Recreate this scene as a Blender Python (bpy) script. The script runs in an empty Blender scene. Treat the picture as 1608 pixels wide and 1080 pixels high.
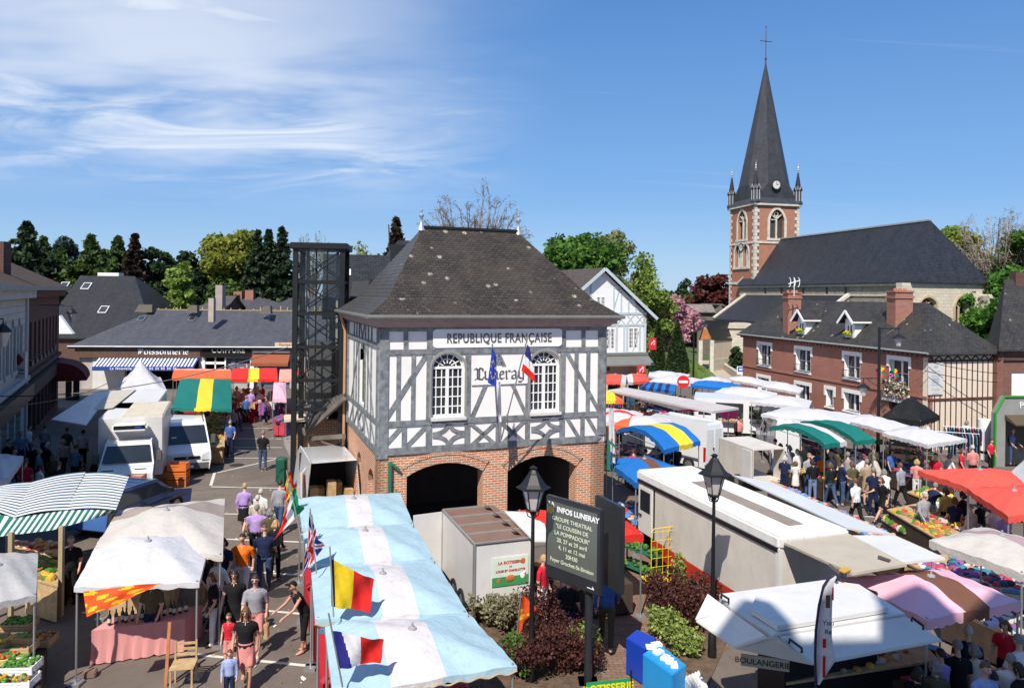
import bpy,bmesh,math,random
import numpy as np
from mathutils import Vector,Matrix
R=math.radians
scene=bpy.context.scene
COL=scene.collection
# camera, world, sun, exposure
FX,HX,HY,ROLL,CH=1152.0,804.0,463.0,0.0127,8.0
cam_d=bpy.data.cameras.new('camera')
cam=bpy.data.objects.new('camera',cam_d);COL.objects.link(cam)
cam.location=(0,0,CH)
cam.rotation_euler=(Matrix.Rotation(R(90),3,'X')@Matrix.Rotation(ROLL,3,'Z')).to_euler()
cam_d.sensor_width=36.0
cam_d.lens=36.0*FX/1608.0
cam_d.shift_y=-(540-HY)/1608.0
cam_d.clip_start=0.2;cam_d.clip_end=5000
scene.camera=cam
scene.view_settings.view_transform='Standard'
scene.view_settings.look='None'
scene.view_settings.exposure=0.38
scene.view_settings.gamma=1.0
SUN_H=Vector((-0.30,-0.954)).normalized();SUN_EL=R(50)
sun_vec=Vector((SUN_H.x*math.cos(SUN_EL),SUN_H.y*math.cos(SUN_EL),math.sin(SUN_EL)))
sd=bpy.data.lights.new('sun','SUN');sd.energy=4.9;sd.angle=R(0.5);sd.color=(1.0,0.93,0.83)
so=bpy.data.objects.new('sun',sd);COL.objects.link(so)
so.rotation_euler=sun_vec.to_track_quat('Z','Y').to_euler();so.location=sun_vec*60
world=bpy.data.worlds.new('World');scene.world=world;world.use_nodes=True
def build_world():
 nt=world.node_tree;nt.nodes.clear();N=nt.nodes.new;L=nt.links.new
 out=N('ShaderNodeOutputWorld');bg=N('ShaderNodeBackground');bg.inputs[1].default_value=0.09
 sky=N('ShaderNodeTexSky');sky.sky_type='NISHITA';sky.sun_disc=False
 sky.sun_elevation=SUN_EL;sky.sun_rotation=math.atan2(SUN_H.x,SUN_H.y)
 sky.air_density=1.0;sky.dust_density=0.35;sky.ozone_density=1.2;sky.altitude=100
 tc=N('ShaderNodeTexCoord')
 sep=N('ShaderNodeSeparateXYZ');L(tc.outputs['Generated'],sep.inputs[0])
 zc=N('ShaderNodeMath');zc.operation='ADD';L(sep.outputs[2],zc.inputs[0]);zc.inputs[1].default_value=0.12
 dx=N('ShaderNodeMath');dx.operation='DIVIDE';L(sep.outputs[0],dx.inputs[0]);L(zc.outputs[0],dx.inputs[1])
 dy=N('ShaderNodeMath');dy.operation='DIVIDE';L(sep.outputs[1],dy.inputs[0]);L(zc.outputs[0],dy.inputs[1])
 cb=N('ShaderNodeCombineXYZ');L(dx.outputs[0],cb.inputs[0]);L(dy.outputs[0],cb.inputs[1])
 def noise(scale,stretch,rot,det,off=(0,0,0),dist=0.0,rough=.6):
  mp=N('ShaderNodeMapping');mp.inputs['Scale'].default_value=stretch;mp.inputs['Rotation'].default_value=(0,0,rot)
  mp.inputs['Location'].default_value=off;L(cb.outputs[0],mp.inputs[0])
  n=N('ShaderNodeTexNoise');n.inputs['Scale'].default_value=scale;n.inputs['Detail'].default_value=det
  n.inputs['Roughness'].default_value=rough;n.inputs['Distortion'].default_value=dist;L(mp.outputs[0],n.inputs['Vector'])
  return n.outputs['Fac']
 def ramp(src,p0,p1):
  r=N('ShaderNodeMapRange');r.interpolation_type='SMOOTHSTEP';L(src,r.inputs[0])
  r.inputs[1].default_value=p0;r.inputs[2].default_value=p1;return r.outputs[0]
 def mul(a,b):
  m=N('ShaderNodeMath');m.operation='MULTIPLY'
  for i,x in enumerate((a,b)):
   if isinstance(x,float):m.inputs[i].default_value=x
   else:L(x,m.inputs[i])
  return m.outputs[0]
 def mx(a,b):
  m=N('ShaderNodeMath');m.operation='MAXIMUM';L(a,m.inputs[0]);L(b,m.inputs[1]);return m.outputs[0]
 fine=ramp(noise(1.3,(0.8,1.75,1),R(14),9,dist=.9,rough=.56),.36,.76)
 soft=ramp(noise(.75,(0.8,1.6,1),R(10),4,(3.1,1.2,0),dist=.3),.34,.66)
 left=ramp(dx.outputs[0],0.22,-.95)
 high=ramp(sep.outputs[2],.09,.20)
 wisp=ramp(noise(3.2,(0.55,2.6,1),R(16),10,(1,5,0),dist=1.1,rough=.68),.40,.66)
 bank=mul(mul(mx(mx(mul(fine,.95),mul(mul(soft,wisp),.6)),mul(soft,.6)),left),high)
 st=ramp(noise(.9,(.35,3.2,1),R(-14),7,(7.7,2.3,0),dist=.4),.60,.80)
 streak=mul(mul(st,ramp(sep.outputs[2],.06,.16)),.34)
 cover=mx(bank,streak)
 gr=N('ShaderNodeValToRGB');L(sep.outputs[2],gr.inputs[0]);e=gr.color_ramp.elements;e.new(.13)
 for k,(p_,c_)in enumerate(((0,(3.7,5.1,6.9)),(.13,(1.75,3.5,6.5)),(.42,(.62,2.0,5.0)))):e[k].position=p_;e[k].color=(*[x/7 for x in c_],1)
 sc=N('ShaderNodeMix');sc.data_type='RGBA';sc.blend_type='MULTIPLY';sc.inputs[0].default_value=1;L(gr.outputs[0],sc.inputs[6]);sc.inputs[7].default_value=(7.4,7.4,7.6,1)
 mixc=N('ShaderNodeMix');mixc.data_type='RGBA'
 tint=N('ShaderNodeMix');tint.data_type='RGBA';tint.blend_type='MULTIPLY';tint.inputs[0].default_value=1
 L(sky.outputs[0],tint.inputs[6]);tint.inputs[7].default_value=(0.74,0.99,1.16,1)
 bl=N('ShaderNodeMix');bl.data_type='RGBA';bl.inputs[0].default_value=.78;L(tint.outputs[2],bl.inputs[6]);L(sc.outputs[2],bl.inputs[7])
 L(cover,mixc.inputs[0]);L(bl.outputs[2],mixc.inputs[6]);mixc.inputs[7].default_value=(8.4,8.7,9.2,1)
 L(mixc.outputs[2],bg.inputs[0]);L(bg.outputs[0],out.inputs[0])
build_world()
# where a point of the place is, from its bearing
def ab(u,v):
 du,dv=u-HX,v-HY
 return(du+dv*ROLL)/FX,(dv-du*ROLL)/FX
def G(u,v,z=0.0):
 a,b=ab(u,v);Y=(CH-z)/b
 return Vector((a*Y,Y,z))
def D(u,v,Y):
 a,b=ab(u,v);return Vector((a*Y,Y,CH-b*Y))
def face_sz(O,e,u,v):
 a,b=ab(u,v)
 Y=(O[0]*e[1]-O[1]*e[0])/(a*e[1]-e[0])
 s=(a*Y-O[0])*e[0]+(Y-O[1])*e[1]
 return s,CH-b*Y
# objects
def tag(o,label=None,cat=None,group=None,kind=None):
 if label:o['label']=label
 if cat:o['category']=cat
 if group:o['group']=group
 if kind:o['kind']=kind
 return o
def empty(name,loc=(0,0,0),rz=0.0,label=None,cat=None,group=None,kind=None,parent=None):
 o=bpy.data.objects.new(name,None);COL.objects.link(o);o.location=loc;o.rotation_euler=(0,0,rz)
 o.empty_display_size=.2
 if parent:o.parent=parent
 return tag(o,label,cat,group,kind)
def copy_tree(o,parent=None):
 c=o.copy();COL.objects.link(c)
 if parent:c.parent=parent
 for ch in list(o.children):copy_tree(ch,c)
 return c
IN_PLACE=[False]
def root_inv(parent):
 if not(IN_PLACE[0]and parent):return None
 while parent.parent:parent=parent.parent
 if parent.type!='EMPTY':return None
 return(Matrix.Translation(parent.location)@Matrix.Rotation(parent.rotation_euler.z,4,'Z')).inverted()
class MB:
 def __init__(s):s.v=[];s.f=[];s.m=[];s.uv={}
 def add(s,vs,fs,mi=0):
  o=len(s.v);s.v+=[tuple(p)for p in vs]
  for f in fs:s.f.append([i+o for i in f]);s.m.append(mi)
  return s
 def quad(s,a,b,c,d,mi=0):return s.add([a,b,c,d],[(0,1,2,3)],mi)
 def poly(s,pts,mi=0):return s.add(pts,[tuple(range(len(pts)))],mi)
 def box(s,x0,x1,y0,y1,z0,z1,mi=0):
  vs=[(x,y,z)for z in(z0,z1)for y in(y0,y1)for x in(x0,x1)]
  return s.add(vs,[(0,2,3,1),(4,5,7,6),(0,1,5,4),(2,6,7,3),(0,4,6,2),(1,3,7,5)],mi)
 def beam(s,p,q,w,d,up=(0,0,1),mi=0):
  p,q,up=Vector(p),Vector(q),Vector(up);t=(q-p).normalized()
  a=t.cross(up)
  if a.length<1e-4:a=t.cross(Vector((1,0,0)))
  a.normalize();b=a.cross(t).normalized();a*=w/2;b*=d/2
  vs=[p-a-b,p+a-b,p+a+b,p-a+b,q-a-b,q+a-b,q+a+b,q-a+b]
  return s.add(vs,[(0,3,2,1),(4,5,6,7),(0,1,5,4),(1,2,6,5),(2,3,7,6),(3,0,4,7)],mi)
 def tube(s,pts,r,n=8,mi=0,cap=True):
  pts=[Vector(p)for p in pts]
  rs=r if isinstance(r,(list,tuple))else[r]*len(pts)
  o=len(s.v);prev=None
  for i,p in enumerate(pts):
   t=(pts[min(i+1,len(pts)-1)]-pts[max(i-1,0)]).normalized()
   if prev is None:
    a=t.cross(Vector((0,0,1)))
    if a.length<1e-3:a=Vector((1,0,0))
   else:a=prev-t*prev.dot(t)
   a.normalize();b=t.cross(a).normalized();prev=a
   for k in range(n):
    th=2*math.pi*k/n;s.v.append(tuple(p+(a*math.cos(th)+b*math.sin(th))*rs[i]))
  for i in range(len(pts)-1):
   for k in range(n):
    k2=(k+1)%n
    s.f.append([o+i*n+k,o+i*n+k2,o+(i+1)*n+k2,o+(i+1)*n+k]);s.m.append(mi)
  if cap:
   s.f.append([o+k for k in range(n)][::-1]);s.m.append(mi)
   e=o+(len(pts)-1)*n;s.f.append([e+k for k in range(n)]);s.m.append(mi)
  return s
 def lathe(s,prof,c=(0,0,0),n=16,mi=0):
  o=len(s.v)
  for r,z in prof:
   for k in range(n):
    th=2*math.pi*k/n;s.v.append((c[0]+r*math.cos(th),c[1]+r*math.sin(th),c[2]+z))
  for i in range(len(prof)-1):
   for k in range(n):
    k2=(k+1)%n
    s.f.append([o+i*n+k,o+i*n+k2,o+(i+1)*n+k2,o+(i+1)*n+k]);s.m.append(mi)
  s.f.append([o+k for k in range(n)][::-1]);s.m.append(mi)
  e=o+(len(prof)-1)*n;s.f.append([e+k for k in range(n)]);s.m.append(mi)
  return s
 def prism(s,pts,ax,mi=0):
  n=len(pts);ax=Vector(ax);vs=[Vector(p)for p in pts];vs=vs+[p+ax for p in vs]
  fs=[tuple(range(n))[::-1],tuple(range(n,2*n))]+[(i,(i+1)%n,n+(i+1)%n,n+i)for i in range(n)]
  return s.add(vs,fs,mi)
 def ball(s,c,r,n=8,m=6,mi=0,sc=(1,1,1)):
  o=len(s.v)
  for i in range(m+1):
   ph=math.pi*(i+.02 if i==0 else(i-.02 if i==m else i))/m
   for k in range(n):
    th=2*math.pi*k/n
    s.v.append((c[0]+r*sc[0]*math.sin(ph)*math.cos(th),c[1]+r*sc[1]*math.sin(ph)*math.sin(th),c[2]+r*sc[2]*math.cos(ph)))
  for i in range(m):
   for k in range(n):
    k2=(k+1)%n
    s.f.append([o+i*n+k,o+(i+1)*n+k,o+(i+1)*n+k2,o+i*n+k2]);s.m.append(mi)
  return s
 def build(s,name,mats,parent=None,smooth=False,bevel=0.0,fix=True,loc=None):
  me=bpy.data.meshes.new(name)
  me.from_pydata(s.v,[],s.f)
  if not isinstance(mats,(list,tuple)):mats=[mats]
  for m in mats:me.materials.append(m)
  me.polygons.foreach_set('material_index',s.m)
  ri=root_inv(parent)
  if ri is not None:me.transform(ri)
  me.update()
  if fix or bevel:
   bm=bmesh.new();bm.from_mesh(me)
   if bevel:
    bmesh.ops.remove_doubles(bm,verts=bm.verts,dist=1e-5)
    bmesh.ops.bevel(bm,geom=[e for e in bm.edges if len(e.link_faces)==2 and e.calc_face_angle(0)>R(30)],offset=bevel,segments=2,affect='EDGES',clamp_overlap=True)
   bmesh.ops.recalc_face_normals(bm,faces=bm.faces)
   bm.to_mesh(me);bm.free()
  metre_uv(me)
  if smooth:
   me.polygons.foreach_set('use_smooth',[True]*len(me.polygons))
   try:me.set_sharp_from_angle(angle=R(42))
   except Exception:pass
  o=bpy.data.objects.new(name,me);COL.objects.link(o)
  if parent:o.parent=parent
  if loc:o.location=loc
  return o
def metre_uv(me):
 n=len(me.polygons)
 if n==0:return
 uvl=me.uv_layers.new(name='UVMap')
 nl=len(me.loops)
 co=np.empty(len(me.vertices)*3,'f');me.vertices.foreach_get('co',co);co=co.reshape(-1,3)
 vi=np.empty(nl,'i');me.loops.foreach_get('vertex_index',vi)
 no=np.empty(n*3,'f');me.polygons.foreach_get('normal',no);no=no.reshape(-1,3)
 lt=np.empty(n,'i');me.polygons.foreach_get('loop_total',lt)
 pl=np.repeat(np.arange(n),lt)
 t=np.stack([-no[:,1],no[:,0],np.zeros(n)],1);L=np.linalg.norm(t,axis=1)
 flat=L<.05
 t[flat]=(1,0,0);L[flat]=1;t/=L[:,None]
 w=np.cross(no,t)
 p=co[vi];uv=np.stack([(p*t[pl]).sum(1),(p*w[pl]).sum(1)],1).astype('f')
 uvl.data.foreach_set('uv',uv.ravel())
class Face:
 def __init__(f,o,e):f.o=Vector((o[0],o[1],0));f.e=Vector((e[0],e[1],0)).normalized();f.n=Vector((f.e.y,-f.e.x,0))
 def p(f,s,d,z):return f.o+f.e*s+f.n*d+Vector((0,0,z))
def fbox(mb,F,s0,s1,d0,d1,z0,z1,mi=0):
 vs=[F.p(s,d,z)for z in(z0,z1)for d in(d0,d1)for s in(s0,s1)]
 mb.add(vs,[(0,1,3,2),(4,6,7,5),(0,4,5,1),(2,3,7,6),(0,2,6,4),(1,5,7,3)],mi)
def fbar(mb,F,p,q,w,d0,d1,mi=0,cut=None):
 a=Vector((q[0]-p[0],q[1]-p[1]));L=a.length;a/=L;nx=Vector((-a.y,a.x))*w/2
 pts=[(p[0]+nx.x,p[1]+nx.y),(p[0]-nx.x,p[1]-nx.y),(q[0]-nx.x,q[1]-nx.y),(q[0]+nx.x,q[1]+nx.y)]
 mb.prism([F.p(s,d0,z)for s,z in pts],F.n*(d1-d0),mi)
def arch_top(op,s):
 s0,s1,zb,zt,rise=op[:5];kind=op[5]if len(op)>5 else 'seg'
 if rise<=0:return zt
 x=abs(s-(s0+s1)/2)/((s1-s0)/2);x=min(1,x)
 if kind=='gothic':return zt+rise*(1-x**1.75)**.72 if x<1 else zt
 w=(s1-s0)/2;r=(w*w+rise*rise)/(2*rise)
 return zt+math.sqrt(max(0,r*r-(x*w)**2))-(r-rise)
def wall(mb,F,s0,s1,z0,z1,ops=(),depth=.3,mi=0,mr=None,back=True,top=None):
 """wall with real openings (s0,s1,zb,zt,rise,kind); top(s) may shape its upper edge"""
 mr=mi if mr is None else mr
 cuts={s0,s1}
 for op in ops:
  n=14 if op[4]>0 else 1
  for i in range(n+1):cuts.add(op[0]+(op[1]-op[0])*i/n)
 if top:
  for c in top[1]:cuts.add(c)
 cuts=sorted(c for c in cuts if s0-1e-6<=c<=s1+1e-6)
 tz=(lambda s:top[0](s))if top else(lambda s:z1)
 for a,b in zip(cuts[:-1],cuts[1:]):
  if b-a<1e-5:continue
  m=(a+b)/2;inner=sorted([op for op in ops if op[0]<m<op[1]],key=lambda o:o[2])
  lo=(z0,z0)
  segs=[]
  for op in inner:
   segs.append((lo,(op[2],op[2])));lo=(arch_top(op,a),arch_top(op,b))
   mb.quad(F.p(a,0,op[2]),F.p(b,0,op[2]),F.p(b,-depth,op[2]),F.p(a,-depth,op[2]),mr)
   mb.quad(F.p(a,0,lo[0]),F.p(a,-depth,lo[0]),F.p(b,-depth,lo[1]),F.p(b,0,lo[1]),mr)
  segs.append((lo,(tz(a),tz(b))))
  for(l0,l1),(h0,h1)in segs:
   if max(h0-l0,h1-l1)<1e-4:continue
   mb.quad(F.p(a,0,l0),F.p(b,0,l1),F.p(b,0,h1),F.p(a,0,h0),mi)
   if back:mb.quad(F.p(a,-depth,l0),F.p(a,-depth,h0),F.p(b,-depth,h1),F.p(b,-depth,l1),mi)
 for op in ops:
  for s in(op[0],op[1]):
   if op[3]-op[2]>1e-4:mb.quad(F.p(s,0,op[2]),F.p(s,-depth,op[2]),F.p(s,-depth,op[3]),F.p(s,0,op[3]),mr)
 for s in(s0,s1):mb.quad(F.p(s,0,z0),F.p(s,-depth,z0),F.p(s,-depth,tz(s)),F.p(s,0,tz(s)),mi)
def window(F,op,inset,nx,nz,M_frame,M_glass,parent,bar=.05,name='window',leaves=2,trans=None,glassmi=None):
 """frame with glazing bars set back in an opening; pane is its sub-part"""
 s0,s1,zb,zt,rise=op[:5];mb=MB();g=MB();w=s1-s0;d0,d1=-inset,-inset+.06
 fw=bar*1.3
 fbox(mb,F,s0,s0+fw,d0,d1,zb,zt);fbox(mb,F,s1-fw,s1,d0,d1,zb,zt);fbox(mb,F,s0+fw,s1-fw,d0,d1,zb,zb+fw)
 fbox(mb,F,s0+fw,s1-fw,d0,d1+.01,zt-fw*.6,zt+fw*.6)
 for k in range(1,leaves):
  c=s0+w*k/leaves;fbox(mb,F,c-fw*.8,c+fw*.8,d0,d1+.005,zb+fw,zt-fw*.6)
 nn=nx*leaves
 for k in range(1,nn):
  if k%nx==0:continue
  c=s0+w*k/nn;fbox(mb,F,c-bar*.3,c+bar*.3,d0+.01,d1-.012,zb+fw,zt-fw*.6)
 for k in range(1,nz):
  z=zb+(zt-zb)*k/nz;fbox(mb,F,s0+fw,s1-fw,d0+.012,d1-.014,z-bar*.3,z+bar*.3)
 if rise>0:
  n=14;P=[(s0+w*i/n)for i in range(n+1)]
  for i in range(n):
   a,b=P[i],P[i+1];c=(s0+s1)/2
   f=lambda s:arch_top(op,s)
   q=lambda s:(c+(s-c)*(1-2*fw/w),zt+(f(s)-zt)*(1-fw/rise))
   (a2,za2),(b2,zb2)=q(a),q(b)
   mb.quad(F.p(a,d1,f(a)),F.p(b,d1,f(b)),F.p(b2,d1,zb2),F.p(a2,d1,za2))
   mb.quad(F.p(a2,d1,za2),F.p(b2,d1,zb2),F.p(b2,d0,zb2),F.p(a2,d0,za2))
   g.quad(F.p(a,d0+.02,zt),F.p(b,d0+.02,zt),F.p(b,d0+.02,f(b)),F.p(a,d0+.02,f(a)))
  c=(s0+s1)/2
  kind=op[5]if len(op)>5 else 'seg'
  if kind=='seg':
   for th in(30,60,90,120,150):
    x=math.cos(R(th))*w/2*.96;sx=c+x
    fbar(mb,F,(c+x*.28,zt+rise*.28*math.sin(R(th))),(sx,min(arch_top(op,sx),zt+rise*math.sin(R(th)))),bar*.6,d0+.01,d1-.012)
   for k in range(8):
    t0,t1=math.pi*k/8,math.pi*(k+1)/8
    fbar(mb,F,(c+math.cos(t0)*w*.28,zt+rise*.56*math.sin(t0)),(c+math.cos(t1)*w*.28,zt+rise*.56*math.sin(t1)),bar*.55,d0+.01,d1-.014)
 g.quad(F.p(s0+.01,d0+.02,zb+.01),F.p(s1-.01,d0+.02,zb+.01),F.p(s1-.01,d0+.02,zt),F.p(s0+.01,d0+.02,zt))
 o=mb.build(name,M_frame,parent);g.build('pane',M_glass,o,fix=False)
 return o
# materials
MATS={}
def new_mat(name):
 m=bpy.data.materials.new(name);m.use_nodes=True;nt=m.node_tree
 b=nt.nodes['Principled BSDF'];return m,nt,nt.nodes.new,nt.links.new,b
def _vec(N,L,mode,scale=(1,1,1),loc=(0,0,0)):
 tc=N('ShaderNodeTexCoord');mp=N('ShaderNodeMapping');mp.inputs['Scale'].default_value=scale;mp.inputs['Location'].default_value=loc
 L(tc.outputs[mode],mp.inputs[0]);return mp.outputs[0]
def _noise(N,L,vec,scale,det=4,rough=.6):
 n=N('ShaderNodeTexNoise');n.inputs['Scale'].default_value=scale;n.inputs['Detail'].default_value=det;n.inputs['Roughness'].default_value=rough
 L(vec,n.inputs['Vector']);return n.outputs['Fac']
def _ramp(N,L,src,a,b,lo=0.,hi=1.):
 r=N('ShaderNodeMapRange');L(src,r.inputs[0]);r.inputs[1].default_value=a;r.inputs[2].default_value=b
 r.inputs[3].default_value=lo;r.inputs[4].default_value=hi;return r.outputs[0]
def _mix(N,L,fac,a,b,mode='MIX'):
 m=N('ShaderNodeMix');m.data_type='RGBA';m.blend_type=mode
 for i,x in((0,fac),(6,a),(7,b)):
  if isinstance(x,(int,float)):m.inputs[i].default_value=x
  elif isinstance(x,tuple):m.inputs[i].default_value=(*x[:3],1)
  else:L(x,m.inputs[i])
 return m.outputs[2]
def _bump(N,L,b,h,strength=.3,dist=.01):
 bp=N('ShaderNodeBump');bp.inputs['Strength'].default_value=strength;bp.inputs['Distance'].default_value=dist
 L(h,bp.inputs['Height']);L(bp.outputs[0],b.inputs['Normal'])
def plain(name,col,rough=.6,metal=0.,var=.12,vs=1.5,bump=0.,spec=.4,dirt=None,coat=0.):
 """painted/plain surface with uneven tone, faint dirt"""
 key=(name,)
 if key in MATS:return MATS[key]
 m,nt,N,L,b=new_mat(name)
 v=_vec(N,L,'Object');n1=_noise(N,L,v,vs,5)
 c=_mix(N,L,_ramp(N,L,n1,.35,.7),tuple(x*(1-var)for x in col),tuple(min(1,x*(1+var*.5))for x in col))
 if dirt:
  n2=_noise(N,L,_vec(N,L,'Object',(1,1,.35),(5,3,1)),vs*2.3,8,.7)
  c=_mix(N,L,_ramp(N,L,n2,.52,.78,0,dirt[1]),c,dirt[0])
 L(c,b.inputs['Base Color']);b.inputs['Roughness'].default_value=rough;b.inputs['Metallic'].default_value=metal
 b.inputs['Specular IOR Level'].default_value=spec;b.inputs['Coat Weight'].default_value=coat;b.inputs['Coat Roughness'].default_value=.08
 if bump:_bump(N,L,b,_noise(N,L,v,vs*14,3),bump,.01)
 MATS[key]=m;return m
def brick(name,c1,c2,mortar,w=.23,h=.075,ms=.012,rough=.85,blotch=(.1,.05,.03),bl=.25,vertical=False,warp=0.):
 key=(name,)
 if key in MATS:return MATS[key]
 m,nt,N,L,b=new_mat(name)
 tc=N('ShaderNodeTexCoord');mp=N('ShaderNodeMapping');L(tc.outputs['UV'],mp.inputs[0])
 if vertical:mp.inputs['Rotation'].default_value=(0,0,R(90))
 t=N('ShaderNodeTexBrick');L(mp.outputs[0],t.inputs['Vector']);t.inputs['Scale'].default_value=1
 t.inputs['Brick Width'].default_value=w;t.inputs['Row Height'].default_value=h;t.inputs['Mortar Size'].default_value=ms
 t.inputs['Mortar Smooth'].default_value=.2;t.inputs['Bias'].default_value=-.1
 t.inputs['Color1'].default_value=(*c1,1);t.inputs['Color2'].default_value=(*c2,1);t.inputs['Mortar'].default_value=(*mortar,1)
 n=_noise(N,L,mp.outputs[0],1.1,6);n2=_noise(N,L,mp.outputs[0],7,5)
 c=_mix(N,L,_ramp(N,L,n,.5,.8,0,bl),t.outputs['Color'],blotch)
 c=_mix(N,L,.5,c,_mix(N,L,n2,(.55,.55,.55),(1.3,1.3,1.3)),'MULTIPLY')
 L(c,b.inputs['Base Color']);b.inputs['Roughness'].default_value=rough;b.inputs['Specular IOR Level'].default_value=.2
 _bump(N,L,b,_ramp(N,L,t.outputs['Fac'],0,1,1,0),.5,.012)
 MATS[key]=m;return m
def slate(name,c1,c2,w=.2,h=.14,lichen=0.,rough=.55,tint=(.1,.09,.06),tn=.3,spots=0.):
 key=(name,)
 if key in MATS:return MATS[key]
 m,nt,N,L,b=new_mat(name)
 tc=N('ShaderNodeTexCoord');uv=tc.outputs['UV']
 t=N('ShaderNodeTexBrick');L(uv,t.inputs['Vector']);t.inputs['Scale'].default_value=1
 t.inputs['Brick Width'].default_value=w;t.inputs['Row Height'].default_value=h;t.inputs['Mortar Size'].default_value=.010
 t.inputs['Color1'].default_value=(*c1,1);t.inputs['Color2'].default_value=(*c2,1);t.inputs['Mortar'].default_value=tuple(x*.3 for x in c1)+(1,)
 n=_noise(N,L,uv,.7,8,.7)
 mp=N('ShaderNodeMapping');mp.inputs['Scale'].default_value=(1.6,.16,1);L(uv,mp.inputs[0])
 st=_noise(N,L,mp.outputs[0],1.6,5,.6)
 c=_mix(N,L,_ramp(N,L,n,.42,.75,0,tn),t.outputs['Color'],tint)
 c=_mix(N,L,.55,c,_mix(N,L,st,(.45,.45,.45),(1.6,1.6,1.6)),'MULTIPLY')
 if lichen:
  vo=N('ShaderNodeTexVoronoi');vo.inputs['Scale'].default_value=1.9;L(uv,vo.inputs['Vector'])
  ring=_ramp(N,L,vo.outputs['Distance'],.20,.11);sp=N('ShaderNodeSeparateColor');L(vo.outputs['Color'],sp.inputs[0])
  gate=_ramp(N,L,sp.outputs[0],1-lichen,1-lichen+.02);mu=N('ShaderNodeMath');mu.operation='MULTIPLY';L(ring,mu.inputs[0]);L(gate,mu.inputs[1])
  n3=_noise(N,L,uv,22,3);mu2=N('ShaderNodeMath');mu2.operation='MULTIPLY';L(mu.outputs[0],mu2.inputs[0]);L(_ramp(N,L,n3,.42,.55),mu2.inputs[1])
  c=_mix(N,L,mu2.outputs[0],c,(.42,.40,.33))
 L(c,b.inputs['Base Color']);b.inputs['Roughness'].default_value=rough;b.inputs['Specular IOR Level'].default_value=.2
 _bump(N,L,b,_ramp(N,L,t.outputs['Fac'],0,1,1,0),.6,.02)
 MATS[key]=m;return m
def leafy(name,cols,trans=.35):
 key=(name,)
 if key in MATS:return MATS[key]
 m,nt,N,L,b=new_mat(name)
 g=N('ShaderNodeNewGeometry');r=N('ShaderNodeValToRGB');L(g.outputs['Random Per Island'],r.inputs[0])
 el=r.color_ramp.elements
 while len(el)<len(cols):el.new(.5)
 for i,c in enumerate(cols):el[i].position=i/(len(cols)-1);el[i].color=(*c,1)
 nz=_noise(N,L,_vec(N,L,'Object'),.6,3)
 c=_mix(N,L,.6,r.outputs[0],_mix(N,L,nz,(.5,.5,.5),(1.5,1.5,1.5)),'MULTIPLY')
 L(c,b.inputs['Base Color']);b.inputs['Roughness'].default_value=.6;b.inputs['Specular IOR Level'].default_value=.25
 t=N('ShaderNodeBsdfTranslucent');L(c,t.inputs[0]);mx=N('ShaderNodeMixShader');mx.inputs[0].default_value=trans
 out=nt.nodes['Material Output'];L(b.outputs[0],mx.inputs[1]);L(t.outputs[0],mx.inputs[2]);L(mx.outputs[0],out.inputs[0])
 MATS[key]=m;return m
def cloth(name,col,trans=.12,dirt=.15,rough=.75):
 key=(name,)
 if key in MATS:return MATS[key]
 m,nt,N,L,b=new_mat(name)
 v=_vec(N,L,'Object');n=_noise(N,L,v,1.3,6);n2=_noise(N,L,v,5,5,.7)
 c=_mix(N,L,_ramp(N,L,n,.45,.8,0,dirt),col,tuple(x*.62 for x in col))
 c=_mix(N,L,_ramp(N,L,n2,.58,.8,0,dirt*1.6),c,(.30,.28,.24))
 L(c,b.inputs['Base Color']);b.inputs['Roughness'].default_value=rough;b.inputs['Specular IOR Level'].default_value=.25
 _bump(N,L,b,_noise(N,L,_vec(N,L,'Object',(1,1,1)),3.2,4),.6,.06)
 t=N('ShaderNodeBsdfTranslucent');L(c,t.inputs[0]);mx=N('ShaderNodeMixShader');mx.inputs[0].default_value=trans
 out=nt.nodes['Material Output'];L(b.outputs[0],mx.inputs[1]);L(t.outputs[0],mx.inputs[2]);L(mx.outputs[0],out.inputs[0])
 MATS[key]=m;return m
def glass(name,col=(.02,.025,.03),rough=.06):
 key=(name,)
 if key in MATS:return MATS[key]
 m,nt,N,L,b=new_mat(name)
 n=_noise(N,L,_vec(N,L,'Object'),.8,3)
 L(_mix(N,L,n,tuple(x*.5 for x in col),tuple(x*1.7 for x in col)),b.inputs['Base Color'])
 b.inputs['Roughness'].default_value=rough;b.inputs['Specular IOR Level'].default_value=.6
 MATS[key]=m;return m
def text_obj(name,body,size,M,parent,F=None,s=0,d=.02,z=0,mat=None,extrude=.01,align='CENTER',space=1.0,xs=1.0,bold=0.0):
 """lettering as a flat mesh on a Face (or at a matrix)"""
 cu=bpy.data.curves.new(name,'FONT');cu.body=body;cu.size=size;cu.extrude=extrude;cu.align_x=align;cu.align_y='CENTER'
 cu.space_character=space;cu.offset=bold
 t=bpy.data.objects.new(name,cu);COL.objects.link(t);bpy.context.view_layer.update()
 me=bpy.data.meshes.new_from_object(t.evaluated_get(bpy.context.evaluated_depsgraph_get()))
 bpy.data.objects.remove(t)
 me.materials.clear();me.materials.append(M)
 if mat is None:
  mat=Matrix.Identity(4);mat.col[0][:3]=F.e*xs;mat.col[1][:3]=(0,0,1);mat.col[2][:3]=F.n;mat.col[3][:3]=F.p(s,d,z)
 me.transform(mat)
 ri=root_inv(parent)
 if ri is not None:me.transform(ri)
 o=bpy.data.objects.new(name,me);COL.objects.link(o)
 if parent:o.parent=parent
 return o
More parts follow.
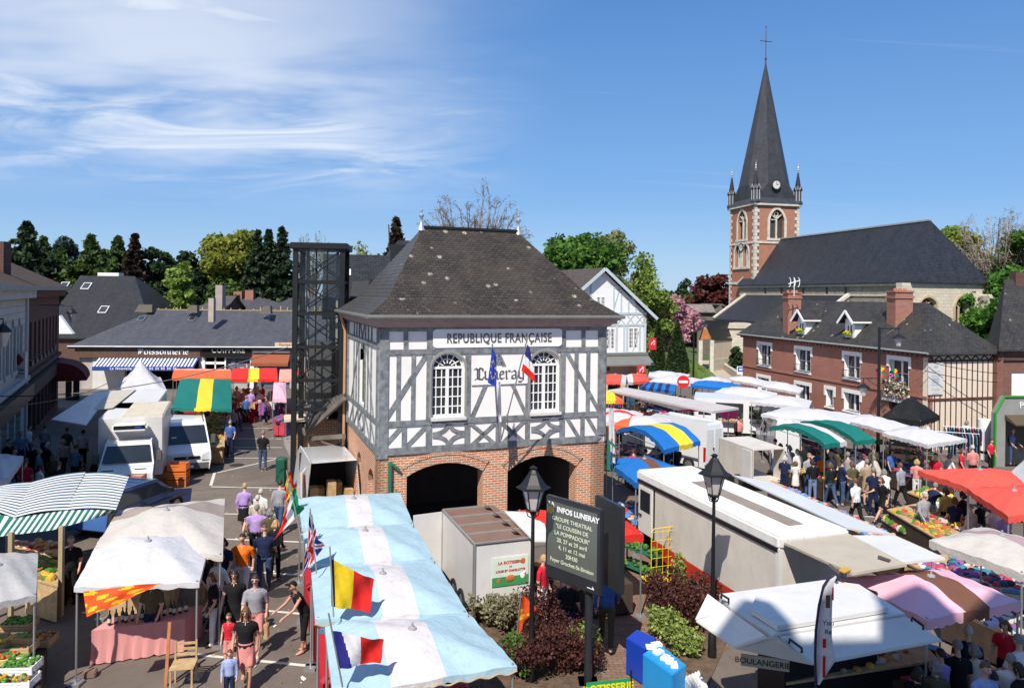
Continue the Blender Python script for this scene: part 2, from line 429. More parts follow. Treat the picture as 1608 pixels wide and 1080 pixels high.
# materials of the place
BR_H=brick('hall_brick',(.47,.165,.075),(.58,.25,.12),(.66,.54,.42),.22,.075,.014,bl=.18,blotch=(.25,.10,.06))
BR_A=brick('arch_brick',(.46,.17,.08),(.55,.25,.13),(.64,.54,.44),.3,.075,.013,bl=.1)
BR_R=brick('house_brick',(.27,.075,.045),(.36,.12,.075),(.34,.26,.22),.22,.07,.012,bl=.3,blotch=(.20,.06,.04))
BR_D=brick('dark_brick',(.085,.035,.025),(.12,.05,.035),(.13,.10,.09),.22,.07,.012)
BR_C=brick('church_brick',(.33,.095,.05),(.44,.155,.085),(.40,.30,.24),.24,.08,.012,bl=.45,blotch=(.26,.12,.08))
STONE=brick('pale_stone',(.52,.47,.38),(.62,.57,.47),(.40,.36,.29),.55,.32,.018,bl=.35,blotch=(.36,.31,.24))
STONE2=plain('dressed_stone',(.60,.56,.48),.85,var=.25,vs=2,dirt=((.30,.27,.22),.4))
FLINT=brick('flint_wall',(.22,.20,.17),(.36,.32,.26),(.28,.25,.2),.3,.18,.02,bl=.4)
SL_H=slate('hall_tiles',(.030,.026,.025),(.054,.047,.043),.20,.12,lichen=.75,rough=.85,tint=(.080,.064,.048),tn=.6)
SL_HS=slate('hall_tiles_side',(.045,.043,.045),(.060,.056,.058),.22,.15,lichen=.2,rough=.5)
SL_B=slate('blue_slate',(.060,.062,.075),(.085,.087,.10),.3,.16,rough=.5,tint=(.10,.10,.115),tn=.35)
SL_D=slate('dark_slate',(.022,.023,.027),(.036,.037,.042),.25,.14,rough=.5,tint=(.05,.05,.05),tn=.3)
SL_C=slate('church_slate',(.020,.023,.030),(.034,.038,.047),.25,.16,rough=.42,tint=(.05,.055,.065),tn=.3)
SL_L=slate('house_slate',(.030,.030,.032),(.048,.047,.048),.25,.15,lichen=.2,rough=.55,tint=(.09,.08,.055),tn=.5)
TILE=slate('brown_tiles',(.07,.045,.032),(.11,.07,.05),.18,.12,rough=.8)
PLAS=plain('white_plaster',(.80,.77,.74),.8,var=.05,vs=.8,dirt=((.50,.44,.38),.4),bump=.12)
TIMB=plain('grey_timber',(.20,.215,.225),.75,var=.45,vs=5,dirt=((.30,.31,.31),.5),bump=.3)
WHITE=plain('white_paint',(.80,.80,.79),.45,var=.04)
OFFW=plain('dull_white_paint',(.62,.61,.58),.5,var=.08,dirt=((.35,.32,.26),.3))
GLS=glass('dark_glass')
GLB=glass('far_glass',(.03,.035,.045),.12)
STEEL=plain('black_steel',(.012,.013,.014),.4,var=.2)
ZINC=plain('zinc',(.30,.31,.32),.45,.5,var=.15)
CORN=plain('cornice_wood',(.40,.29,.26),.7,var=.15,vs=3,dirt=((.12,.09,.08),.4))
WOODD=plain('dark_wood',(.06,.04,.028),.8,var=.3,vs=3)
WOODB=plain('brown_timber',(.11,.045,.03),.8,var=.2,vs=3)
CREAM=plain('cream_render',(.62,.50,.38),.85,var=.08,dirt=((.35,.28,.2),.3))
BLACK=plain('black_paint',(.01,.01,.011),.45,var=.1)
IRONM=plain('wrought_iron',(.015,.015,.016),.5)
TERRA=plain('terracotta',(.42,.15,.08),.8)
IN_PLACE[0]=True
def roof_faces(mb,faces,thick=.12,mi=0):
 for f in faces:
  f=[Vector(p)for p in f];mb.poly(f,mi if not isinstance(mi,list)else 0)
def slab(mb,pts,t=.1,mi=0):
 mb.prism([Vector(p)for p in pts],(0,0,-t),mi)
def gutter(name,mats,parent,pts,r=.07):
 return MB().tube(pts,r,8).build(name,mats,parent,smooth=True)
# town hall
def town_hall():
 L0=D(593.8,715,21.5);ang=math.atan2(.355,.935)
 H=empty('town_hall',(L0.x,L0.y,0),ang,'town hall with grey half-timbering, brick arches and steep dark hipped roof','town hall')
 F=Face((L0.x,L0.y),(.935,.355));n=-F.n;W=7.5;DP=6.2
 z5=lambda x,y:face_sz(L0,(.935,.355),430+x/2.918,330+y/2.918)
 pz=lambda u,v:face_sz(L0,(.935,.355),u,v)
 W=pz(949.8,600)[0]
 zT=3.24;zE=7.16
 BL=F.p(0,-DP,0);BR_=F.p(W,-DP,0)
 FL=Face((BL.x,BL.y),(L0-BL)[:2]);FR=Face(F.p(W,0,0)[:2],(-F.n)[:2]);FB=Face(BR_[:2],(-F.e)[:2])
 def arch(ul,ur,vs,ua,va):
  s0,zs=pz(ul,vs);s1,_=pz(ur,vs);_,za=pz(ua,va);return(s0,s1,0.0,zs,za-zs)
 A1=arch(638.7,758,748,700,726.3);A2=arch(797,904,740,852,715)
 mb=MB();wall(mb,F,0,W,0,zT,[A1,A2],.5)
 sa=(DP-3.9,DP-2.9,0,2.2,.45);sb=(DP-1.7,DP-.55,0,2.1,.5)
 wall(mb,FL,0,DP,0,zT,[sa,sb],.5);wall(mb,FR,0,DP,0,zT,[(1,2.4,0,2.2,.5),(3.4,4.8,0,2.2,.5)],.5)
 wall(mb,FB,0,W,0,zT,[(3.2,4.2,0,2.1,0)],.4)
 mb.build('ground_floor_wall',BR_H,H)
 for A in(A1,A2):
  mb=MB();w=(A[1]-A[0])/2;r=(w*w+A[4]**2)/(2*A[4]);c=(A[0]+A[1])/2;cz=A[3]+A[4]-r
  th=math.asin(w/r);N=44
  me_uv=[]
  for i in range(N):
   t0=-th+2*th*i/N;t1=t0+2*th/N*.86
   for ra,rb,dd in((r,r+.24,.03),(r+.252,r+.37,.05)):
    P=[F.p(c+math.sin(t)*q,dd,cz+math.cos(t)*q)for t,q in((t0,ra),(t1,ra),(t1,rb),(t0,rb))]
    mb.prism(P,F.n*-(dd+.02))
  mb.build('arch_ring',BR_A,H)
  mm=MB()
  for i in range(N):
   t0=-th+2*th*i/N;t1=-th+2*th*(i+1)/N
   P=[F.p(c+math.sin(t)*q,.018,cz+math.cos(t)*q)for t,q in((t0,r+.002),(t1,r+.002),(t1,r+.37),(t0,r+.37))]
   mm.poly(P)
  mm.build('arch_mortar',plain('lime_mortar',(.60,.50,.41),.9),H)
 mb=MB();mb.prism([F.p(.3,-.3,zT-.22),F.p(W-.3,-.3,zT-.22),F.p(W-.3,-DP+.3,zT-.22),F.p(.3,-DP+.3,zT-.22)],(0,0,.2));mb.build('ceiling',WOODD,H);mb=MB();fbox(mb,F,.55,W-.55,-DP+.55,-DP+.45,.06,zT-.25);fbox(mb,F,W-.6,W-.55,-DP+.6,-.6,.06,zT-.25);mb.build('dark_inner_panel',plain('arch_shade_dark',(.10,.09,.085),.9),H)  # added inner panels, coloured dark to stand for the shade inside the arches
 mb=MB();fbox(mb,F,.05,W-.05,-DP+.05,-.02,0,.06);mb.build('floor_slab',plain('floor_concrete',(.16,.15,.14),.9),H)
 def wn(x0,x1,yt,yb,yspring):
  s0,_=z5(x0,yspring);s1,_=z5(x1,yspring);zb=z5((x0+x1)/2,yb)[1];zs=z5((x0+x1)/2,yspring)[1];za=z5((x0+x1)/2,yt)[1]
  return(s0,s1,zb,zs,za-zs)
 W1=wn(722,874,652,945,722);W2=wn(1174,1308,643,922,708)
 WS=(2.75,3.75,4.35,5.75,.72)
 mb=MB();wall(mb,F,.02,W-.02,zT,zE,[W1,W2],.28)
 wall(mb,FL,.02,DP,zT,zE,[WS],.28);wall(mb,FR,0,DP-.02,zT,zE,[(2.6,3.5,4.35,5.75,.55)],.28)
 wall(mb,FB,0,W,zT,zE,[],.28)
 mb.build('plaster_wall',PLAS,H)
 for op in(W1,W2):
  window(F,op,.14,3,5,WHITE,GLS,H,.048)
  mb=MB();s0,s1,zb,zs,ri=op;c=(s0+s1)/2;w=(s1-s0)/2
  pts=[]
  for k in range(25):
   t=math.pi*(1-k/24);pts.append((c+math.cos(t)*(w+.035),zs+math.sin(t)*(ri+.035)**1.0))
  for p,q in zip(pts[:-1],pts[1:]):fbar(mb,F,p,q,.07,.0,.05)
  for s in(s0-.035,s1+.035):fbox(mb,F,s-.03,s+.03,0,.045,zb,zs)
  mb.build('window_hood',plain('grey_stone_trim',(.27,.27,.25),.8),H)
  mb=MB();fbox(mb,F,s0-.02,s1+.04,0,.14,zb-.10,zb-.01);mb.build('window_sill',OFFW,H)
 window(FL,WS,.14,1,4,plain('green_frame',(.10,.14,.10),.6),glass('green_glass',(.05,.07,.05),.15),H,.05)
 window(FR,(2.6,3.5,4.35,5.75,.55),.14,2,4,WHITE,GLS,H)
 mb=MB();d0,d1=.0,.035
 cx=lambda x,y:z5(x,y)[0]
 def post(x,ya,yb,w=.17,dd=.0):s,za=z5(x,ya);_,zb=z5(x,yb);fbox(mb,F,s-w/2,s+w/2,d0,d1+dd,zb,za)
 def bar(p,q,w=.14,dd=.0):fbar(mb,F,z5(*p),z5(*q),w,d0,d1+dd)
 fbox(mb,F,0,.27,0,.05,zT-.1,zE-.12);fbox(mb,F,W-.26,W,0,.05,zT+.22,zE-.12)
 sm,zm=z5(490,650)
 zmid=z5(1000,643)[1];fbox(mb,F,.27,W-.26,0,.047,zmid-.07,zmid+.075)
 zsl=z5(560,978)[1];fbox(mb,F,.27,z5(722,960)[0],0,.047,zsl-.08,zsl+.08)
 zsr=z5(1400,934)[1]
 fbox(mb,F,z5(880,960)[0],z5(1165,960)[0],0,.047,zsl-.08,zsl+.08)
 fbox(mb,F,z5(1322,935)[0],W-.26,0,.047,zsl-.08,zsl+.08)
 for a,b in((715,885),(1166,1322)):fbox(mb,F,cx(a,960),cx(b,960),0,.08,zsl-.07,zsl+.10)
 fbox(mb,F,.27,W-.26,0,.06,zT+.0,zT+.20)
 fbox(mb,F,.0,W,0,.055,zE-.28,zE-.12)
 zt0=535
 for x,ya,yb,w in((605,545,640,.13),(715,545,1085,.18),(1325,545,1060,.18),(1418,545,630,.13),(572,650,975,.12),(640,650,975,.12),
(890,648,1080,.17),(1165,640,1065,.15),(1386,640,935,.13),(1440,640,935,.13),(597,985,1100,.14),(1028,960,1075,.17),(1413,940,1058,.14)):
  post(x,ya,yb,w)
 for p,q,w in(((702,655),(508,965),.13),((1338,645),(1492,925),.13),((1030,660),(905,952),.12),((1030,660),(1156,940),.12),
((586,990),(492,1095),.12),((700,985),(604,1085),.12),((900,975),(1020,1075),.11),((1018,970),(902,1078),.11),((1038,970),(1152,1065),.11),((1155,955),(1040,1072),.11),
((1338,945),(1402,1050),.12),((1430,940),(1492,1045),.12),((1018,700),(1048,700),.1)):
  bar(p,q,w,-.004)
 for xa,xb,y0,y1 in((720,880,975,1085),(1172,1316,948,1062)):
  s0,s1=cx(xa,1030)+.05,cx(xb,1030)-.05;za,zb=z5((xa+xb)/2,y1)[1],zsl-.08;za=zT+.2
  cs,cz=(s0+s1)/2,(za+zb)/2
  rx,rz=(s1-s0)/2-.03,(zb-za)/2-.03
  for sx in(0,1):
   for sz in(0,1):
    ox,oz=(s0,s1)[sx],(za,zb)[sz];pts=[]
    for k in range(9):
     t=math.pi/2*k/8;pts.append((ox+(1-2*sx)*math.cos(t)*rx,oz+(1-2*sz)*math.sin(t)*rz))
    for p,q in zip(pts[:-1],pts[1:]):fbar(mb,F,p,q,.11,d0,d1+.004*sx-.003*sz)
 def side(FF,dep,win):
  fbox(mb,FF,0,dep,0,.06,zE-.2,zE);fbox(mb,FF,0,dep,0,.05,6.38,6.52);fbox(mb,FF,0,dep,0,.05,zT,zT+.2);fbox(mb,FF,0,dep,0,.047,4.12,4.27)
  c=(win[0]+win[1])/2
  for s in(.1,dep-.12):fbox(mb,FF,s-.1,s+.1,0,.055,zT-.1 if s>1 else zT,zE)
  for s in(c-1.7,c-1.15,c+1.15,c+1.75):fbox(mb,FF,s-.05,s+.05,0,.04,4.27,zE-.2)
  for s in(c-.62,c+.62):fbox(mb,FF,s-.06,s+.06,0,.04,zT+.2,zE-.2)
  for s in(c-1.75,c+1.75):fbox(mb,FF,s-.06,s+.06,0,.04,zT+.2,4.12)
  for p,q in(((c-.75,6.38),(c-2.2,4.27)),((c+.75,6.38),(c+2.2,4.27)),((c-.4,zE-.2),(c,6.52)),((c+.4,zE-.2),(c,6.52)),
((c-1.75,4.12),(c-2.5,zT+.2)),((c-.7,4.12),(c-1.6,zT+.2)),((c+.7,4.12),(c+1.6,zT+.2)),((c+1.75,4.12),(c+2.5,zT+.2)),
((c-.5,3.75),(c,4.12)),((c,4.12),(c+.5,3.75)),((c+.5,3.7),(c,zT+.2)),((c-.5,3.7),(c,zT+.2))):
   fbar(mb,FF,p,q,.09,0,.032)
 side(FL,DP,WS);side(FR,DP,(2.6,3.5))
 mb.build('timber_frame',TIMB,H)
 OV=.42;zg=7.34
 def ring(o,z):return[F.p(-o,o,z),F.p(W+o,o,z),F.p(W+o,-DP-o,z),F.p(-o,-DP-o,z)]
 mb=MB()
 for(o0,z0),(o1,z1)in(((.06,zE-.16),(.12,zE-.14)),((.12,zE-.14),(.16,zE-.08)),((.16,zE-.08),(OV-.14,zE-.06)),((OV-.14,zE-.06),(OV-.13,zE+.04)),((OV-.13,zE+.04),(OV-.07,zE+.05)),((OV-.07,zE+.05),(OV-.04,zg-.04))):
  a,b=ring(o0,z0),ring(o1,z1)
  for i in range(4):j=(i+1)%4;mb.quad(a[i],a[j],b[j],b[i])
 mb.build('cornice',CORN,H)
 rg=ring(OV+.02,zg-.02);gutter('gutter',plain('aged_zinc',(.22,.23,.20),.5,.4),H,rg+[rg[0]],.055)
 zr=10.28;e0=ring(OV,zg);k1=ring(-.28,7.86)
 rl,rr=F.p(2.02,-DP/2,zr),F.p(W-1.98,-DP/2,zr)
 mb=MB()
 for i in range(4):j=(i+1)%4;mb.quad(e0[i],e0[j],k1[j],k1[i],0 if i in(0,)else 1)
 mb.poly([k1[0],k1[1],rr,rl],0);mb.poly([k1[2],k1[3],rl,rr],1);mb.poly([k1[3],k1[0],rl],1);mb.poly([k1[1],k1[2],rr],1)
 mb.poly([p-Vector((0,0,.03))for p in e0][::-1],1)
 mb.build('roof',[SL_H,SL_HS],H)
 mb=MB();mb.beam(rl,rr,.22,.09);mb.build('ridge_cap',STEEL,H)
 for p in(rl-F.e*.06,rr+F.e*.06):
  mb=MB();mb.lathe([(.16,-.12),(.05,.12),(.03,.22),(.035,.3),(.085,.36),(.085,.42),(.02,.46),(.02,.52),(.05,.55),(.05,.6),(.012,.63),(.006,.92)],p,10)
  mb.build('finial',plain('zinc_finial',(.55,.58,.62),.35,.6),H,smooth=True)
 for k in range(26):
  pass
 (s0,z1),(s1,z0)=z5(728,560),z5(1316,625)
 z0,z1=zmid+.11,zE-.22
 c=(s0+s1)/2;mb=MB()
 pts=[]
 for sx,sz,t in((s1,z1,0),(s0,z1,1),(s0,z0,2),(s1,z0,3)):
  dx=.1 if sx==s1 else-.1;dz=.07 if sz==z1 else-.07
  pts+=[(sx,sz-dz),(sx-dx*.35,sz-dz*.35),(sx-dx,sz)]if t in(0,2)else[(sx-dx,sz),(sx-dx*.35,sz-dz*.35),(sx,sz-dz)]
 mb.prism([F.p(s,.02,z)for s,z in pts],F.n*.045)
 so_=mb.build('sign_panel',plain('sign_white',(.80,.79,.77),.5,var=.03),H)
 LET=plain('grey_letters',(.10,.095,.09),.6)
 (a0,_),(a1,_)=z5(790,590),z5(1267,590)
 t=text_obj('lettering','REPUBLIQUE FRANÇAISE',.40,LET,so_,F,(a0+a1)/2,.075,(z0+z1)/2-.01,extrude=.006,space=1.12,xs=1,bold=.006)
 me=t.data;xs_=[((t.matrix_world@v.co)if 0 else v.co).x for v in me.vertices];wd=max(xs_)-min(xs_);mid=(max(xs_)+min(xs_))/2
 for v in me.vertices:v.co.x=(v.co.x-mid)*(a1-a0)/wd+mid
 (s0,z1),(s1,z0)=z5(905,722),z5(1160,792)
 mb=MB();fbox(mb,F,s0,s1,.02,.05,z0,z1);so2=mb.build('name_panel',WHITE,H)
 nib_text('name_lettering','Luneray',z1-z0,s0+.08,s1-.1,z0+.17,F,.056,LET,so2,.055)
 GRN=plain('green_iron',(.03,.17,.10),.5)
 for s,z in((.33,3.05),(W+.12,3.25)):
  mb=MB();fbox(mb,F,s-.045,s+.045,.05,.13,z-.95,z);mb.beam(F.p(s,.1,z),F.p(s+.3,.1,z-.25),.05,.07);mb.tube([F.p(s,.12,z-.9),F.p(s+.1,.2,z-1.05),F.p(s+.18,.22,z-.8)],.02,6)
  mb.build('iron_bracket',GRN,H)
 mb=MB();P=FL.p(.02,.1,0);mb.tube([FL.p(-.05,.12,.1),FL.p(-.05,.12,6.6),FL.p(-.05,.3,7.2)],.055,8);mb.build('downpipe',plain('copper_pipe',(.52,.27,.14),.5),H,smooth=True)
 return H,F,W,DP
NIB={
'L':(1.0,[[(.0,1.2),(.2,1.32),(.32,1.1),(.32,.2)],[(.32,1.1),(.55,1.36),(.85,1.25),(.9,1.0)],[(.52,1.2),(.52,.15)],[(.08,.02),(.32,.16),(.55,.04),(.85,.02),(.98,.28)]]),
'u':(.8,[[(.05,.85),(.15,.95),(.15,.12),(.4,0),(.62,.15)],[(.6,.95),(.62,.1),(.78,0)]]),
'n':(.8,[[(.05,.85),(.15,.95),(.15,.05),(.22,0)],[(.15,.75),(.45,.95),(.6,.8),(.6,.1),(.75,0)]]),
'e':(.65,[[(.15,.5),(.5,.62),(.45,.9),(.2,.9),(.08,.6),(.12,.12),(.35,0),(.55,.12)]]),
'r':(.62,[[(.05,.85),(.15,.95),(.15,.05),(.25,0)],[(.15,.75),(.4,.97),(.55,.85)]]),
'a':(.75,[[(.1,.8),(.35,.97),(.55,.8),(.55,.1),(.7,0)],[(.55,.5),(.15,.35),(.12,.08),(.35,0),(.55,.15)]]),
'y':(.8,[[(.05,.85),(.15,.95),(.15,.15),(.4,0),(.6,.1)],[(.6,.95),(.62,-.1),(.4,-.4),(.1,-.35)]]),
'P':(1.05,[[(.1,1.3),(.3,1.2),(.25,.1),(.1,0)],[(.25,1.15),(.6,1.35),(.9,1.1),(.8,.65),(.35,.6)],[(.5,1.2),(.5,.1)]]),
'o':(.75,[[(.12,.85),(.12,.15),(.35,0),(.6,.15),(.6,.85),(.35,.97),(.12,.85)]]),
'i':(.4,[[(.1,.88),(.2,.95),(.2,.08),(.3,0)],[(.15,1.2),(.25,1.25)]]),
's':(.65,[[(.52,.85),(.3,.97),(.12,.8),(.15,.6),(.5,.4),(.5,.12),(.3,0),(.08,.12)]]),
' ':(.5,[]),'-':(.6,[[(.1,.5),(.5,.5)]]),
'G':(1,[[(.85,1.15),(.5,1.3),(.15,1.),(.15,.3),(.5,0),(.85,.2),(.85,.6),(.55,.6)]]),
}
def nib_text(name,body,height,s0,s1,zb,F,d,M,parent,pen=.05,xh=.5):
 tot=sum(NIB[c][0]for c in body);k=(s1-s0)/tot;kz=height*xh;mb=MB();x=s0
 pv=Vector((pen*.8,pen*.6))/2
 for c in body:
  w,strokes=NIB[c]
  for st in strokes:
   pts=[(x+p[0]*k,zb+p[1]*kz)for p in st]
   for i,(p,q)in enumerate(zip(pts[:-1],pts[1:])):
    P=[(p[0]-pv.x,p[1]-pv.y),(p[0]+pv.x,p[1]+pv.y),(q[0]+pv.x,q[1]+pv.y),(q[0]-pv.x,q[1]-pv.y)]
    mb.prism([F.p(a,d,b)for a,b in P],F.n*(.012+.0007*(i%5)))
    r=pen*.16
    mb.prism([F.p(a,d,b)for a,b in((p[0]-r,p[1]-r*1.2),(p[0]+r,p[1]-r*1.2),(p[0]+r,p[1]+r*1.2),(p[0]-r,p[1]+r*1.2))],F.n*.0165)
  x+=w*k
 return mb.build(name,M,parent)
HALL,HF,HW,HD=town_hall()
def annexes():
 F=HF;n=-F.n
 c0=F.p(-2.3,-6.6,0);c=D(463,520,27.5);c.z=0
 Tn=empty('lift_tower',c,HALL.rotation_euler.z*.35,'black steel lattice lift shaft with dark glass, left of the half-timbered hall','lift tower')
 IN_PLACE[0]=False
 w=1.72;z1=9.62;mb=MB()
 for x in(0,w):
  for y in(0,w):mb.box(x-.09,x+.09,y-.09,y+.09,0,z1)
 mb.build('corner_posts',STEEL,Tn)
 mb=MB();mb.box(-.2,w+.2,-.2,w+.2,z1,z1+.24);mb.build('roof_cap',STEEL,Tn,bevel=.03)
 mb=MB();zs=[3.6,4.7,5.95,7.2,8.4,z1]
 fr=[Face((0,0),(1,0)),Face((w,0),(0,1)),Face((w,w),(-1,0)),Face((0,w),(0,-1))]
 for f in fr:
  for z in zs[:-1]:fbox(mb,f,.09,w-.09,-.05,.05,z-.06,z+.06)
 mb.build('cross_rails',STEEL,Tn)
 mb=MB()
 for f in fr:
  for a,b in zip(zs[:-1],zs[1:]):
   fbar(mb,f,(.09,a+.06),(w-.09,b-.06),.045,.0,.04);fbar(mb,f,(w-.09,a+.06),(.09,b-.06),.045,-.042,-.002)
  fbox(mb,f,w*.42,w*.42+.05,-.09,-.05,zs[0],z1)
 mb.build('braces',STEEL,Tn)
 mb=MB();mb.box(.45,1.3,.5,1.4,3.9,6.1);mb.build('lift_car',plain('lift_car_grey',(.10,.10,.10),.5),Tn)
 mb=MB();mb.box(.2,.3,1.3,1.5,3.6,z1);mb.box(1.35,1.43,1.3,1.5,3.6,z1);mb.build('guide_rail',plain('rail_grey',(.35,.35,.34),.5),Tn)
 m,nt,N,L,b=new_mat('tinted_glazing')
 t=N('ShaderNodeBsdfTransparent');t.inputs[0].default_value=(.80,.82,.82,1);g=N('ShaderNodeBsdfGlossy');g.inputs[0].default_value=(.8,.8,.8,1);g.inputs[1].default_value=.03
 mx=N('ShaderNodeMixShader');mx.inputs[0].default_value=.035;L(t.outputs[0],mx.inputs[1]);L(g.outputs[0],mx.inputs[2]);L(mx.outputs[0],nt.nodes['Material Output'].inputs[0])
 for f in fr:
  mb=MB();mb.quad(f.p(.1,-.11,zs[0]),f.p(w-.1,-.11,zs[0]),f.p(w-.1,-.11,z1),f.p(.1,-.11,z1));mb.build('glass_panel',m,Tn,fix=False)
 IN_PLACE[0]=True
 a=G(452,780,0);P0=D(459,770,29.3);P0.z=0
 Pn=empty('side_porch',P0,0,'brick porch with low tiled lean-to roof at the foot of the lift','porch')
 f=Face((P0.x,P0.y),(.95,.31));mb=MB()
 wall(mb,f,0,2.4,0,2.85,[],.3);wall(mb,Face(f.p(0,-3.2,0)[:2],f.n[:2]),0,3.2,0,2.85,[],.3)
 mb.build('wall',BR_H,Pn)
 mb=MB();fbox(mb,f,-.35,1.0,-.8,.35,2.86,3.0);mb.build('coping',CREAM,Pn,bevel=.02)
 r0,r1,r2,r3=f.p(.55,.9,3.3),f.p(2.75,1.2,4.45),f.p(2.75,-3.2,5.0),f.p(.2,-3.2,3.9)
 r0=D(480,674,28.6);r1=D(541,618,26.8);r2=D(541,612,30.5);r3=D(466,643,31.8)
 mb=MB();slab(mb,[r0,r1,r2,r3],.08);mb.build('roof',slate('porch_tiles',(.09,.085,.08),(.13,.12,.11),.2,.13,rough=.75),Pn)
 mb=MB();dz=Vector((0,0,-.16));mb.beam(r0+dz,r1+dz,.14,.16);mb.beam(r0+dz,r3+dz,.14,.16)
 mb.beam(r0+Vector((.2,0,-.35)),r1+Vector((0,0,-1.55)),.14,.16)
 pp=[r0+Vector((.35,0,-.35))+Vector((1,.05,-.12))*t+Vector((0,0,-.35*t*t))for t in(0,.3,.6,.9,1.15)]
 for p,q in zip(pp[:-1],pp[1:]):mb.beam(p,q,.12,.14)
 mb.build('roof_beams',plain('weathered_beam',(.17,.14,.12),.8,var=.3),Pn)
 base=D(588,470,32);base.z=0
 B=empty('rear_building',base,0,'dark slate roofed building hidden behind the hall, with a small roof window','building')
 r=HALL.rotation_euler.z;f=Face(D(537,480,30.5)[:2],(.97,.24));mb=MB();wall(mb,f,-.5,7,0,7.2,[],.3);wall(mb,Face(f.p(-.5,-7,0)[:2],(f.n)[:2]),0,7,0,7.2,[],.3);mb.build('wall',BR_D,B)
 mb=MB()
 e0,e1=f.p(-.8,.3,7.0),f.p(7.5,.3,7.0);g0,g1=f.p(-.8,-3.0,9.75),f.p(7.5,-3.0,9.75);h0,h1=f.p(-.8,-6.6,7.0),f.p(7.5,-6.6,7.0)
 slab(mb,[e0,e1,g1,g0],.1);slab(mb,[g0,g1,h1,h0],.1);mb.poly([e0-Vector((0,0,.1)),g0-Vector((0,0,.1)),h0-Vector((0,0,.1))])
 k0,k1,k2,k3=f.p(1.2,-1.2,8.6),f.p(2.6,-3.5,10.5),f.p(5.5,-3.5,10.5),f.p(6.8,-1.2,8.6)
 slab(mb,[k0,k3,k2,k1],.1);mb.poly([k0,k1,f.p(1.2,-6,8.6)])
 mb.build('roof',SL_D,B)
 q=lambda u,v:D(u,v,31.2)
 F3=[(538.5,424),(551,424),(551,434),(538.5,434)]
 nrm=(g0-e0).cross(e1-e0).normalized();nrm=nrm if nrm.z>0 else-nrm
 def on_plane(u,v):
  a,b=ab(u,v);d=Vector((a,1,-b));o=Vector((0,0,CH));t=(e0-o).dot(nrm)/d.dot(nrm);return o+d*t
 mb=MB();mb.prism([on_plane(*p)+nrm*.02 for p in F3],nrm*.05);mb.build('roof_window',OFFW,B)
 mb=MB();mb.prism([on_plane(*p)+nrm*.01 for p in((553,446),(580,444),(576,468),(549,472))],nrm*.12);mb.build('roof_vent',plain('roof_lead',(.03,.03,.03),.6),B)
 c=F.p(2.2,-HD-.6,0)
 mb=MB();mb.box(c.x-.5,c.x+.05,c.y-.3,c.y+.3,7,9.9);o=mb.build('chimney',STEEL,B)
annexes()
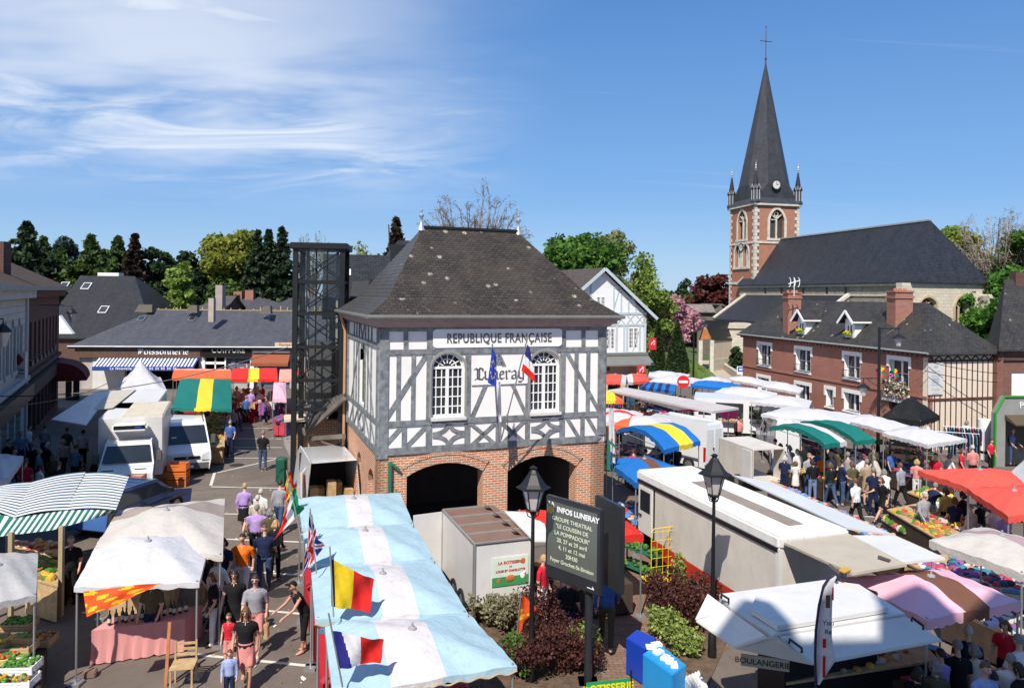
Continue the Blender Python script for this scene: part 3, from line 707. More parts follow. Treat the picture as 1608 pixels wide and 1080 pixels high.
# church
def church():
 O=Vector((32.0,97.0));E=Vector((.977,.215));Nn=Vector((.215,-.977))
 C=empty('church',(O.x,O.y,0),math.atan2(.215,.977),'old brick and stone church with tall pointed slate spire and long dark nave roof','church')
 F=Face(O,E);TW=6.5;zt=20.6
 pf=lambda u,v:face_sz(O,E,u,v)
 FLt=Face((F.p(0,-TW,0))[:2],(.215,-.977));FRt=Face(F.p(TW,0,0)[:2],(-.215,.977));FBt=Face(F.p(TW,-TW,0)[:2],(-.977,-.215))
 s0,z0=pf(1208.5,374);s1,_=pf(1231,374);zs=pf(1220,345)[1];za=pf(1220,329)[1]
 big=(s0,s1,z0,zs,za-zs,'gothic');sm=lambda a:(a,a+1.35,12.2,14.2,1.0,'gothic')
 big2=(TW/2-1.05,TW/2+1.05,z0,zs,za-zs,'gothic')
 mb=MB();wall(mb,F,0,TW,0,zt,[big],.6)
 wall(mb,FLt,0,TW,0,zt,[big2,sm(TW/2-1.75),sm(TW/2+.35)],.6);wall(mb,FRt,0,TW,0,zt,[big2],.6);wall(mb,FBt,0,TW,0,zt,[],.6)
 tower=mb.build('tower_wall',BR_C,C)
 mb=MB()
 for f,ops in((F,[big]),(FLt,[big2,sm(TW/2-1.75),sm(TW/2+.35)]),(FRt,[big2])):
  for op in ops:
   a,b,zb,zz,ri=op[:5];t=.34
   outer=(a-t,b+t,zb-.3,zz,ri+t,'gothic')
   n=12
   for i in range(n):
    for inn,out in(((a,b),(a-t,b+t)),):
     q0=a-t+(b-a+2*t)*i/n;q1=a-t+(b-a+2*t)*(i+1)/n
     i0=a+(b-a)*i/n;i1=a+(b-a)*(i+1)/n
     P=[(i0,arch_top(op,i0+1e-4 if i==0 else i0)),(i1,arch_top(op,i1)),(q1,arch_top(outer,q1)),(q0,arch_top(outer,q0))]
     mb.prism([f.p(s,.0,z)for s,z in P],f.n*.08)
   fbox(mb,f,a-t,a,0,.078,zb,zz);fbox(mb,f,b,b+t,0,.078,zb,zz);fbox(mb,f,a-t-.1,b+t+.1,0,.16,zb-.3,zb)
   m=(a+b)/2;fbox(mb,f,m-.1,m+.1,-.3,-.12,zb,zz+ri*.45)
   if b-a>1.6:
    fbar(mb,f,(m,zz),(a,zz+.0),.12,-.3,-.13);fbar(mb,f,(m,zz+.1),(a+.25,zz+ri*.55),.13,-.3,-.12);fbar(mb,f,(m,zz+.1),(b-.25,zz+ri*.55),.13,-.3,-.125)
    mb.tube([f.p(m+.3*math.cos(t2),-.2,zz+ri*.52+.3*math.sin(t2))for t2 in[R(k*45)for k in range(9)]],.06,4)
 mb.build('window_tracery',STONE2,C)
 mb=MB()
 for f,ops in((F,[big]),(FLt,[big2,sm(TW/2-1.75),sm(TW/2+.35)]),(FRt,[big2])):
  for op in ops:fbox(mb,f,op[0]+.02,op[1]-.02,-.5,-.4,op[2],op[3]+op[4]-.15)
 mb.build('louvres',plain('louvre_dark',(.05,.045,.04),.8),C)
 mb=MB();k=0;z=.0
 while z<zt-.5:
  lw=.62 if k%2 else .34
  for f in(F,FLt,FRt):fbox(mb,f,-.04,lw,0,.05,z,z+.42);fbox(mb,f,TW-lw,TW+.04,0,.048,z,z+.42)
  z+=.45;k+=1
 mb.build('quoins',STONE2,C)
 mb=MB()
 zc=[pf(1220,381)[1],10.0]
 for z in zc:
  for f in(F,FLt,FRt,FBt):fbox(mb,f,-.1,TW+.1,0,.12,z-.15,z+.15)
 for f in(F,FLt,FRt,FBt):fbox(mb,f,-.3,TW+.3,0,.3,zt-.3,zt+.05)
 mb.build('string_course',STONE2,C)
 c=F.p(TW/2,-TW/2,0);cx,cy=c.x,c.y;tipz=CH+(373/FX)*100.6
 def octp(r,z,sq=0):
  P=[]
  for k in range(8):
   t=math.atan2(.215,.977)+R(22.5+45*k);rr=r/math.cos(R(22.5))
   if sq:
    x,y=math.cos(R(22.5+45*k)),math.sin(R(22.5+45*k));m=max(abs(x),abs(y));x,y=x/m*r,y/m*r
    t2=math.atan2(.215,.977);P.append(Vector((cx+x*math.cos(t2)-y*math.sin(t2),cy+x*math.sin(t2)+y*math.cos(t2),z)))
   else:P.append(Vector((cx+rr*math.cos(t),cy+rr*math.sin(t),z)))
  return P
 t2=math.atan2(.215,.977)
 sqc=lambda r,z:[Vector((cx+(x*math.cos(t2)-y*math.sin(t2))*r,cy+(x*math.sin(t2)+y*math.cos(t2))*r,z))for x,y in((1,1),(-1,1),(-1,-1),(1,-1))]
 mb=MB();h=TW/2+.38
 q0=sqc(h,zt+.05);q1=sqc(h-.55,zt+.75)
 for i in range(4):mb.quad(q0[i],q0[(i+1)%4],q1[(i+1)%4],q1[i])
 o1=octp(3.12,zt+2.7);tip=Vector((cx,cy,tipz))
 for i in range(4):
  a,b=o1[2*i],o1[2*i+1];d=o1[(2*i+2)%8]
  mb.poly([q1[i],b,a]);mb.poly([q1[i],q1[(i+1)%4],d,b])
 for i in range(8):mb.poly([o1[i],o1[(i+1)%8],tip])
 sp=mb.build('spire',slate('spire_slate',(.035,.037,.045),(.055,.058,.068),.25,.16,rough=.5,tint=(.075,.078,.09),tn=.4),C)
 RUST=plain('rusty_iron',(.12,.05,.05),.7);mb=MB();top=CH+(463-41+5)/FX*100.6
 mb.tube([tip-Vector((0,0,.5)),tip+Vector((0,0,.6)),Vector((cx,cy,top))],[.12,.07,.04],6);za=CH+(463-64+5)/FX*100.6
 ee=Vector((.977,.215,0));cc=Vector((cx,cy,za));mb.tube([cc-ee*.8,cc+ee*.8],.05,6)
 for d in(-.8,.8):mb.ball(cc+ee*d,.09,6,4)
 mb.ball(cc,.14,6,4);mb.ball(Vector((cx,cy,top)),.1,6,4);mb.ball(tip+Vector((0,0,.3)),.18,8,6)
 mb.build('cross',RUST,C)
 for i,p in enumerate(sqc(TW/2-.12,zt+.1)):
  T=MB();r=.52
  T.lathe([(r+.12,.0),(r+.12,.25),(r,.3),(r,1.7),(r+.14,1.78)],p,8)
  T.build('turret',plain('turret_lead',(.055,.06,.068),.5),C)
  tr=MB()
  for k in range(8):
   t=R(45*k);x,y=math.cos(t)*(r+.01),math.sin(t)*(r+.01);tr.beam(p+Vector((x,y,.3)),p+Vector((x,y,1.75)),.09,.09)
  for k in range(8):
   t0,t1=R(45*k),R(45*k+45);m=R(45*k+22.5)
   a=p+Vector((math.cos(t0)*(r+.12),math.sin(t0)*(r+.12),1.78));b=p+Vector((math.cos(t1)*(r+.12),math.sin(t1)*(r+.12),1.78));g=p+Vector((math.cos(m)*(r+.08),math.sin(m)*(r+.08),2.35))
   if k%2==0:tr.beam(a,g,.06,.06);tr.beam(b,g,.06,.06)
  tr.build('turret_trim',plain('trim_grey',(.38,.40,.43),.5),C)
  mb=MB();mb.lathe([(r+.14,1.75),(r*.75,2.3),(.08,4.2)],p,8);mb.build('turret_roof',SL_C,C)
  mb=MB();mb.lathe([(.06,4.1),(.05,4.4),(.16,4.5),(.05,4.65),(.12,4.85),(.04,5.0),(.1,5.15),(.02,5.25),(.01,5.6)],p,8);mb.build('turret_finial',plain('finial_pale',(.5,.52,.56),.4,.4),C)
 def clock(f,s,z,r):
  mb=MB();n=20
  cen=f.p(s,.14,z)
  pts=[f.p(s+math.cos(2*math.pi*k/n)*r,.0,z+math.sin(2*math.pi*k/n)*r)for k in range(n)]
  mb.prism(pts,f.n*.14);o=mb.build('clock',plain('clock_white',(.60,.58,.52),.5,var=.02),C)
  mb=MB()
  for k in range(n):
   t0,t1=2*math.pi*k/n,2*math.pi*(k+1)/n
   fbar(mb,f,(s+math.cos(t0)*r,z+math.sin(t0)*r),(s+math.cos(t1)*r,z+math.sin(t1)*r),.09,.08,.17)
  for k in range(12):
   t=R(30*k);fbar(mb,f,(s+math.cos(t)*r*.72,z+math.sin(t)*r*.72),(s+math.cos(t)*r*.9,z+math.sin(t)*r*.9),.05,.14,.155)
  fbar(mb,f,(s,z),(s+r*.05,z+r*.62),.06,.15,.165);fbar(mb,f,(s,z),(s+r*.5,z+r*.12),.07,.15,.168)
  mb.build('clock_hands',BLACK,o)
 fs=Face(F.p(0,.02,0)[:2],E);clock(fs,TW/2-.25,CH+(463-292+5.3)/FX*98.5,.62)
 clock(FLt,TW/2+.0,CH+(463-388+4.6)/FX*99,.55)
 Rf,Rn=Vector((35.4,98.3,0)),Vector((41.2,72.8,0));dirn=Vector((.215,-.977,0));out=Vector((-.977,-.215,0));W2=4.4;zr,ze=15.9,9.72
 Rf=F.p(TW*.58,-.1,0);Rn=Rf+dirn*26.0
 A0=Rf+out*W2;B0=Rf-out*W2;A1=Rn+out*W2+dirn*2.9;B1=Rn-out*W2+dirn*2.9
 up=lambda p,z:Vector((p.x,p.y,z))
 mb=MB()
 mb.poly([up(A0-dirn*3.4,ze),up(A1,ze),up(Rn,zr),up(Rf,zr-.05)]);mb.poly([up(A1,ze),up(B1,ze),up(Rn,zr)]);mb.poly([up(B1,ze),up(B0,ze),up(Rf,zr),up(Rn,zr)])
 a=[up(A0-dirn*3.4,ze-.12),up(A1,ze-.12),up(B1,ze-.12),up(B0,ze-.12)]
 for i in range(3):mb.quad(a[i],a[i+1],a[i+1]+Vector((0,0,.12)),a[i]+Vector((0,0,.12)))
 mb.build('nave_roof',SL_C,C)
 mb=MB();mb.beam(up(Rf,zr+.02),up(Rn,zr+.02),.3,.16);mb.beam(up(A0-dirn*3.4,ze+.08),up(Rf,zr+.06),.35,.2)
 mb.build('ridge_coping',plain('lead_grey',(.3,.31,.32),.6),C)
 fa=Face((A0+-out*.35+-dirn*3)[:2],dirn[:2]);LN=(A1-A0).length+3-.35
 ptc=lambda u,v:face_sz(fa.o,fa.e,u,v)
 ws=[ptc(u,469)[0]for u in(1459,)]
 def gw(u0,u1,vb,vs,va):
  s0=ptc(u0,vb)[0];s1=ptc(u1,vb)[0];return(s0,s1,ptc(u0,vb)[1],ptc(u0,vs)[1],ptc((u0+u1)/2,va)[1]-ptc(u0,vs)[1],'gothic')
 opn=[]
 mb=MB();small=[(s,s+.45,8.55,9.25,0)for s in(6,9.6,14,18.4,21.6)]
 wall(mb,fa,0,LN,0,ze-.1,small,.8);mb.build('nave_wall',FLINT,C)
 mb=MB();fbox(mb,fa,0,LN,.0,.1,8.35,8.5);fbox(mb,fa,0,LN,0,.18,ze-.35,ze-.12);mb.build('cornice',STONE2,C)
 fe=Face((A1+-out*.3+-dirn*.35)[:2],(-out)[:2]);EW=2*W2-.6
 pe=lambda u,v:face_sz(fe.o,fe.e,u,v)
 (s0,zb),(s1,_)=pe(1499,512),pe(1517,512);zs=pe(1508,482)[1];za=pe(1508,467)[1]
 wn_=(s0,s1,zb-1.2,zs,za-zs,'gothic')
 (q0,_),(q1,_)=pe(1445,470),pe(1470,470);w2=(q0,q1,zb-.5,pe(1459,476)[1],pe(1459,467)[1]-pe(1459,476)[1],'gothic')
 mb=MB();wall(mb,fe,-1.2,EW,0,ze-.1,[wn_,w2],.8);mb.build('choir_wall',STONE,C)
 mb=MB()
 for op in(wn_,w2):
  a,b,zb_,zz,ri=op[:5];m=(a+b)/2;t=.22;outer=(a-t,b+t,zb_,zz,ri+t,'gothic');n=12
  for i in range(n):
   q0=a-t+(b-a+2*t)*i/n;q1=a-t+(b-a+2*t)*(i+1)/n;i0=a+(b-a)*i/n;i1=a+(b-a)*(i+1)/n
   mb.prism([fe.p(s,0,z)for s,z in((i0,arch_top(op,i0)),(i1,arch_top(op,i1)),(q1,arch_top(outer,q1)),(q0,arch_top(outer,q0)))],fe.n*.1)
  fbox(mb,fe,a-t,a,0,.098,zb_,zz);fbox(mb,fe,b,b+t,0,.098,zb_,zz)
  for x in(-.18,.18):pass
  fbox(mb,fe,m-.07,m+.07,-.35,-.2,zb_,zz+ri*.5)
  fbar(mb,fe,(m,zz-.1),(a+.1,zz+ri*.6),.1,-.35,-.21);fbar(mb,fe,(m,zz-.1),(b-.1,zz+ri*.6),.1,-.35,-.205);fbar(mb,fe,(a,zz),(m,zz+ri),.08,-.35,-.215);fbar(mb,fe,(b,zz),(m,zz+ri),.08,-.35,-.22)
 mb.build('window_tracery',plain('warm_stone',(.50,.38,.26),.85,var=.2),C)
 mb=MB()
 for op in(wn_,w2):fbox(mb,fe,op[0],op[1],-.6,-.5,op[2],op[3]+op[4])
 mb.build('pane',glass('church_glass',(.03,.028,.03),.3),C)
 mb=MB();P=[(EW-.1,0),(EW+1.9,0),(EW+1.9,pe(1567,520)[1]),(EW+1.35,pe(1556,513)[1]),(EW+.75,pe(1548,500)[1]),(EW+.15,pe(1541,492)[1]),(EW+.15,pe(1541,462)[1]),(EW-.1,ze-1.3)]
 P=[(EW-.9,0),(pe(1567,520)[0],0)]+[pe(u,v)for u,v in((1567,521),(1560,513),(1551,502),(1546,495),(1545,470),(1540,462))]+[(EW-.9,ze-1.2)]
 mb.prism([fe.p(s,.02,z)for s,z in P],fe.n*1.2);mb.build('buttress',STONE,C)
 ap=lambda p,q,z:up(p+out*q,z)
 Af=A0-dirn*1.0;An=A0+dirn*19.8
 mb=MB();t0,t1=ap(Af,.0,8.4),ap(An,.0,8.4);b0,b1=ap(Af,4.6,5.2),ap(An,4.6,5.2)
 slab(mb,[b0,b1,t1,t0],.15)
 mb.build('aisle_roof',SL_D,C)
 mb=MB();mb.beam(b0+Vector((0,0,.1)),t0+Vector((0,0,.1)),.35,.25);mb.beam(b1+Vector((0,0,.1)),t1+Vector((0,0,.1)),.45,.3);mb.build('aisle_coping',STONE2,C)
 mb=MB();fw=Face(ap(Af,4.3,0)[:2],dirn[:2]);wall(mb,fw,0,20.5,0,5.1,[],.5)
 mb.poly([ap(An,0,0),ap(An,4.3,0),ap(An,4.3,5.15),ap(An,0,8.3)]);mb.poly([ap(Af,0,0),ap(Af,4.3,0),ap(Af,4.3,5.15),ap(Af,0,8.3)])
 mb.build('aisle_wall',STONE,C)
 b=G(1152,588,0)
 p=D(1156,560,84);mb=MB();mb.box(p.x-1.1,p.x+1.5,p.y-.8,p.y+1,0,CH-(515-463-4.5)/FX*84);zt_=CH-(515-467.5)/FX*84
 mb.prism([Vector((p.x-1.3,p.y-1,zt_)),Vector((p.x+1.7,p.y-1,zt_)),Vector((p.x+1.3,p.y-1,zt_+.6)),Vector((p.x-.9,p.y-1,zt_+.6))],(0,2,0))
 mb.build('buttress',STONE,C)
 return C
CHURCH=church()
def porch_house():
 p=D(1122,560,80);C=empty('churchyard_porch',(p.x,p.y,0),0,'small timber porch with orange boarded gable and slate roof beside the church path','porch')
 q=lambda u,v,Y:D(u,v,Y)
 mb=MB();Y=79;a,b=q(1098,532,Y),q(1120,532,Y);ap_=q(1109,504,Y);g0,g1=q(1099,566,Y),q(1118,566,Y)
 g0.z=g1.z=0
 far=Vector((2.2,6,0));k=Vector((2.6,0,0))
 P=[q(1115,505,Y),q(1143,531,Y+1)]
 ridge0=q(1107,503,Y);ridge1=q(1152,503,Y+6);e0=q(1119,532,Y);e1=q(1152,533,Y+4.5)
 l0=q(1097,535,Y)
 slab(mb,[ridge0,ridge1,e1,e0],.12);mb.prism([ridge0,l0,l0+Vector((2,6,0)),ridge1],(0,0,-.12));mb.build('roof',SL_D,C)
 mb=MB();mb.prism([q(1100,533,Y+.2),q(1118,532,Y+.2),q(1107,507,Y+.2)],(0,.15,0));mb.build('gable_boarding',plain('orange_boards',(.42,.17,.06),.8,var=.2),C)
 mb=MB()
 for u in(1100,1118):c=q(u,540,Y);mb.box(c.x-.2,c.x+.2,Y-.1,Y+.3,0,c.z+.4)
 mb.build('post',STONE2,C)
 mb=MB();c0=q(1119,540,Y+.3);c1=q(1152,540,Y+4.6);f=Face(c0[:2],(c1-c0)[:2]);wall(mb,f,0,(c1-c0).length,0,c0.z+.6,[],.3);mb.build('side_wall',CREAM,C)
 mb=MB();fbox(mb,f,-.1,(c1-c0).length,0,.08,0,1.25);mb.build('stone_plinth',STONE,C)
porch_house()
# brick house row along the square
def brick_row():
 N=Vector((22.15,39.0));dr=Vector((-.2335,.9724));L=18.2;er=Vector((.958,.286));EWd=4.6
 C=empty('brick_row_house',(N.x,N.y,0),0,'long red brick house with white framed windows, two dormers and a half-timbered end','house')
 F=Face((N+dr*L),-dr)
 pf=lambda u,v:face_sz(F.o,F.e,u,v)
 ze=5.17;ops=[];spec=[]
 for u0,u1,vt,vb in((1190.5,1210.5,540,572.5),(1249.5,1273,547,582),(1325.5,1350.5,556,592.5),(1396,1427,563,604)):
  s0,z=pf(u0,vb);s1=pf(u1,vb)[0];zt=pf(u0,vt)[1];ops.append((s0,s1,z,zt,0));spec.append('door')
 for u0,u1,vt,vb in((1190,1208,591,600),(1249.5,1271.5,602,628),(1297,1309,610,628),(1325,1350,615,640)):
  s0,z=pf(u0,vb);s1=pf(u1,vb)[0];zt=pf(u0,vt)[1];ops.append((s0,s1,min(z,zt-1.1),zt,0));spec.append('low')
 s0,z=pf(1395,700);s1=pf(1440,700)[0];ops.append((s0,s1,0,2.2,0));spec.append('shop')
 mb=MB();wall(mb,F,0,L,0,ze,ops,.34);wall(mb,Face((N+er*EWd),dr),0,L,0,ze,[],.3);wall(mb,Face((N+dr*L+er*EWd),-er),0,EWd,0,ze,[],.3)
 mb.build('brick_wall',BR_R,C)
 mb=MB();zst=pf(1245,587)[1];fbox(mb,F,0,L,0,.06,zst-.06,zst+.06);fbox(mb,F,0,L,0,.12,ze-.22,ze-.02)
 for k in range(int(L/.35)):fbox(mb,F,k*.35,k*.35+.13,0,.24,ze-.2,ze-.0)
 mb.build('brick_bands',BR_R,C)
 for op,kd in zip(ops,spec):
  s0,s1,zb,zt,_=op;t=.17;w=s1-s0
  if kd=='shop':
   mb=MB();fbox(mb,F,s0,s1,-.3,-.2,0,2.2);mb.build('shop_front',GLB,C);continue
  mb=MB();fbox(mb,F,s0-t,s1+t,0,.05,zt,zt+.22);fbox(mb,F,s0-t,s0,0,.048,zt-.42,zt);fbox(mb,F,s1,s1+t,0,.048,zt-.42,zt)
  fbox(mb,F,s0,s0+.03,-.33,.0,zb,zt);fbox(mb,F,s1-.03,s1,-.33,0,zb,zt);fbox(mb,F,s0,s1,-.33,0,zt-.03,zt)
  mb.build('window_surround',WHITE,C)
  mb=MB();fbox(mb,F,s0-.06,s1+.06,-.33,.1,zb-.1,zb+.0);mb.build('window_sill',WHITE,C)
  window(F,(s0+.03,s1-.03,zb,zt-.03,0),.28,1,2 if kd=='door' else 1,WHITE,GLB,C,.06)
  if kd=='door':
   mb=MB();pts=[]
   for z in(zb+.08,zb+.5):mb.tube([F.p(s0,.02,z),F.p(s0+.05,.16,z),F.p(s1-.05,.16,z),F.p(s1,.02,z)],.016,4)
   k=int(w/.14)
   for i in range(k+1):
    s=s0+.05+(w-.1)*i/k;mb.tube([F.p(s,.16,zb+.08),F.p(s,.2+.05*(i%2),zb+.25),F.p(s,.16,zb+.5)],.012,4)
   mb.build('guard_rail',IRONM,C)
 Fe=Face(N,er);pe=lambda u,v:face_sz(N,er,u,v)
 mb=MB();wall(mb,Fe,0,EWd,0,ze,[],.3);mb.build('end_wall',plain('ivory_render',(.72,.62,.50),.85,var=.06,dirt=((.45,.36,.28),.25)),C)
 mb=MB();zb_=ze-.28
 zm=pe(1505,566)[1];zl=pe(1505,626)[1]
 for z,w in((ze-.08,.14),(zm,.1),(zl,.12),(.5,.12)):fbox(mb,Fe,0,EWd,0,.05,z-w/2,z+w/2)
 for i in range(13):
  s=.1+(EWd-.2)*i/12
  if pe(1456,600)[0]<s<pe(1478,600)[0]*1.02 and 0:continue
  fbox(mb,Fe,s-.028,s+.028,0,.03,.05 if i>1 else .05,zm)
 for i in range(14):
  s0=.1+(EWd-.2)*i/14;s1=.1+(EWd-.2)*(i+1)/14
  a,b=((s0,zm),(s1,ze-.14))if i%2 else((s0,ze-.14),(s1,zm));fbar(mb,Fe,a,b,.06,0,.04)
 mb.build('timber_frame',WOODB,C)
 mb=MB();(a,zt),(b,zb2)=pe(1456,570),pe(1479,619);fbox(mb,Fe,a,b,.05,.075,zb2,zt);pn=mb.build('notice_board',OFFW,C)
 mb=MB();gr=plain('faded_print',(.40,.42,.46),.7)
 for k,(wd,hh)in enumerate(((.25,.12),(.5,.05),(.6,.05),(.45,.3),(.6,.04),(.55,.04),(.5,.04))):
  z=zt-.2-k*.24;c=(a+b)/2;fbox(mb,Fe,c-wd/2*(b-a),c+wd/2*(b-a),.075,.08,z-hh/2,z+hh/2)
 mb.build('print',gr,pn)
 ov=.35;up=lambda p,z:Vector((p.x,p.y,z));zr=7.85;mid=er*(EWd/2)
 a0=N-er*ov-dr*ov;a1=N+dr*(L+ov)-er*ov;b0=N+er*(EWd+ov)-dr*ov;b1=N+dr*(L+ov)+er*(EWd+ov)
 r0=N+mid+dr*2.4;r1=N+mid+dr*(L-2.4);zo=ze+.02
 mb=MB();mb.poly([up(a1,zo),up(a0,zo),up(r0,zr),up(r1,zr)]);mb.poly([up(a0,zo),up(b0,zo),up(r0,zr)]);mb.poly([up(b0,zo),up(b1,zo),up(r1,zr),up(r0,zr)]);mb.poly([up(b1,zo),up(a1,zo),up(r1,zr)])
 mb.poly([up(a0,zo-.1),up(b0,zo-.1),up(b1,zo-.1),up(a1,zo-.1)])
 q=[up(a0,zo),up(b0,zo),up(b1,zo),up(a1,zo)]
 for i in range(4):j=(i+1)%4;mb.quad(q[i],q[j],q[j]-Vector((0,0,.1)),q[i]-Vector((0,0,.1)))
 mb.build('roof',SL_L,C)
 gutter('gutter',plain('pale_gutter',(.33,.33,.31),.5,.3),C,[up(a1,zo),up(a0,zo)],.06)
 e3,d3=Vector((*er,0)),Vector((*dr,0))
 nrm=(up(a0,zo)-up(a1,zo)).cross(up(r0,zr)-up(a1,zo)).normalized();nrm=-nrm if nrm.z<0 else nrm
 def rp(u,v):
  a,b=ab(u,v);d=Vector((a,1,-b));o=Vector((0,0,CH));t=(up(a0,zo)-o).dot(nrm)/d.dot(nrm);return o+d*t
 for u,vb,vt in((1258.5,527,492),(1334,532,497)):
  base=rp(u,vb-2);w=.42;hgt=1.05
  f=Face((base-d3*-.0)[:2],(-dr));f=Face((base.x,base.y),(-dr[0],-dr[1]));z0=base.z
  mb=MB();op=(-.27,.27,z0+.12,z0+.78,0);wall(mb,f,-w,w,z0-.1,z0+hgt,[op],.1)
  mb.prism([f.p(-w,0,z0+hgt),f.p(w,0,z0+hgt),f.p(0,0,z0+hgt+.5)],f.n*-.1)
  for s in(-w,w):mb.prism([f.p(s,0,z0-.1),f.p(s,0,z0+hgt),f.p(s,-2.2,z0+hgt)],f.e*.04)
  d=mb.build('dormer',WHITE,C);window(f,op,.06,1,1,WHITE,GLB,d,.05)
  mb=MB();ap_=z0+hgt+.62
  for s in(-1,1):
   mb.prism([f.p(0,.32,ap_),f.p(s*(w+.28),.32,z0+hgt-.12),f.p(s*(w+.28),-2.0,z0+hgt-.12),f.p(0,-2.5,ap_)],(0,0,-.07))
  mb.build('dormer_roof',SL_L,d)
  mb=MB()
  for s in(-1,1):mb.beam(f.p(0,.35,ap_-.04),f.p(s*(w+.3),.35,z0+hgt-.18),.05,.14);mb.beam(f.p(s*(w+.3),.32,z0+hgt-.1),f.p(s*(w+.3),-2.0,z0+hgt-.1),.05,.1)
  mb.build('barge_board',WHITE,d)
  mb=MB();fbox(mb,f,-.3,.3,.02,.2,z0+.1,z0+.26);pl=mb.build('flower_box',plain('green_box',(.12,.22,.05),.6),d)
  mb=MB()
  rr=random.Random(u)
  for k in range(60):mb.ball(f.p(rr.uniform(-.3,.3),rr.uniform(.02,.25),z0+rr.uniform(.22,.4)),.035,5,3)
  mb.build('flowers',plain('yellow_flowers',(.75,.6,.03),.6,var=.4,vs=20),pl)
 for ul,ur,vt,vb in((1233,1253,461,525),(1399,1426,459,497)):
  c=rp((ul+ur)/2,(vb+vt)/2+20);wd=(ur-ul)/FX*c.y;top=CH-(vt-463-(ul-804)*ROLL)/FX*c.y
  mb=MB();mb.box(c.x-wd/2,c.x+wd/2,c.y-.5,c.y+.5,c.z-1.2,top);mb.box(c.x-wd/2-.06,c.x+wd/2+.06,c.y-.56,c.y+.56,top-.35,top-.2);mb.box(c.x-wd/2-.06,c.x+wd/2+.06,c.y-.56,c.y+.56,top,top+.1)
  ch=mb.build('chimney',BR_R,C)
  mb=MB()
  for k in(-.28,0.02,.3):mb.lathe([(.11,0),(.09,.14)],(c.x+k,c.y,top+.1),8)
  mb.build('chimney_pot',TERRA,ch)
 A=D(1247,460,49.5);mb=MB();mb.tube([A+Vector((0,0,-.2)),A+Vector((0,0,1.0))],.025,5)
 for k in range(3):
  zc=A+Vector((-.35+.3*k,0,.72))
  mb.tube([zc+Vector((.12*math.cos(R(t)),0,.32*math.sin(R(t))))for t in range(-90,91,30)],.025,4)
 mb.tube([A+Vector((-.4,0,.6)),A+Vector((.4,0,.85))],.03,4)
 mb.build('aerial',WHITE,C)
 (s0,z0),(s1,z1)=pf(1388,632),pf(1432,612)
 s0=pf(1387,620)[0];s1=pf(1430,620)[0];zc=pf(1408,624)[1]
 mb=MB();fbox(mb,F,s0,s1,.05,.12,zc-.25,zc+.25);sg=mb.build('shop_sign',plain('shop_sign_white',(.74,.70,.68),.5,var=.03),C)
 t=text_obj('lettering','DEPOT PRESSE',.30,plain('sign_red',(.35,.06,.07),.5),sg,F,(s0+s1)/2,.125,zc,extrude=.005,bold=.008)
 mb=MB();rr=random.Random(4);s0=pf(1393,600)[0];s1=pf(1430,600)[0];zb=pf(1410,607)[1]
 for k in range(150):mb.ball(F.p(rr.uniform(s0,s1),rr.uniform(.1,.45),zb+rr.uniform(-.55,.35)),rr.uniform(.03,.08),5,3,mi=rr.randrange(3))
 mb.build('window_flowers',[plain('dry_stems',(.28,.22,.14),.9),plain('pale_petals',(.6,.5,.42),.8),plain('dark_leaves',(.05,.07,.03),.8)],C)
 return C,F,pf,Fe,pe
ROW,RF_,rpf,RFE,rpe=brick_row()
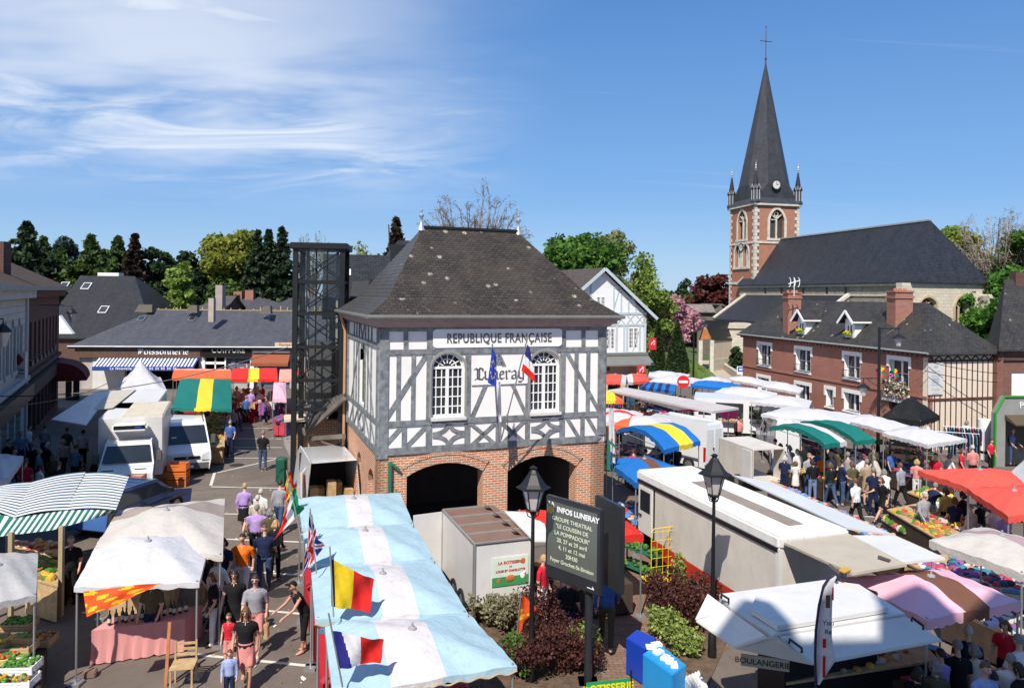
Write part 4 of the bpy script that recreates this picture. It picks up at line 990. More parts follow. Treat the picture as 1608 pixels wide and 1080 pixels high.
# pale bank house with blue-green timbers
def bank_house():
 A=D(946.4,420.6,54);e=Vector((.935,.355));n=Vector((-.355,.935));hw=4.0;zr=A.z;ze=6.7
 C=empty('half_timbered_house',(A.x,A.y,0),HALL.rotation_euler.z,'white house with pale blue-green half-timbering and steep gable, right behind the town hall','house')
 F=Face((A.x-e.x*hw,A.y-e.y*hw),e);pf=lambda u,v:face_sz(F.o,F.e,u,v);Wd=2*hw
 wd=hw*2-.5;F=Face(F.p(.25,0,0)[:2],e);Wd=wd
 W_=plain('bank_white',(.74,.75,.75),.7,var=.04);G_=plain('pale_teal_paint',(.45,.54,.55),.6,var=.1)
 sw=[]
 for u0,u1,vt,vb in((950.5,965.5,516,548),(986.5,1002,515,547),(936,950.5,466,483)):
  s0,z=pf(u0,vb);s1=pf(u1,vb)[0];sw.append((s0,s1,z,pf(u0,vt)[1],0))
 mb=MB();c=Wd/2;sl=(zr-ze)/hw
 wall(mb,F,0,Wd,2.9,0,sw[:2]+sw[2:],.3,top=(lambda s:ze+(hw-.1-abs(s-c))*sl-.1,[c]))
 FR=Face(F.p(Wd,0,0)[:2],n);wall(mb,FR,0,9,0,ze,[],.3);wall(mb,Face(F.p(0,-9,0)[:2],-n),0,9,0,ze,[],.3)
 mb.build('wall',W_,C)
 mb=MB();wall(mb,F,0,Wd,0,2.9,[(1.6,3.0,0,2.2,0),(4.3,5.4,.0,2.2,0),(6.0,7.0,.9,2.2,0)],.3);mb.build('ground_floor_wall',plain('bank_cream',(.66,.52,.38),.8),C)
 mb=MB();fbox(mb,F,1,Wd-.3,-.29,-.24,0,2.3);mb.build('shop_glass',GLS,C)
 for op in sw:window(F,op,.05,3 if op[1]-op[0]>.6 else 3,5 if op[3]-op[2]>1.2 else 3,WHITE,GLB,C,.05)
 mb=MB();zl=pf(980,492)[1]
 for z in(zl,pf(980,510)[1],pf(980,554)[1]):fbox(mb,F,0,Wd,0,.05,z-.08,z+.08)
 zt,z5_=zl,pf(980,510)[1]
 for k in range(12):
  s=.3+(Wd-.6)*k/11;top=ze+(hw-.1-abs(s-c))*sl-.35
  if not any(op[0]-.1<s<op[1]+.1 for op in sw[2:]):fbox(mb,F,s-.06,s+.06,0,.045,zl,max(zl+.1,top))
 for s in[q for op in sw[:2]for q in(op[0]-.12,op[1]+.12)]+[.1,Wd-.1,3.2,5.6]:fbox(mb,F,s-.08,s+.08,0,.045,pf(980,554)[1],z5_)
 for k in range(9):
  s0=.2+(Wd-.4)*k/9;s1=.2+(Wd-.4)*(k+1)/9;fbar(mb,F,(s0,z5_),(s1,zl),.06,0,.04);fbar(mb,F,(s1,z5_),(s0,zl),.06,0,.036)
 for p,q in(((.6,zl),(1.6,zl+1.6)),((7.1,zl),(6.0,zl+1.5)),((4.6,zl),(5.2,zl+2)),((6.3,pf(980,554)[1]),(7.0,z5_)),((4.0,pf(980,554)[1]),(4.6,z5_)),((2.9,zl),(2.2,zl+1.8))):fbar(mb,F,p,q,.08,0,.038)
 mb.build('timber_frame',G_,C)
 mb=MB();fbox(mb,F,0,Wd+.15,0,.1,3.6,3.8);mb.prism([F.p(-.1,.05,3.55),F.p(-.1,.95,3.0),F.p(-.1,.95,2.9),F.p(-.1,.05,2.9)],F.e*(Wd+.3));mb.build('pent_roof',plain('grey_pent',(.16,.16,.15),.7),C)
 up=Vector;back=Vector((n.x,n.y,0));e3=Vector((e.x,e.y,0));P0=Vector((A.x,A.y,zr+.02))-back*.45
 mb=MB();L_=10.5;ov=.45
 for sg in(-1,1):
  lo=P0+e3*sg*(hw+ov)-Vector((0,0,sl*(hw+ov)));lo.z+=.08
  slab(mb,[P0,P0+back*L_,lo+back*L_,lo],.1)
 mb.build('roof',slate('bank_roof',(.07,.055,.052),(.10,.08,.075),.25,.15,rough=.7),C)
 mb=MB()
 for sg in(-1,1):
  lo=P0+e3*sg*(hw+ov)-Vector((0,0,sl*(hw+ov)-.08));mb.beam(P0-Vector((0,0,.1)),lo-Vector((0,0,.1)),.06,.22)
 mb.build('barge_board',G_,C)
 RED=plain('bank_red',(.62,.02,.03),.5,var=.04)
 (a,z1),(b,z0)=pf(990,571),pf(1002,581);mb=MB();s0,zt=pf(989.5,572);s1,zb=pf(1001.5,583);fbox(mb,F,s0,s1,.98,1.1,zb,zt);s=mb.build('bank_sign',RED,C)
 def emblem(FF,c_,z_,k,d,parent):
  mb=MB();fbar(mb,FF,(c_-.28*k,z_-.3*k),(c_+.15*k,z_+.3*k),.07*k,d,d+.012);fbar(mb,FF,(c_-.3*k,z_-.02*k),(c_+.3*k,z_+.08*k),.06*k,d,d+.014);fbar(mb,FF,(c_+.1*k,z_-.3*k),(c_+.3*k,z_-.1*k),.07*k,d,d+.013);fbar(mb,FF,(c_+.15*k,z_+.3*k),(c_+.32*k,z_+.18*k),.06*k,d,d+.012);mb.build('emblem',WHITE,parent)
 emblem(F,(s0+s1)/2,(zt+zb)/2,.65,1.1,s)
 F2=Face(D(1019.5,540,53)[:2],e);mb=MB();z1,z0=face_sz(F2.o,e,1025,531)[1],face_sz(F2.o,e,1025,549)[1];fbox(mb,F2,0,.55,-.06,.06,z0,z1);s=mb.build('hanging_sign',RED,C);emblem(F2,.27,(z0+z1)/2+.1,.55,.06,s)
 text_obj('lettering','CE',.35,BLACK,C,F,pf(953,579)[0],.06,pf(953,579)[1],bold=.01)
bank_house()
# fishmonger / hairdresser row at the end of the square
def shops():
 Y0=59.0;a0=D(115,545,Y0);a1=D(548,545,61.5);e=(a1-a0)[:2];e=Vector(e).normalized()
 C=empty('shop_row',(a0.x,a0.y,0),math.atan2(e.y,e.x),'low shop row with blue-grey slate roof, fishmonger and hairdresser fronts','shops')
 F=Face(a0[:2],e);pf=lambda u,v:face_sz(F.o,F.e,u,v);Wd=(a1-a0).length;ze=3.45
 mb=MB();fr=lambda u:pf(u,580)[0]
 ops=[(fr(197),fr(312),0,2.35,0),(fr(322),fr(353),0,2.55,0),(fr(355),fr(393),.4,2.5,0),(fr(399),fr(455),0,2.3,0)]
 wall(mb,F,.5,Wd,0,ze,ops,.3);wall(mb,Face(F.p(.5,-9,0)[:2],F.n[:2]),0,9,0,ze,[],.3)
 mb.build('wall',plain('shop_render',(.42,.38,.35),.85),C)
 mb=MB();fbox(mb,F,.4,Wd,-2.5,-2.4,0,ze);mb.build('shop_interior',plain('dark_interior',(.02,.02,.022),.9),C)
 mb=MB();fbox(mb,F,fr(120),fr(316),0,.32,2.55,3.3);s=mb.build('fascia_board',plain('brown_fascia',(.12,.065,.045),.7,var=.3,vs=3),C)
 s0,z=pf(218,549);s1,_=pf(299,549);nib_text('fishmonger_lettering','Poissonnerie',.66,s0,s1,pf(258,554.5)[1]-.06,F,.33,WHITE,s,.10)
 mb=MB();fbox(mb,F,fr(318),fr(395),0,.3,2.62,3.35);s=mb.build('hairdresser_sign',BLACK,C)
 text_obj('lettering','COIFFURE',.52,plain('sign_cream',(.75,.72,.62),.5),s,F,pf(360,549)[0],.31,pf(360,549)[1]-.05,extrude=.01,bold=.015,space=1.15)
 mb=MB();fbox(mb,F,fr(146),fr(196),0,.06,0,2.5);mb.build('white_panel',OFFW,C)
 mb=MB();fbox(mb,F,fr(315.5),fr(322),0,.08,0,3.4);fbox(mb,F,fr(353),fr(355),0,.08,0,2.6);fbox(mb,F,fr(393),fr(399),0,.08,0,3.3);fbox(mb,F,fr(322),fr(353),-.1,.02,.0,.3);fbox(mb,F,fr(337),fr(339),-.1,.02,0,2.6);fbox(mb,F,fr(322),fr(353),-.1,.02,2.0,2.2)
 mb.build('shop_frame',WHITE,C)
 mb=MB();fbox(mb,F,fr(355),fr(393),-.2,-.15,.4,2.5);fbox(mb,F,fr(399),fr(455),-.2,-.15,0,2.3);mb.build('shop_glass',glass('shop_glass',(.10,.12,.16),.1),C)
 mb=MB();rr=random.Random(3)
 for k in range(26):s_=rr.uniform(fr(357),fr(390));z_=rr.uniform(.6,2.2);fbox(mb,F,s_,s_+rr.uniform(.1,.35),-.14,-.12,z_,z_+rr.uniform(.08,.3),mi=rr.randrange(3))
 mb.build('window_display',[plain('display_a',(.35,.3,.32),.6),plain('display_b',(.12,.16,.25),.6),plain('display_c',(.5,.42,.35),.6)],C)
 (sa,za),(sb,zb)=pf(158,562),pf(314,562);M1,M2=cloth('awning_white',(.72,.73,.76)),cloth('awning_blue',(.03,.07,.30));mb=MB();n=58
 for k in range(n):
  x0=sa+(sb-sa)*k/n;x1=sa+(sb-sa)*(k+1)/n
  mb.quad(F.p(x0,.1,2.6),F.p(x1,.1,2.6),F.p(x1-.0,1.5,1.95),F.p(x0,1.5,1.95),k%2)
 fbox(mb,F,sa,sb,1.48,1.51,1.62,1.95,1)
 aw=mb.build('striped_awning',[M1,M2],C,fix=False)
 text_obj('lettering','La Nouvelle Vague - 02 35 85 30 76',.27,WHITE,aw,F,(sa+sb)/2,1.515,1.79,extrude=.004,space=1.25,bold=.006)
 mb=MB();x0,x1=fr(398),fr(456);n=9
 mb.quad(F.p(x0,.1,2.95),F.p(x1,.1,2.95),F.p(x1,1.1,2.2),F.p(x0,1.1,2.2));mb.quad(F.p(x0,1.1,2.2),F.p(x1,1.1,2.2),F.p(x1,1.12,1.95),F.p(x0,1.12,1.95))
 mb.build('brown_awning',cloth('rust_awning',(.30,.09,.045)),C,fix=False)
 mb=MB();fbox(mb,F,x0,x1,0,.35,2.98,3.3);mb.build('awning_box',ZINC,C)
 mb=MB();(q0,z1),(q1,z0)=pf(434,537),pf(489,544);fbox(mb,F,q0,q1,.5,.58,z0+.0,z1);s=mb.build('hanging_board',plain('peach_board',(.66,.46,.33),.6),C)
 text_obj('lettering','Rendez-vous fleur',.3,plain('board_text',(.35,.08,.05),.6),s,F,(q0+q1)/2,.59,(z0+z1)/2,extrude=.004)
 up=lambda s,d,z:F.p(s,d,z);zr=6.3;mb=MB()
 rl=pf(185,487)[0]+.6
 mb.poly([up(-.2,.5,ze),up(Wd+6,.5,ze),up(Wd+6,-5,zr),up(rl+.6,-5,zr)]);mb.poly([up(-.2,.5,ze),up(rl+.6,-5,zr),up(-.2,-10.5,ze)]);mb.poly([up(Wd+6,-5,zr),up(Wd+6,-10.5,ze),up(-.2,-10.5,ze),up(rl+.6,-5,zr)])
 q=[up(-.2,.5,ze),up(Wd+6,.5,ze)];mb.quad(q[0],q[1],q[1]-Vector((0,0,.18)),q[0]-Vector((0,0,.18)))
 mb.build('roof',SL_B,C);gutter('gutter',ZINC,C,[up(-.2,.55,ze),up(Wd+6,.55,ze)],.07)
 mb=MB();rr=random.Random(9);x=rl+.3
 while x<Wd+2:mb.beam(up(x,-5,zr),up(x+rr.uniform(-.06,.06),-5,zr+rr.uniform(.15,.45)),.06,.06);x+=rr.uniform(.45,.8)
 mb.beam(up(rl+.5,-5.02,zr+.03),up(Wd+2,-5.02,zr+.03),.1,.05)
 mb.build('ridge_battens',plain('yellow_pine',(.55,.42,.16),.8),C)
 for u in(222.5,302,419):
  a,b=ab(u,501);o=Vector((0,0,CH));d=Vector((a,1,-b));p0=up(0,.5,ze);nr=(up(1,.5,ze)-p0).cross(up(0,-5,zr)-p0).normalized();t=(p0-o).dot(nr)/d.dot(nr);p=o+d*t
  ev=F.e;sv=(up(0,-5,zr)-p0).normalized();nr=nr if nr.z>0 else-nr
  mb=MB();P=[p-ev*.28-sv*.42,p+ev*.28-sv*.42,p+ev*.28+sv*.42,p-ev*.28+sv*.42];mb.prism(P,nr*.1);o_=mb.build('roof_light',ZINC,C)
  mb=MB();mb.prism([x_*.78+p*.22+nr*.1 for x_ in P],nr*.02);mb.build('pane',GLS,o_)
 p=D(333,489,62);mb=MB();mb.box(p.x-.22,p.x+.22,p.y-.25,p.y+.25,5.4,CH-(470-463+6)/FX*62+.1);mb.build('chimney',plain('old_render',(.4,.34,.3),.9),C)
 for u0,u1 in((209,237),(290,308),(406,424)):
  a=D(u0,490,63.3);b=D(u1,490,63.3);mb=MB();mb.prism([Vector((a.x,63.5,6.1)),Vector((b.x,63.5,6.1)),Vector((b.x-.2,63.9,6.75)),Vector((a.x+.2,63.9,6.75))],(0,.5,0));mb.build('ridge_sheet',plain('brown_sheet',(.09,.075,.06),.8),C)
shops()
def simple_house(name,label,cat,Yf,wl,wr,v_eave,ridge,depth,wm,rm,extras=None,zb=0,e=(1,0),hipL=0.,hipR=0.,Yr=None):
 """plain gabled/hipped house seen frontally: eave corners by bearing, ridge height from its bearing"""
 a=D(wl,v_eave,Yf);f0=Face(a[:2],e);W=face_sz(f0.o,f0.e,wr,v_eave)[0];ze=a.z
 C=empty(name,(a.x,a.y,0),0,label,cat)
 zr=D((wl+wr)/2,ridge,Yf+depth/2).z
 mb=MB();F=f0;wall(mb,F,.3,W-.3,zb,ze,(),.3);wall(mb,Face(F.p(.3,-depth,0)[:2],F.n[:2]),0,depth,zb,ze,(),.3);wall(mb,Face(F.p(W-.3,0,0)[:2],(-F.n)[:2]),0,depth,zb,ze,(),.3)
 for s,hp in((.3,hipL),(W-.3,hipR)):
  if hp==0:mb.poly([F.p(s,0,ze),F.p(s,-depth,ze),F.p(s,-depth/2,zr-.1)])
 mb.build('wall',wm,C);mb=MB();o=.35
 e0,e1,e2,e3=F.p(0,o,ze-.1),F.p(W,o,ze-.1),F.p(W,-depth-o,ze-.1),F.p(0,-depth-o,ze-.1);r0,r1=F.p(hipL,-depth/2,zr),F.p(W-hipR,-depth/2,zr)
 slab(mb,[e0,e1,r1,r0],.1);slab(mb,[e2,e3,r0,r1],.1)
 if hipL:slab(mb,[e3,e0,r0],.1)
 if hipR:slab(mb,[e1,e2,r1],.1)
 mb.build('roof',rm,C)
 return C,F,W,ze,zr
def roof_lights(C,F,W,ze,zr,depth,pts,w=.4,h=.55):
 p0=F.p(0,.35,ze-.1);p1=F.p(0,-depth/2,zr);ev=F.e;sv=(p1-p0).normalized();nr=ev.cross(sv).normalized();nr=nr if nr.z>0 else-nr
 for u,v in pts:
  a,b=ab(u,v);d=Vector((a,1,-b));o=Vector((0,0,CH));p=o+d*((p0-o).dot(nr)/d.dot(nr));mb=MB();P=[p-ev*w-sv*h,p+ev*w-sv*h,p+ev*w+sv*h,p-ev*w+sv*h]
  mb.prism(P,nr*.12);o_=mb.build('roof_light',OFFW,C);mb=MB();mb.prism([q*.8+p*.2+nr*.12 for q in P],nr*.02);mb.build('pane',GLB,o_)
C1=simple_house('slate_house','big dark slate roofed house with bright roof windows, behind the left street','house',70,62,246,528,433,13,BR_D,SL_D,hipR=5.5)
roof_lights(*C1,13,[(101,449),(136,450),(163,487)],.42,.5)
mb=MB();p=D(174,433,77);mb.box(p.x-1.1,p.x+1.1,p.y-.5,p.y+.5,7.5,p.z+.3);mb.build('chimney',WHITE,C1[0])
mb=MB();fg=Face(D(93,520,66)[:2],(1,0));mb.prism([D(93,524,66),D(93,495,66),D(114,524,66)],(0,.4,0));mb.build('white_gable',WHITE,C1[0])
C2=simple_house('slate_house','lower slate roof between the big dark house and the fir trees','house',84,200,271,497,466,9,BR_D,SL_D,hipR=3.5)
C3=simple_house('slate_house','small hipped slate roof with tall chimney behind the fishmonger roof','house',78,286,352,489,464,7,BR_D,slate('old_slate',(.07,.065,.06),(.1,.095,.09),.25,.15,rough=.7),hipL=3.4,hipR=.0)
mb=MB();p=D(343.5,470,77);mb.box(p.x-.36,p.x+.36,77,78,4,CH+(463-455)/FX*77+.1);mb.build('chimney',plain('chimney_render',(.36,.30,.27),.9),C3[0])
C4=simple_house('slate_house','long blue-grey roof with two brick chimneys, beyond the hairdresser','house',84,345,545,490,467,9,BR_D,SL_B)
for u,vt in((375,458),(393,456)):
 mb=MB();p=D(u,466,88);mb.box(p.x-.5,p.x+.5,87.6,88.5,6,CH-(vt-463+5)/FX*88);mb.build('chimney',BR_R,C4[0])
for i,(u,Yh,lab)in enumerate(((424,96,'distant turret roof poking over the long grey roof'),(446,100,'second distant roof tip right of the turret roof'))):
 p=D(u,466,Yh);t=empty('turret_house',(p.x,p.y,0),0,lab,'house');IN_PLACE[0]=False;mb=MB();mb.box(-1.3,1.3,-1.3,1.3,0,8.2);mb.build('wall',BR_D,t);mb=MB();mb.lathe([(1.9,8.1),(.9,9.2),(.05,10.6-i*.6)],n=4);mb.build('roof',SL_B,t);IN_PLACE[0]=True
# left street front (in its own shade)
def left_block():
 e=Vector((-.4494,.8933));base=Vector((-23.6,35.7));st=base-e*19
 F=Face(st,e);Lw=19.0;Lb=15.4;ze=8.12;pf=lambda u,v:face_sz(F.o,F.e,u,v)
 for which in(0,1):
  s0,s1=((0,Lw),(Lw+.02,Lw+Lb))[which]
  lab=('white stone fronted house with arched windows at the left edge of the square','dark brick house with dark red awning at the far end of the left street')[which]
  p=F.p(s0,0,0);C=empty('street_house',p,math.atan2(e.y,e.x),lab,'house')
  mb=MB();ops=[]
  step=1.9 if which==0 else 1.75;k=s0+1.0;n=0
  while k+1.1<s1:
   ops.append((k,k+.85,4.4,6.3,.38 if which==0 else 0));
   ops.append((k-.3,k+1.15,.5,2.7,0));k+=step;n+=1
  wall(mb,F,s0,s1,0,ze,ops,.3);wall(mb,Face(F.p(s1,0,0)[:2],(-F.n)[:2]),0,10,0,ze,[(4,5,4.5,6.2,0)]if which else(),.3);wall(mb,Face(F.p(s0,-10,0)[:2],F.n[:2]),0,10,0,ze,(),.3)
  mb.build('wall',(brick('white_stone',(.42,.41,.39),(.5,.49,.46),(.3,.29,.27),.8,.3,.02,bl=.15),BR_D)[which],C)
  for i,op in enumerate(ops):
   if i%2==0:window(F,op,.15,1,3,(plain('grey_frame',(.30,.32,.34),.5),WOODD)[which],GLS,C,.06)
  mb=MB()
  for i,op in enumerate(ops):
   if i%2:fbox(mb,F,op[0],op[1],-.25,-.2,op[2],op[3])
  mb.build('shop_glass',GLS,C)
  mb=MB();fbox(mb,F,s0,s1,0,.18,3.6,3.8);fbox(mb,F,s0,s1,0,.4,ze-.55,ze-.12)
  if which==0:
   for op in ops[::2]:fbox(mb,F,op[0]-.18,op[0],0,.08,op[2],op[3]);fbox(mb,F,op[1],op[1]+.18,0,.08,op[2],op[3]);fbox(mb,F,op[0]-.25,op[1]+.25,0,.12,op[2]-.2,op[2])
   for s in(s0+.2,s1-.5):fbox(mb,F,s,s+.4,0,.1,0,ze-.5)
  mb.build('mouldings',(plain('pale_moulding',(.42,.41,.39),.8),BR_D)[which],C)
  mb=MB();fbox(mb,F,s0,s1,0,.35,2.75,3.4);mb.build('shop_fascia',(plain('fascia_dark',(.03,.035,.03),.5),WOODD)[which],C)
  mb=MB();up=lambda s,d,z:F.p(s,d,z);h=3.6 if which else 0
  slab(mb,[up(s0-.1,.6,ze),up(s1+.3*which,.6,ze),up(s1-5*which,-4.5,ze+2.6),up(s0-.1,-4.5,ze+2.6)],.1);slab(mb,[up(s0-.1,-4.5,ze+2.6),up(s1-5*which,-4.5,ze+2.6),up(s1,-10,ze),up(s0-.1,-10,ze)],.1)
  if which:slab(mb,[up(s1+.3,.6,ze),up(s1+.3,-10,ze),up(s1-5,-4.5,ze+2.6)],.1)
  mb.build('roof',TILE,C)
  mb=MB();fbox(mb,F,s0-.1,s1+.3*which,.3,.65,ze-.18,ze+.02);mb.build('gutter',ZINC,C)
  if which==0:
   c=D(3,400,33);mb=MB();mb.box(c.x-.25,c.x+.25,c.y-.25,c.y+.25,8,10.1);mb.build('chimney',BR_D,C)
   fs=Face(D(31,600,33)[:2],(.98,-.2));mb=MB();z1,z0=face_sz(fs.o,fs.e,31,552)[1],face_sz(fs.o,fs.e,31,594)[1];w=.34
   fbox(mb,fs,-w,w,-.06,.06,z0,z1);sg=mb.build('hanging_sign',OFFW,C)
   mb=MB();zc=z1-.36;mb.prism([fs.p(0,.062,zc+.27),fs.p(.27,.062,zc),fs.p(0,.062,zc-.27),fs.p(-.27,.062,zc)],fs.n*.01);mb.build('emblem',plain('sign_maroon',(.25,.03,.03),.5),sg)
   text_obj('lettering','BOUCHERIE',.11,BLACK,sg,fs,0,.065,z0+.38,extrude=.003);text_obj('lettering','CHARCUTERIE',.095,BLACK,sg,fs,0,.065,z0+.22,extrude=.003)
  else:
   s=Lw+10.5;mb=MB();n=10
   for k in range(n):
    t0,t1=math.pi/2*k/n,math.pi/2*(k+1)/n
    q=lambda t:(math.sin(t)*1.6,2.3+math.cos(t)*1.15)
    (d0,z0),(d1,z1)=q(t0),q(t1);mb.quad(F.p(s,d0+.35,z0),F.p(s+3.5,d0+.35,z0),F.p(s+3.5,d1+.35,z1),F.p(s,d1+.35,z1))
    for ss in(s,s+3.5):mb.poly([F.p(ss,.35,2.3),F.p(ss,d0+.35,z0),F.p(ss,d1+.35,z1)])
   mb.build('awning',cloth('maroon_awning',(.12,.012,.015)),C,fix=False)
   mb=MB();[mb.beam(F.p(Lw+1+1.75*k,.1,4.25),F.p(Lw+1+1.75*k+.9,.1,4.25),.05,.25)for k in range(7)];mb.build('balcony_rail',IRONM,C)
 return F
LEFTF=left_block()
# far right corner house and shop kiosk
def right_corner():
 a=D(1563,548,40);C=empty('corner_house',(a.x,a.y,0),0,'dark brick house with steep slate roof at the right edge of the photo','house');f=Face(a[:2],(.98,.12));ze=a.z
 mb=MB();wall(mb,f,.1,9,0,ze,[(1.0,2.0,2.6,4.1,0)],.3);wall(mb,Face(f.p(3.1,-4.4,0)[:2],(f.p(.1,0,0)-f.p(3.1,-4.4,0))[:2]),0,5.3,0,ze,(),.3);mb.build('wall',brick('corner_brick',(.17,.06,.04),(.24,.09,.06),(.2,.15,.13),.22,.07,.012),C)
 mb=MB();fbox(mb,f,1.0,2.0,-.12,-.05,2.6,4.1);mb.build('shutter',WHITE,C);mb=MB();fbox(mb,f,.1,9,0,.12,ze-.6,ze-.45);fbox(mb,f,.1,9,0,.06,2.2,2.35);mb.build('brick_bands',BR_D,C)
 mb=MB();slab(mb,[f.p(-.15,.4,ze),f.p(9,.4,ze),f.p(9,-2.4,ze+3.9),f.p(2.6,-2.4,ze+3.9)],.1);slab(mb,[f.p(-.15,.4,ze),f.p(2.6,-2.4,ze+3.9),f.p(3.3,-4.6,ze)],.1);mb.build('roof',SL_L,C)
 mb=MB();p=f.p(3.4,-2.4,ze+3.3);mb.box(p.x-.3,p.x+.3,p.y-.3,p.y+.3,p.z-.5,p.z+1);mb.build('chimney',BR_D,C)
 a=D(1562,690,35.5);K=empty('shop_kiosk',(a.x,a.y,0),0,'grey shop front with bright green edging and letter P at the right edge','shop');f=Face(a[:2],(.98,.1))
 zt=face_sz(f.o,f.e,1575,622)[1];zl=face_sz(f.o,f.e,1562,648)[1];GR=plain('lime_green',(.04,.30,.04),.4)
 mb=MB();P=[(0,0),(6,0),(6,zt),(.45,zt),(0,zl)]
 wall(mb,f,.0,6,0,zt,[(.55,5.5,0,2.2,0)],.25,top=(lambda s:min(zt,zl+(zt-zl)*s/.45),[.45]));mb.build('front_wall',plain('kiosk_grey',(.26,.26,.25),.6),K)
 mb=MB();fbar(mb,f,(0,0),(0,zl),.07,0,.08);fbar(mb,f,(0,zl),(.45,zt),.07,0,.082);fbar(mb,f,(.45,zt),(6,zt),.07,0,.084);mb.build('edging',GR,K)
 mb=MB();fbox(mb,f,.5,5.6,-.24,-.2,0,2.3);fbox(mb,f,.3,6,-3,-.3,0,.05);mb.build('shop_glass',GLS,K)
 mb=MB();mb.prism([f.p(.5,.02,2.5),f.p(.5,.7,2.15),f.p(.5,.7,2.08),f.p(.5,.02,2.3)],f.e*5);mb.build('awning',plain('kiosk_awning',(.10,.07,.04),.6),K)
 text_obj('lettering','PRESSE',.45,WHITE,K,f,1.25,.02,(zt+2.3)/2+.1,align='LEFT',extrude=.01)
right_corner()
IN_PLACE[0]=False
# ground
def ground_mat():
 m,nt,N,L,b=new_mat('asphalt');v=_vec(N,L,'Object')
 n1=_noise(N,L,v,.25,6);n2=_noise(N,L,v,2.1,6,.7);n3=_noise(N,L,v,60,3)
 c=_mix(N,L,_ramp(N,L,n1,.38,.65),(.118,.094,.078),(.185,.148,.122))
 c=_mix(N,L,_ramp(N,L,n2,.5,.72,0,.55),c,(.06,.052,.045));vo=N('ShaderNodeTexVoronoi');vo.inputs['Scale'].default_value=.16;L(v,vo.inputs['Vector']);sp=N('ShaderNodeSeparateColor');L(vo.outputs['Color'],sp.inputs[0]);c=_mix(N,L,_ramp(N,L,sp.outputs[0],0,1,0,.28),c,(.07,.06,.052))
 n5=_noise(N,L,_vec(N,L,'Object',(1,1,1),(7,3,0)),.9,7,.75);c=_mix(N,L,_ramp(N,L,n5,.60,.66,0,.6),c,(.055,.047,.042));c=_mix(N,L,_ramp(N,L,n3,.35,.7,0,.5),c,(.18,.16,.14))
 L(c,b.inputs['Base Color']);b.inputs['Roughness'].default_value=.85;b.inputs['Specular IOR Level'].default_value=.25
 _bump(N,L,b,n3,.4,.01);return m
def flat(name,pts,z,mat,kind='structure',**k):
 mb=MB();mb.poly([(p[0],p[1],z)for p in pts]);return tag(mb.build(name,mat,fix=False),kind=kind,**k)
flat('ground',[(-900,-60),(900,-60),(900,1500),(-900,1500)],0,ground_mat())
PAVE=brick('brick_paving',(.20,.12,.085),(.27,.17,.12),(.10,.08,.065),.22,.11,.008,bl=.5,blotch=(.14,.10,.08))
SOIL=plain('soil',(.13,.085,.055),.95,var=.4,vs=6,bump=.8)
GRASSM=leafy('grass',[(.10,.17,.03),(.16,.25,.05),(.07,.12,.025)])
pv=[G(*p)for p in((735,960),(985,775),(1060,815),(1180,960),(1100,1079),(1140,1300),(800,1300),(700,1100))]
flat('brick_paving',pv,.008,PAVE)
flat('pavement',[G(*p)for p in((590,850),(480,700),(440,660),(447,700),(520,850))],.004,plain('pavement_concrete',(.26,.23,.20),.9,var=.2))
Q=[G(*p)for p in((1010,566),(1185,560),(1178,600),(1100,606),(1040,600))]
flat('grass_verge',[(31,62),(62,75),(60,130),(10,130),(14,74),(24,66)],.006,plain('turf',(.09,.14,.03),.9,var=.5,vs=2))
flat('churchyard_lawn',[(60,40),(400,40),(400,600),(-300,600),(-300,95),(10,95),(60,75)],.012,plain('far_turf',(.07,.11,.03),.9,var=.4,vs=.3))
pth=[G(1098,566),G(1118,566),G(1165,604),G(1138,604)]
flat('footpath',pth,.02,plain('path_gravel',(.42,.36,.28),.9,var=.1))
mb=MB();w0,w1=G(1120,567),G(1166,606);mb.prism([w0,w1,w1+Vector((0,0,.9)),w0+Vector((0,0,.5))],(.35,0,0));tag(mb.build('retaining_wall',STONE),'low stone retaining wall sloping down beside the church path','wall')
def bank(name,lab,pts,h,seed):
 """grassy bank: a soft mound of short blades"""
 mb=MB();P=[Vector(p)for p in pts];c=sum(P,Vector())/len(P);top=[p*.6+c*.4+Vector((0,0,h))for p in P];n=len(P)
 for i in range(n):mb.quad(P[i],P[(i+1)%n],top[(i+1)%n],top[i])
 mb.poly(top);rr=random.Random(seed)
 for k in range(1500):
  i=rr.randrange(n);t=rr.random();a=P[i].lerp(P[(i+1)%n],rr.random()).lerp(top[i].lerp(top[(i+1)%n],.5),t);a=a.lerp(c+Vector((0,0,h)),rr.random()*.5)
  d=Vector((rr.uniform(-.12,.12),rr.uniform(-.12,.12),0));mb.add([a-d,a+d,a+Vector((rr.uniform(-.1,.1),rr.uniform(-.1,.1),rr.uniform(.1,.25)))],[(0,1,2)])
 o=mb.build(name,GRASSM,fix=False);o['kind']='stuff';return tag(o,lab,'grass')
bank('grass_bank','sloping grass left of the church path',[G(1062,575),G(1094,568),G(1128,596),G(1098,600),G(1070,592)],.7,1)
bank('grass_bank','grass bank between the retaining wall and the brick house',[G(1124,566),G(1160,566),G(1166,592),G(1148,588)],.8,2)
PAINT=plain('road_paint',(.62,.60,.55),.7,var=.1,dirt=((.2,.18,.16),.6))
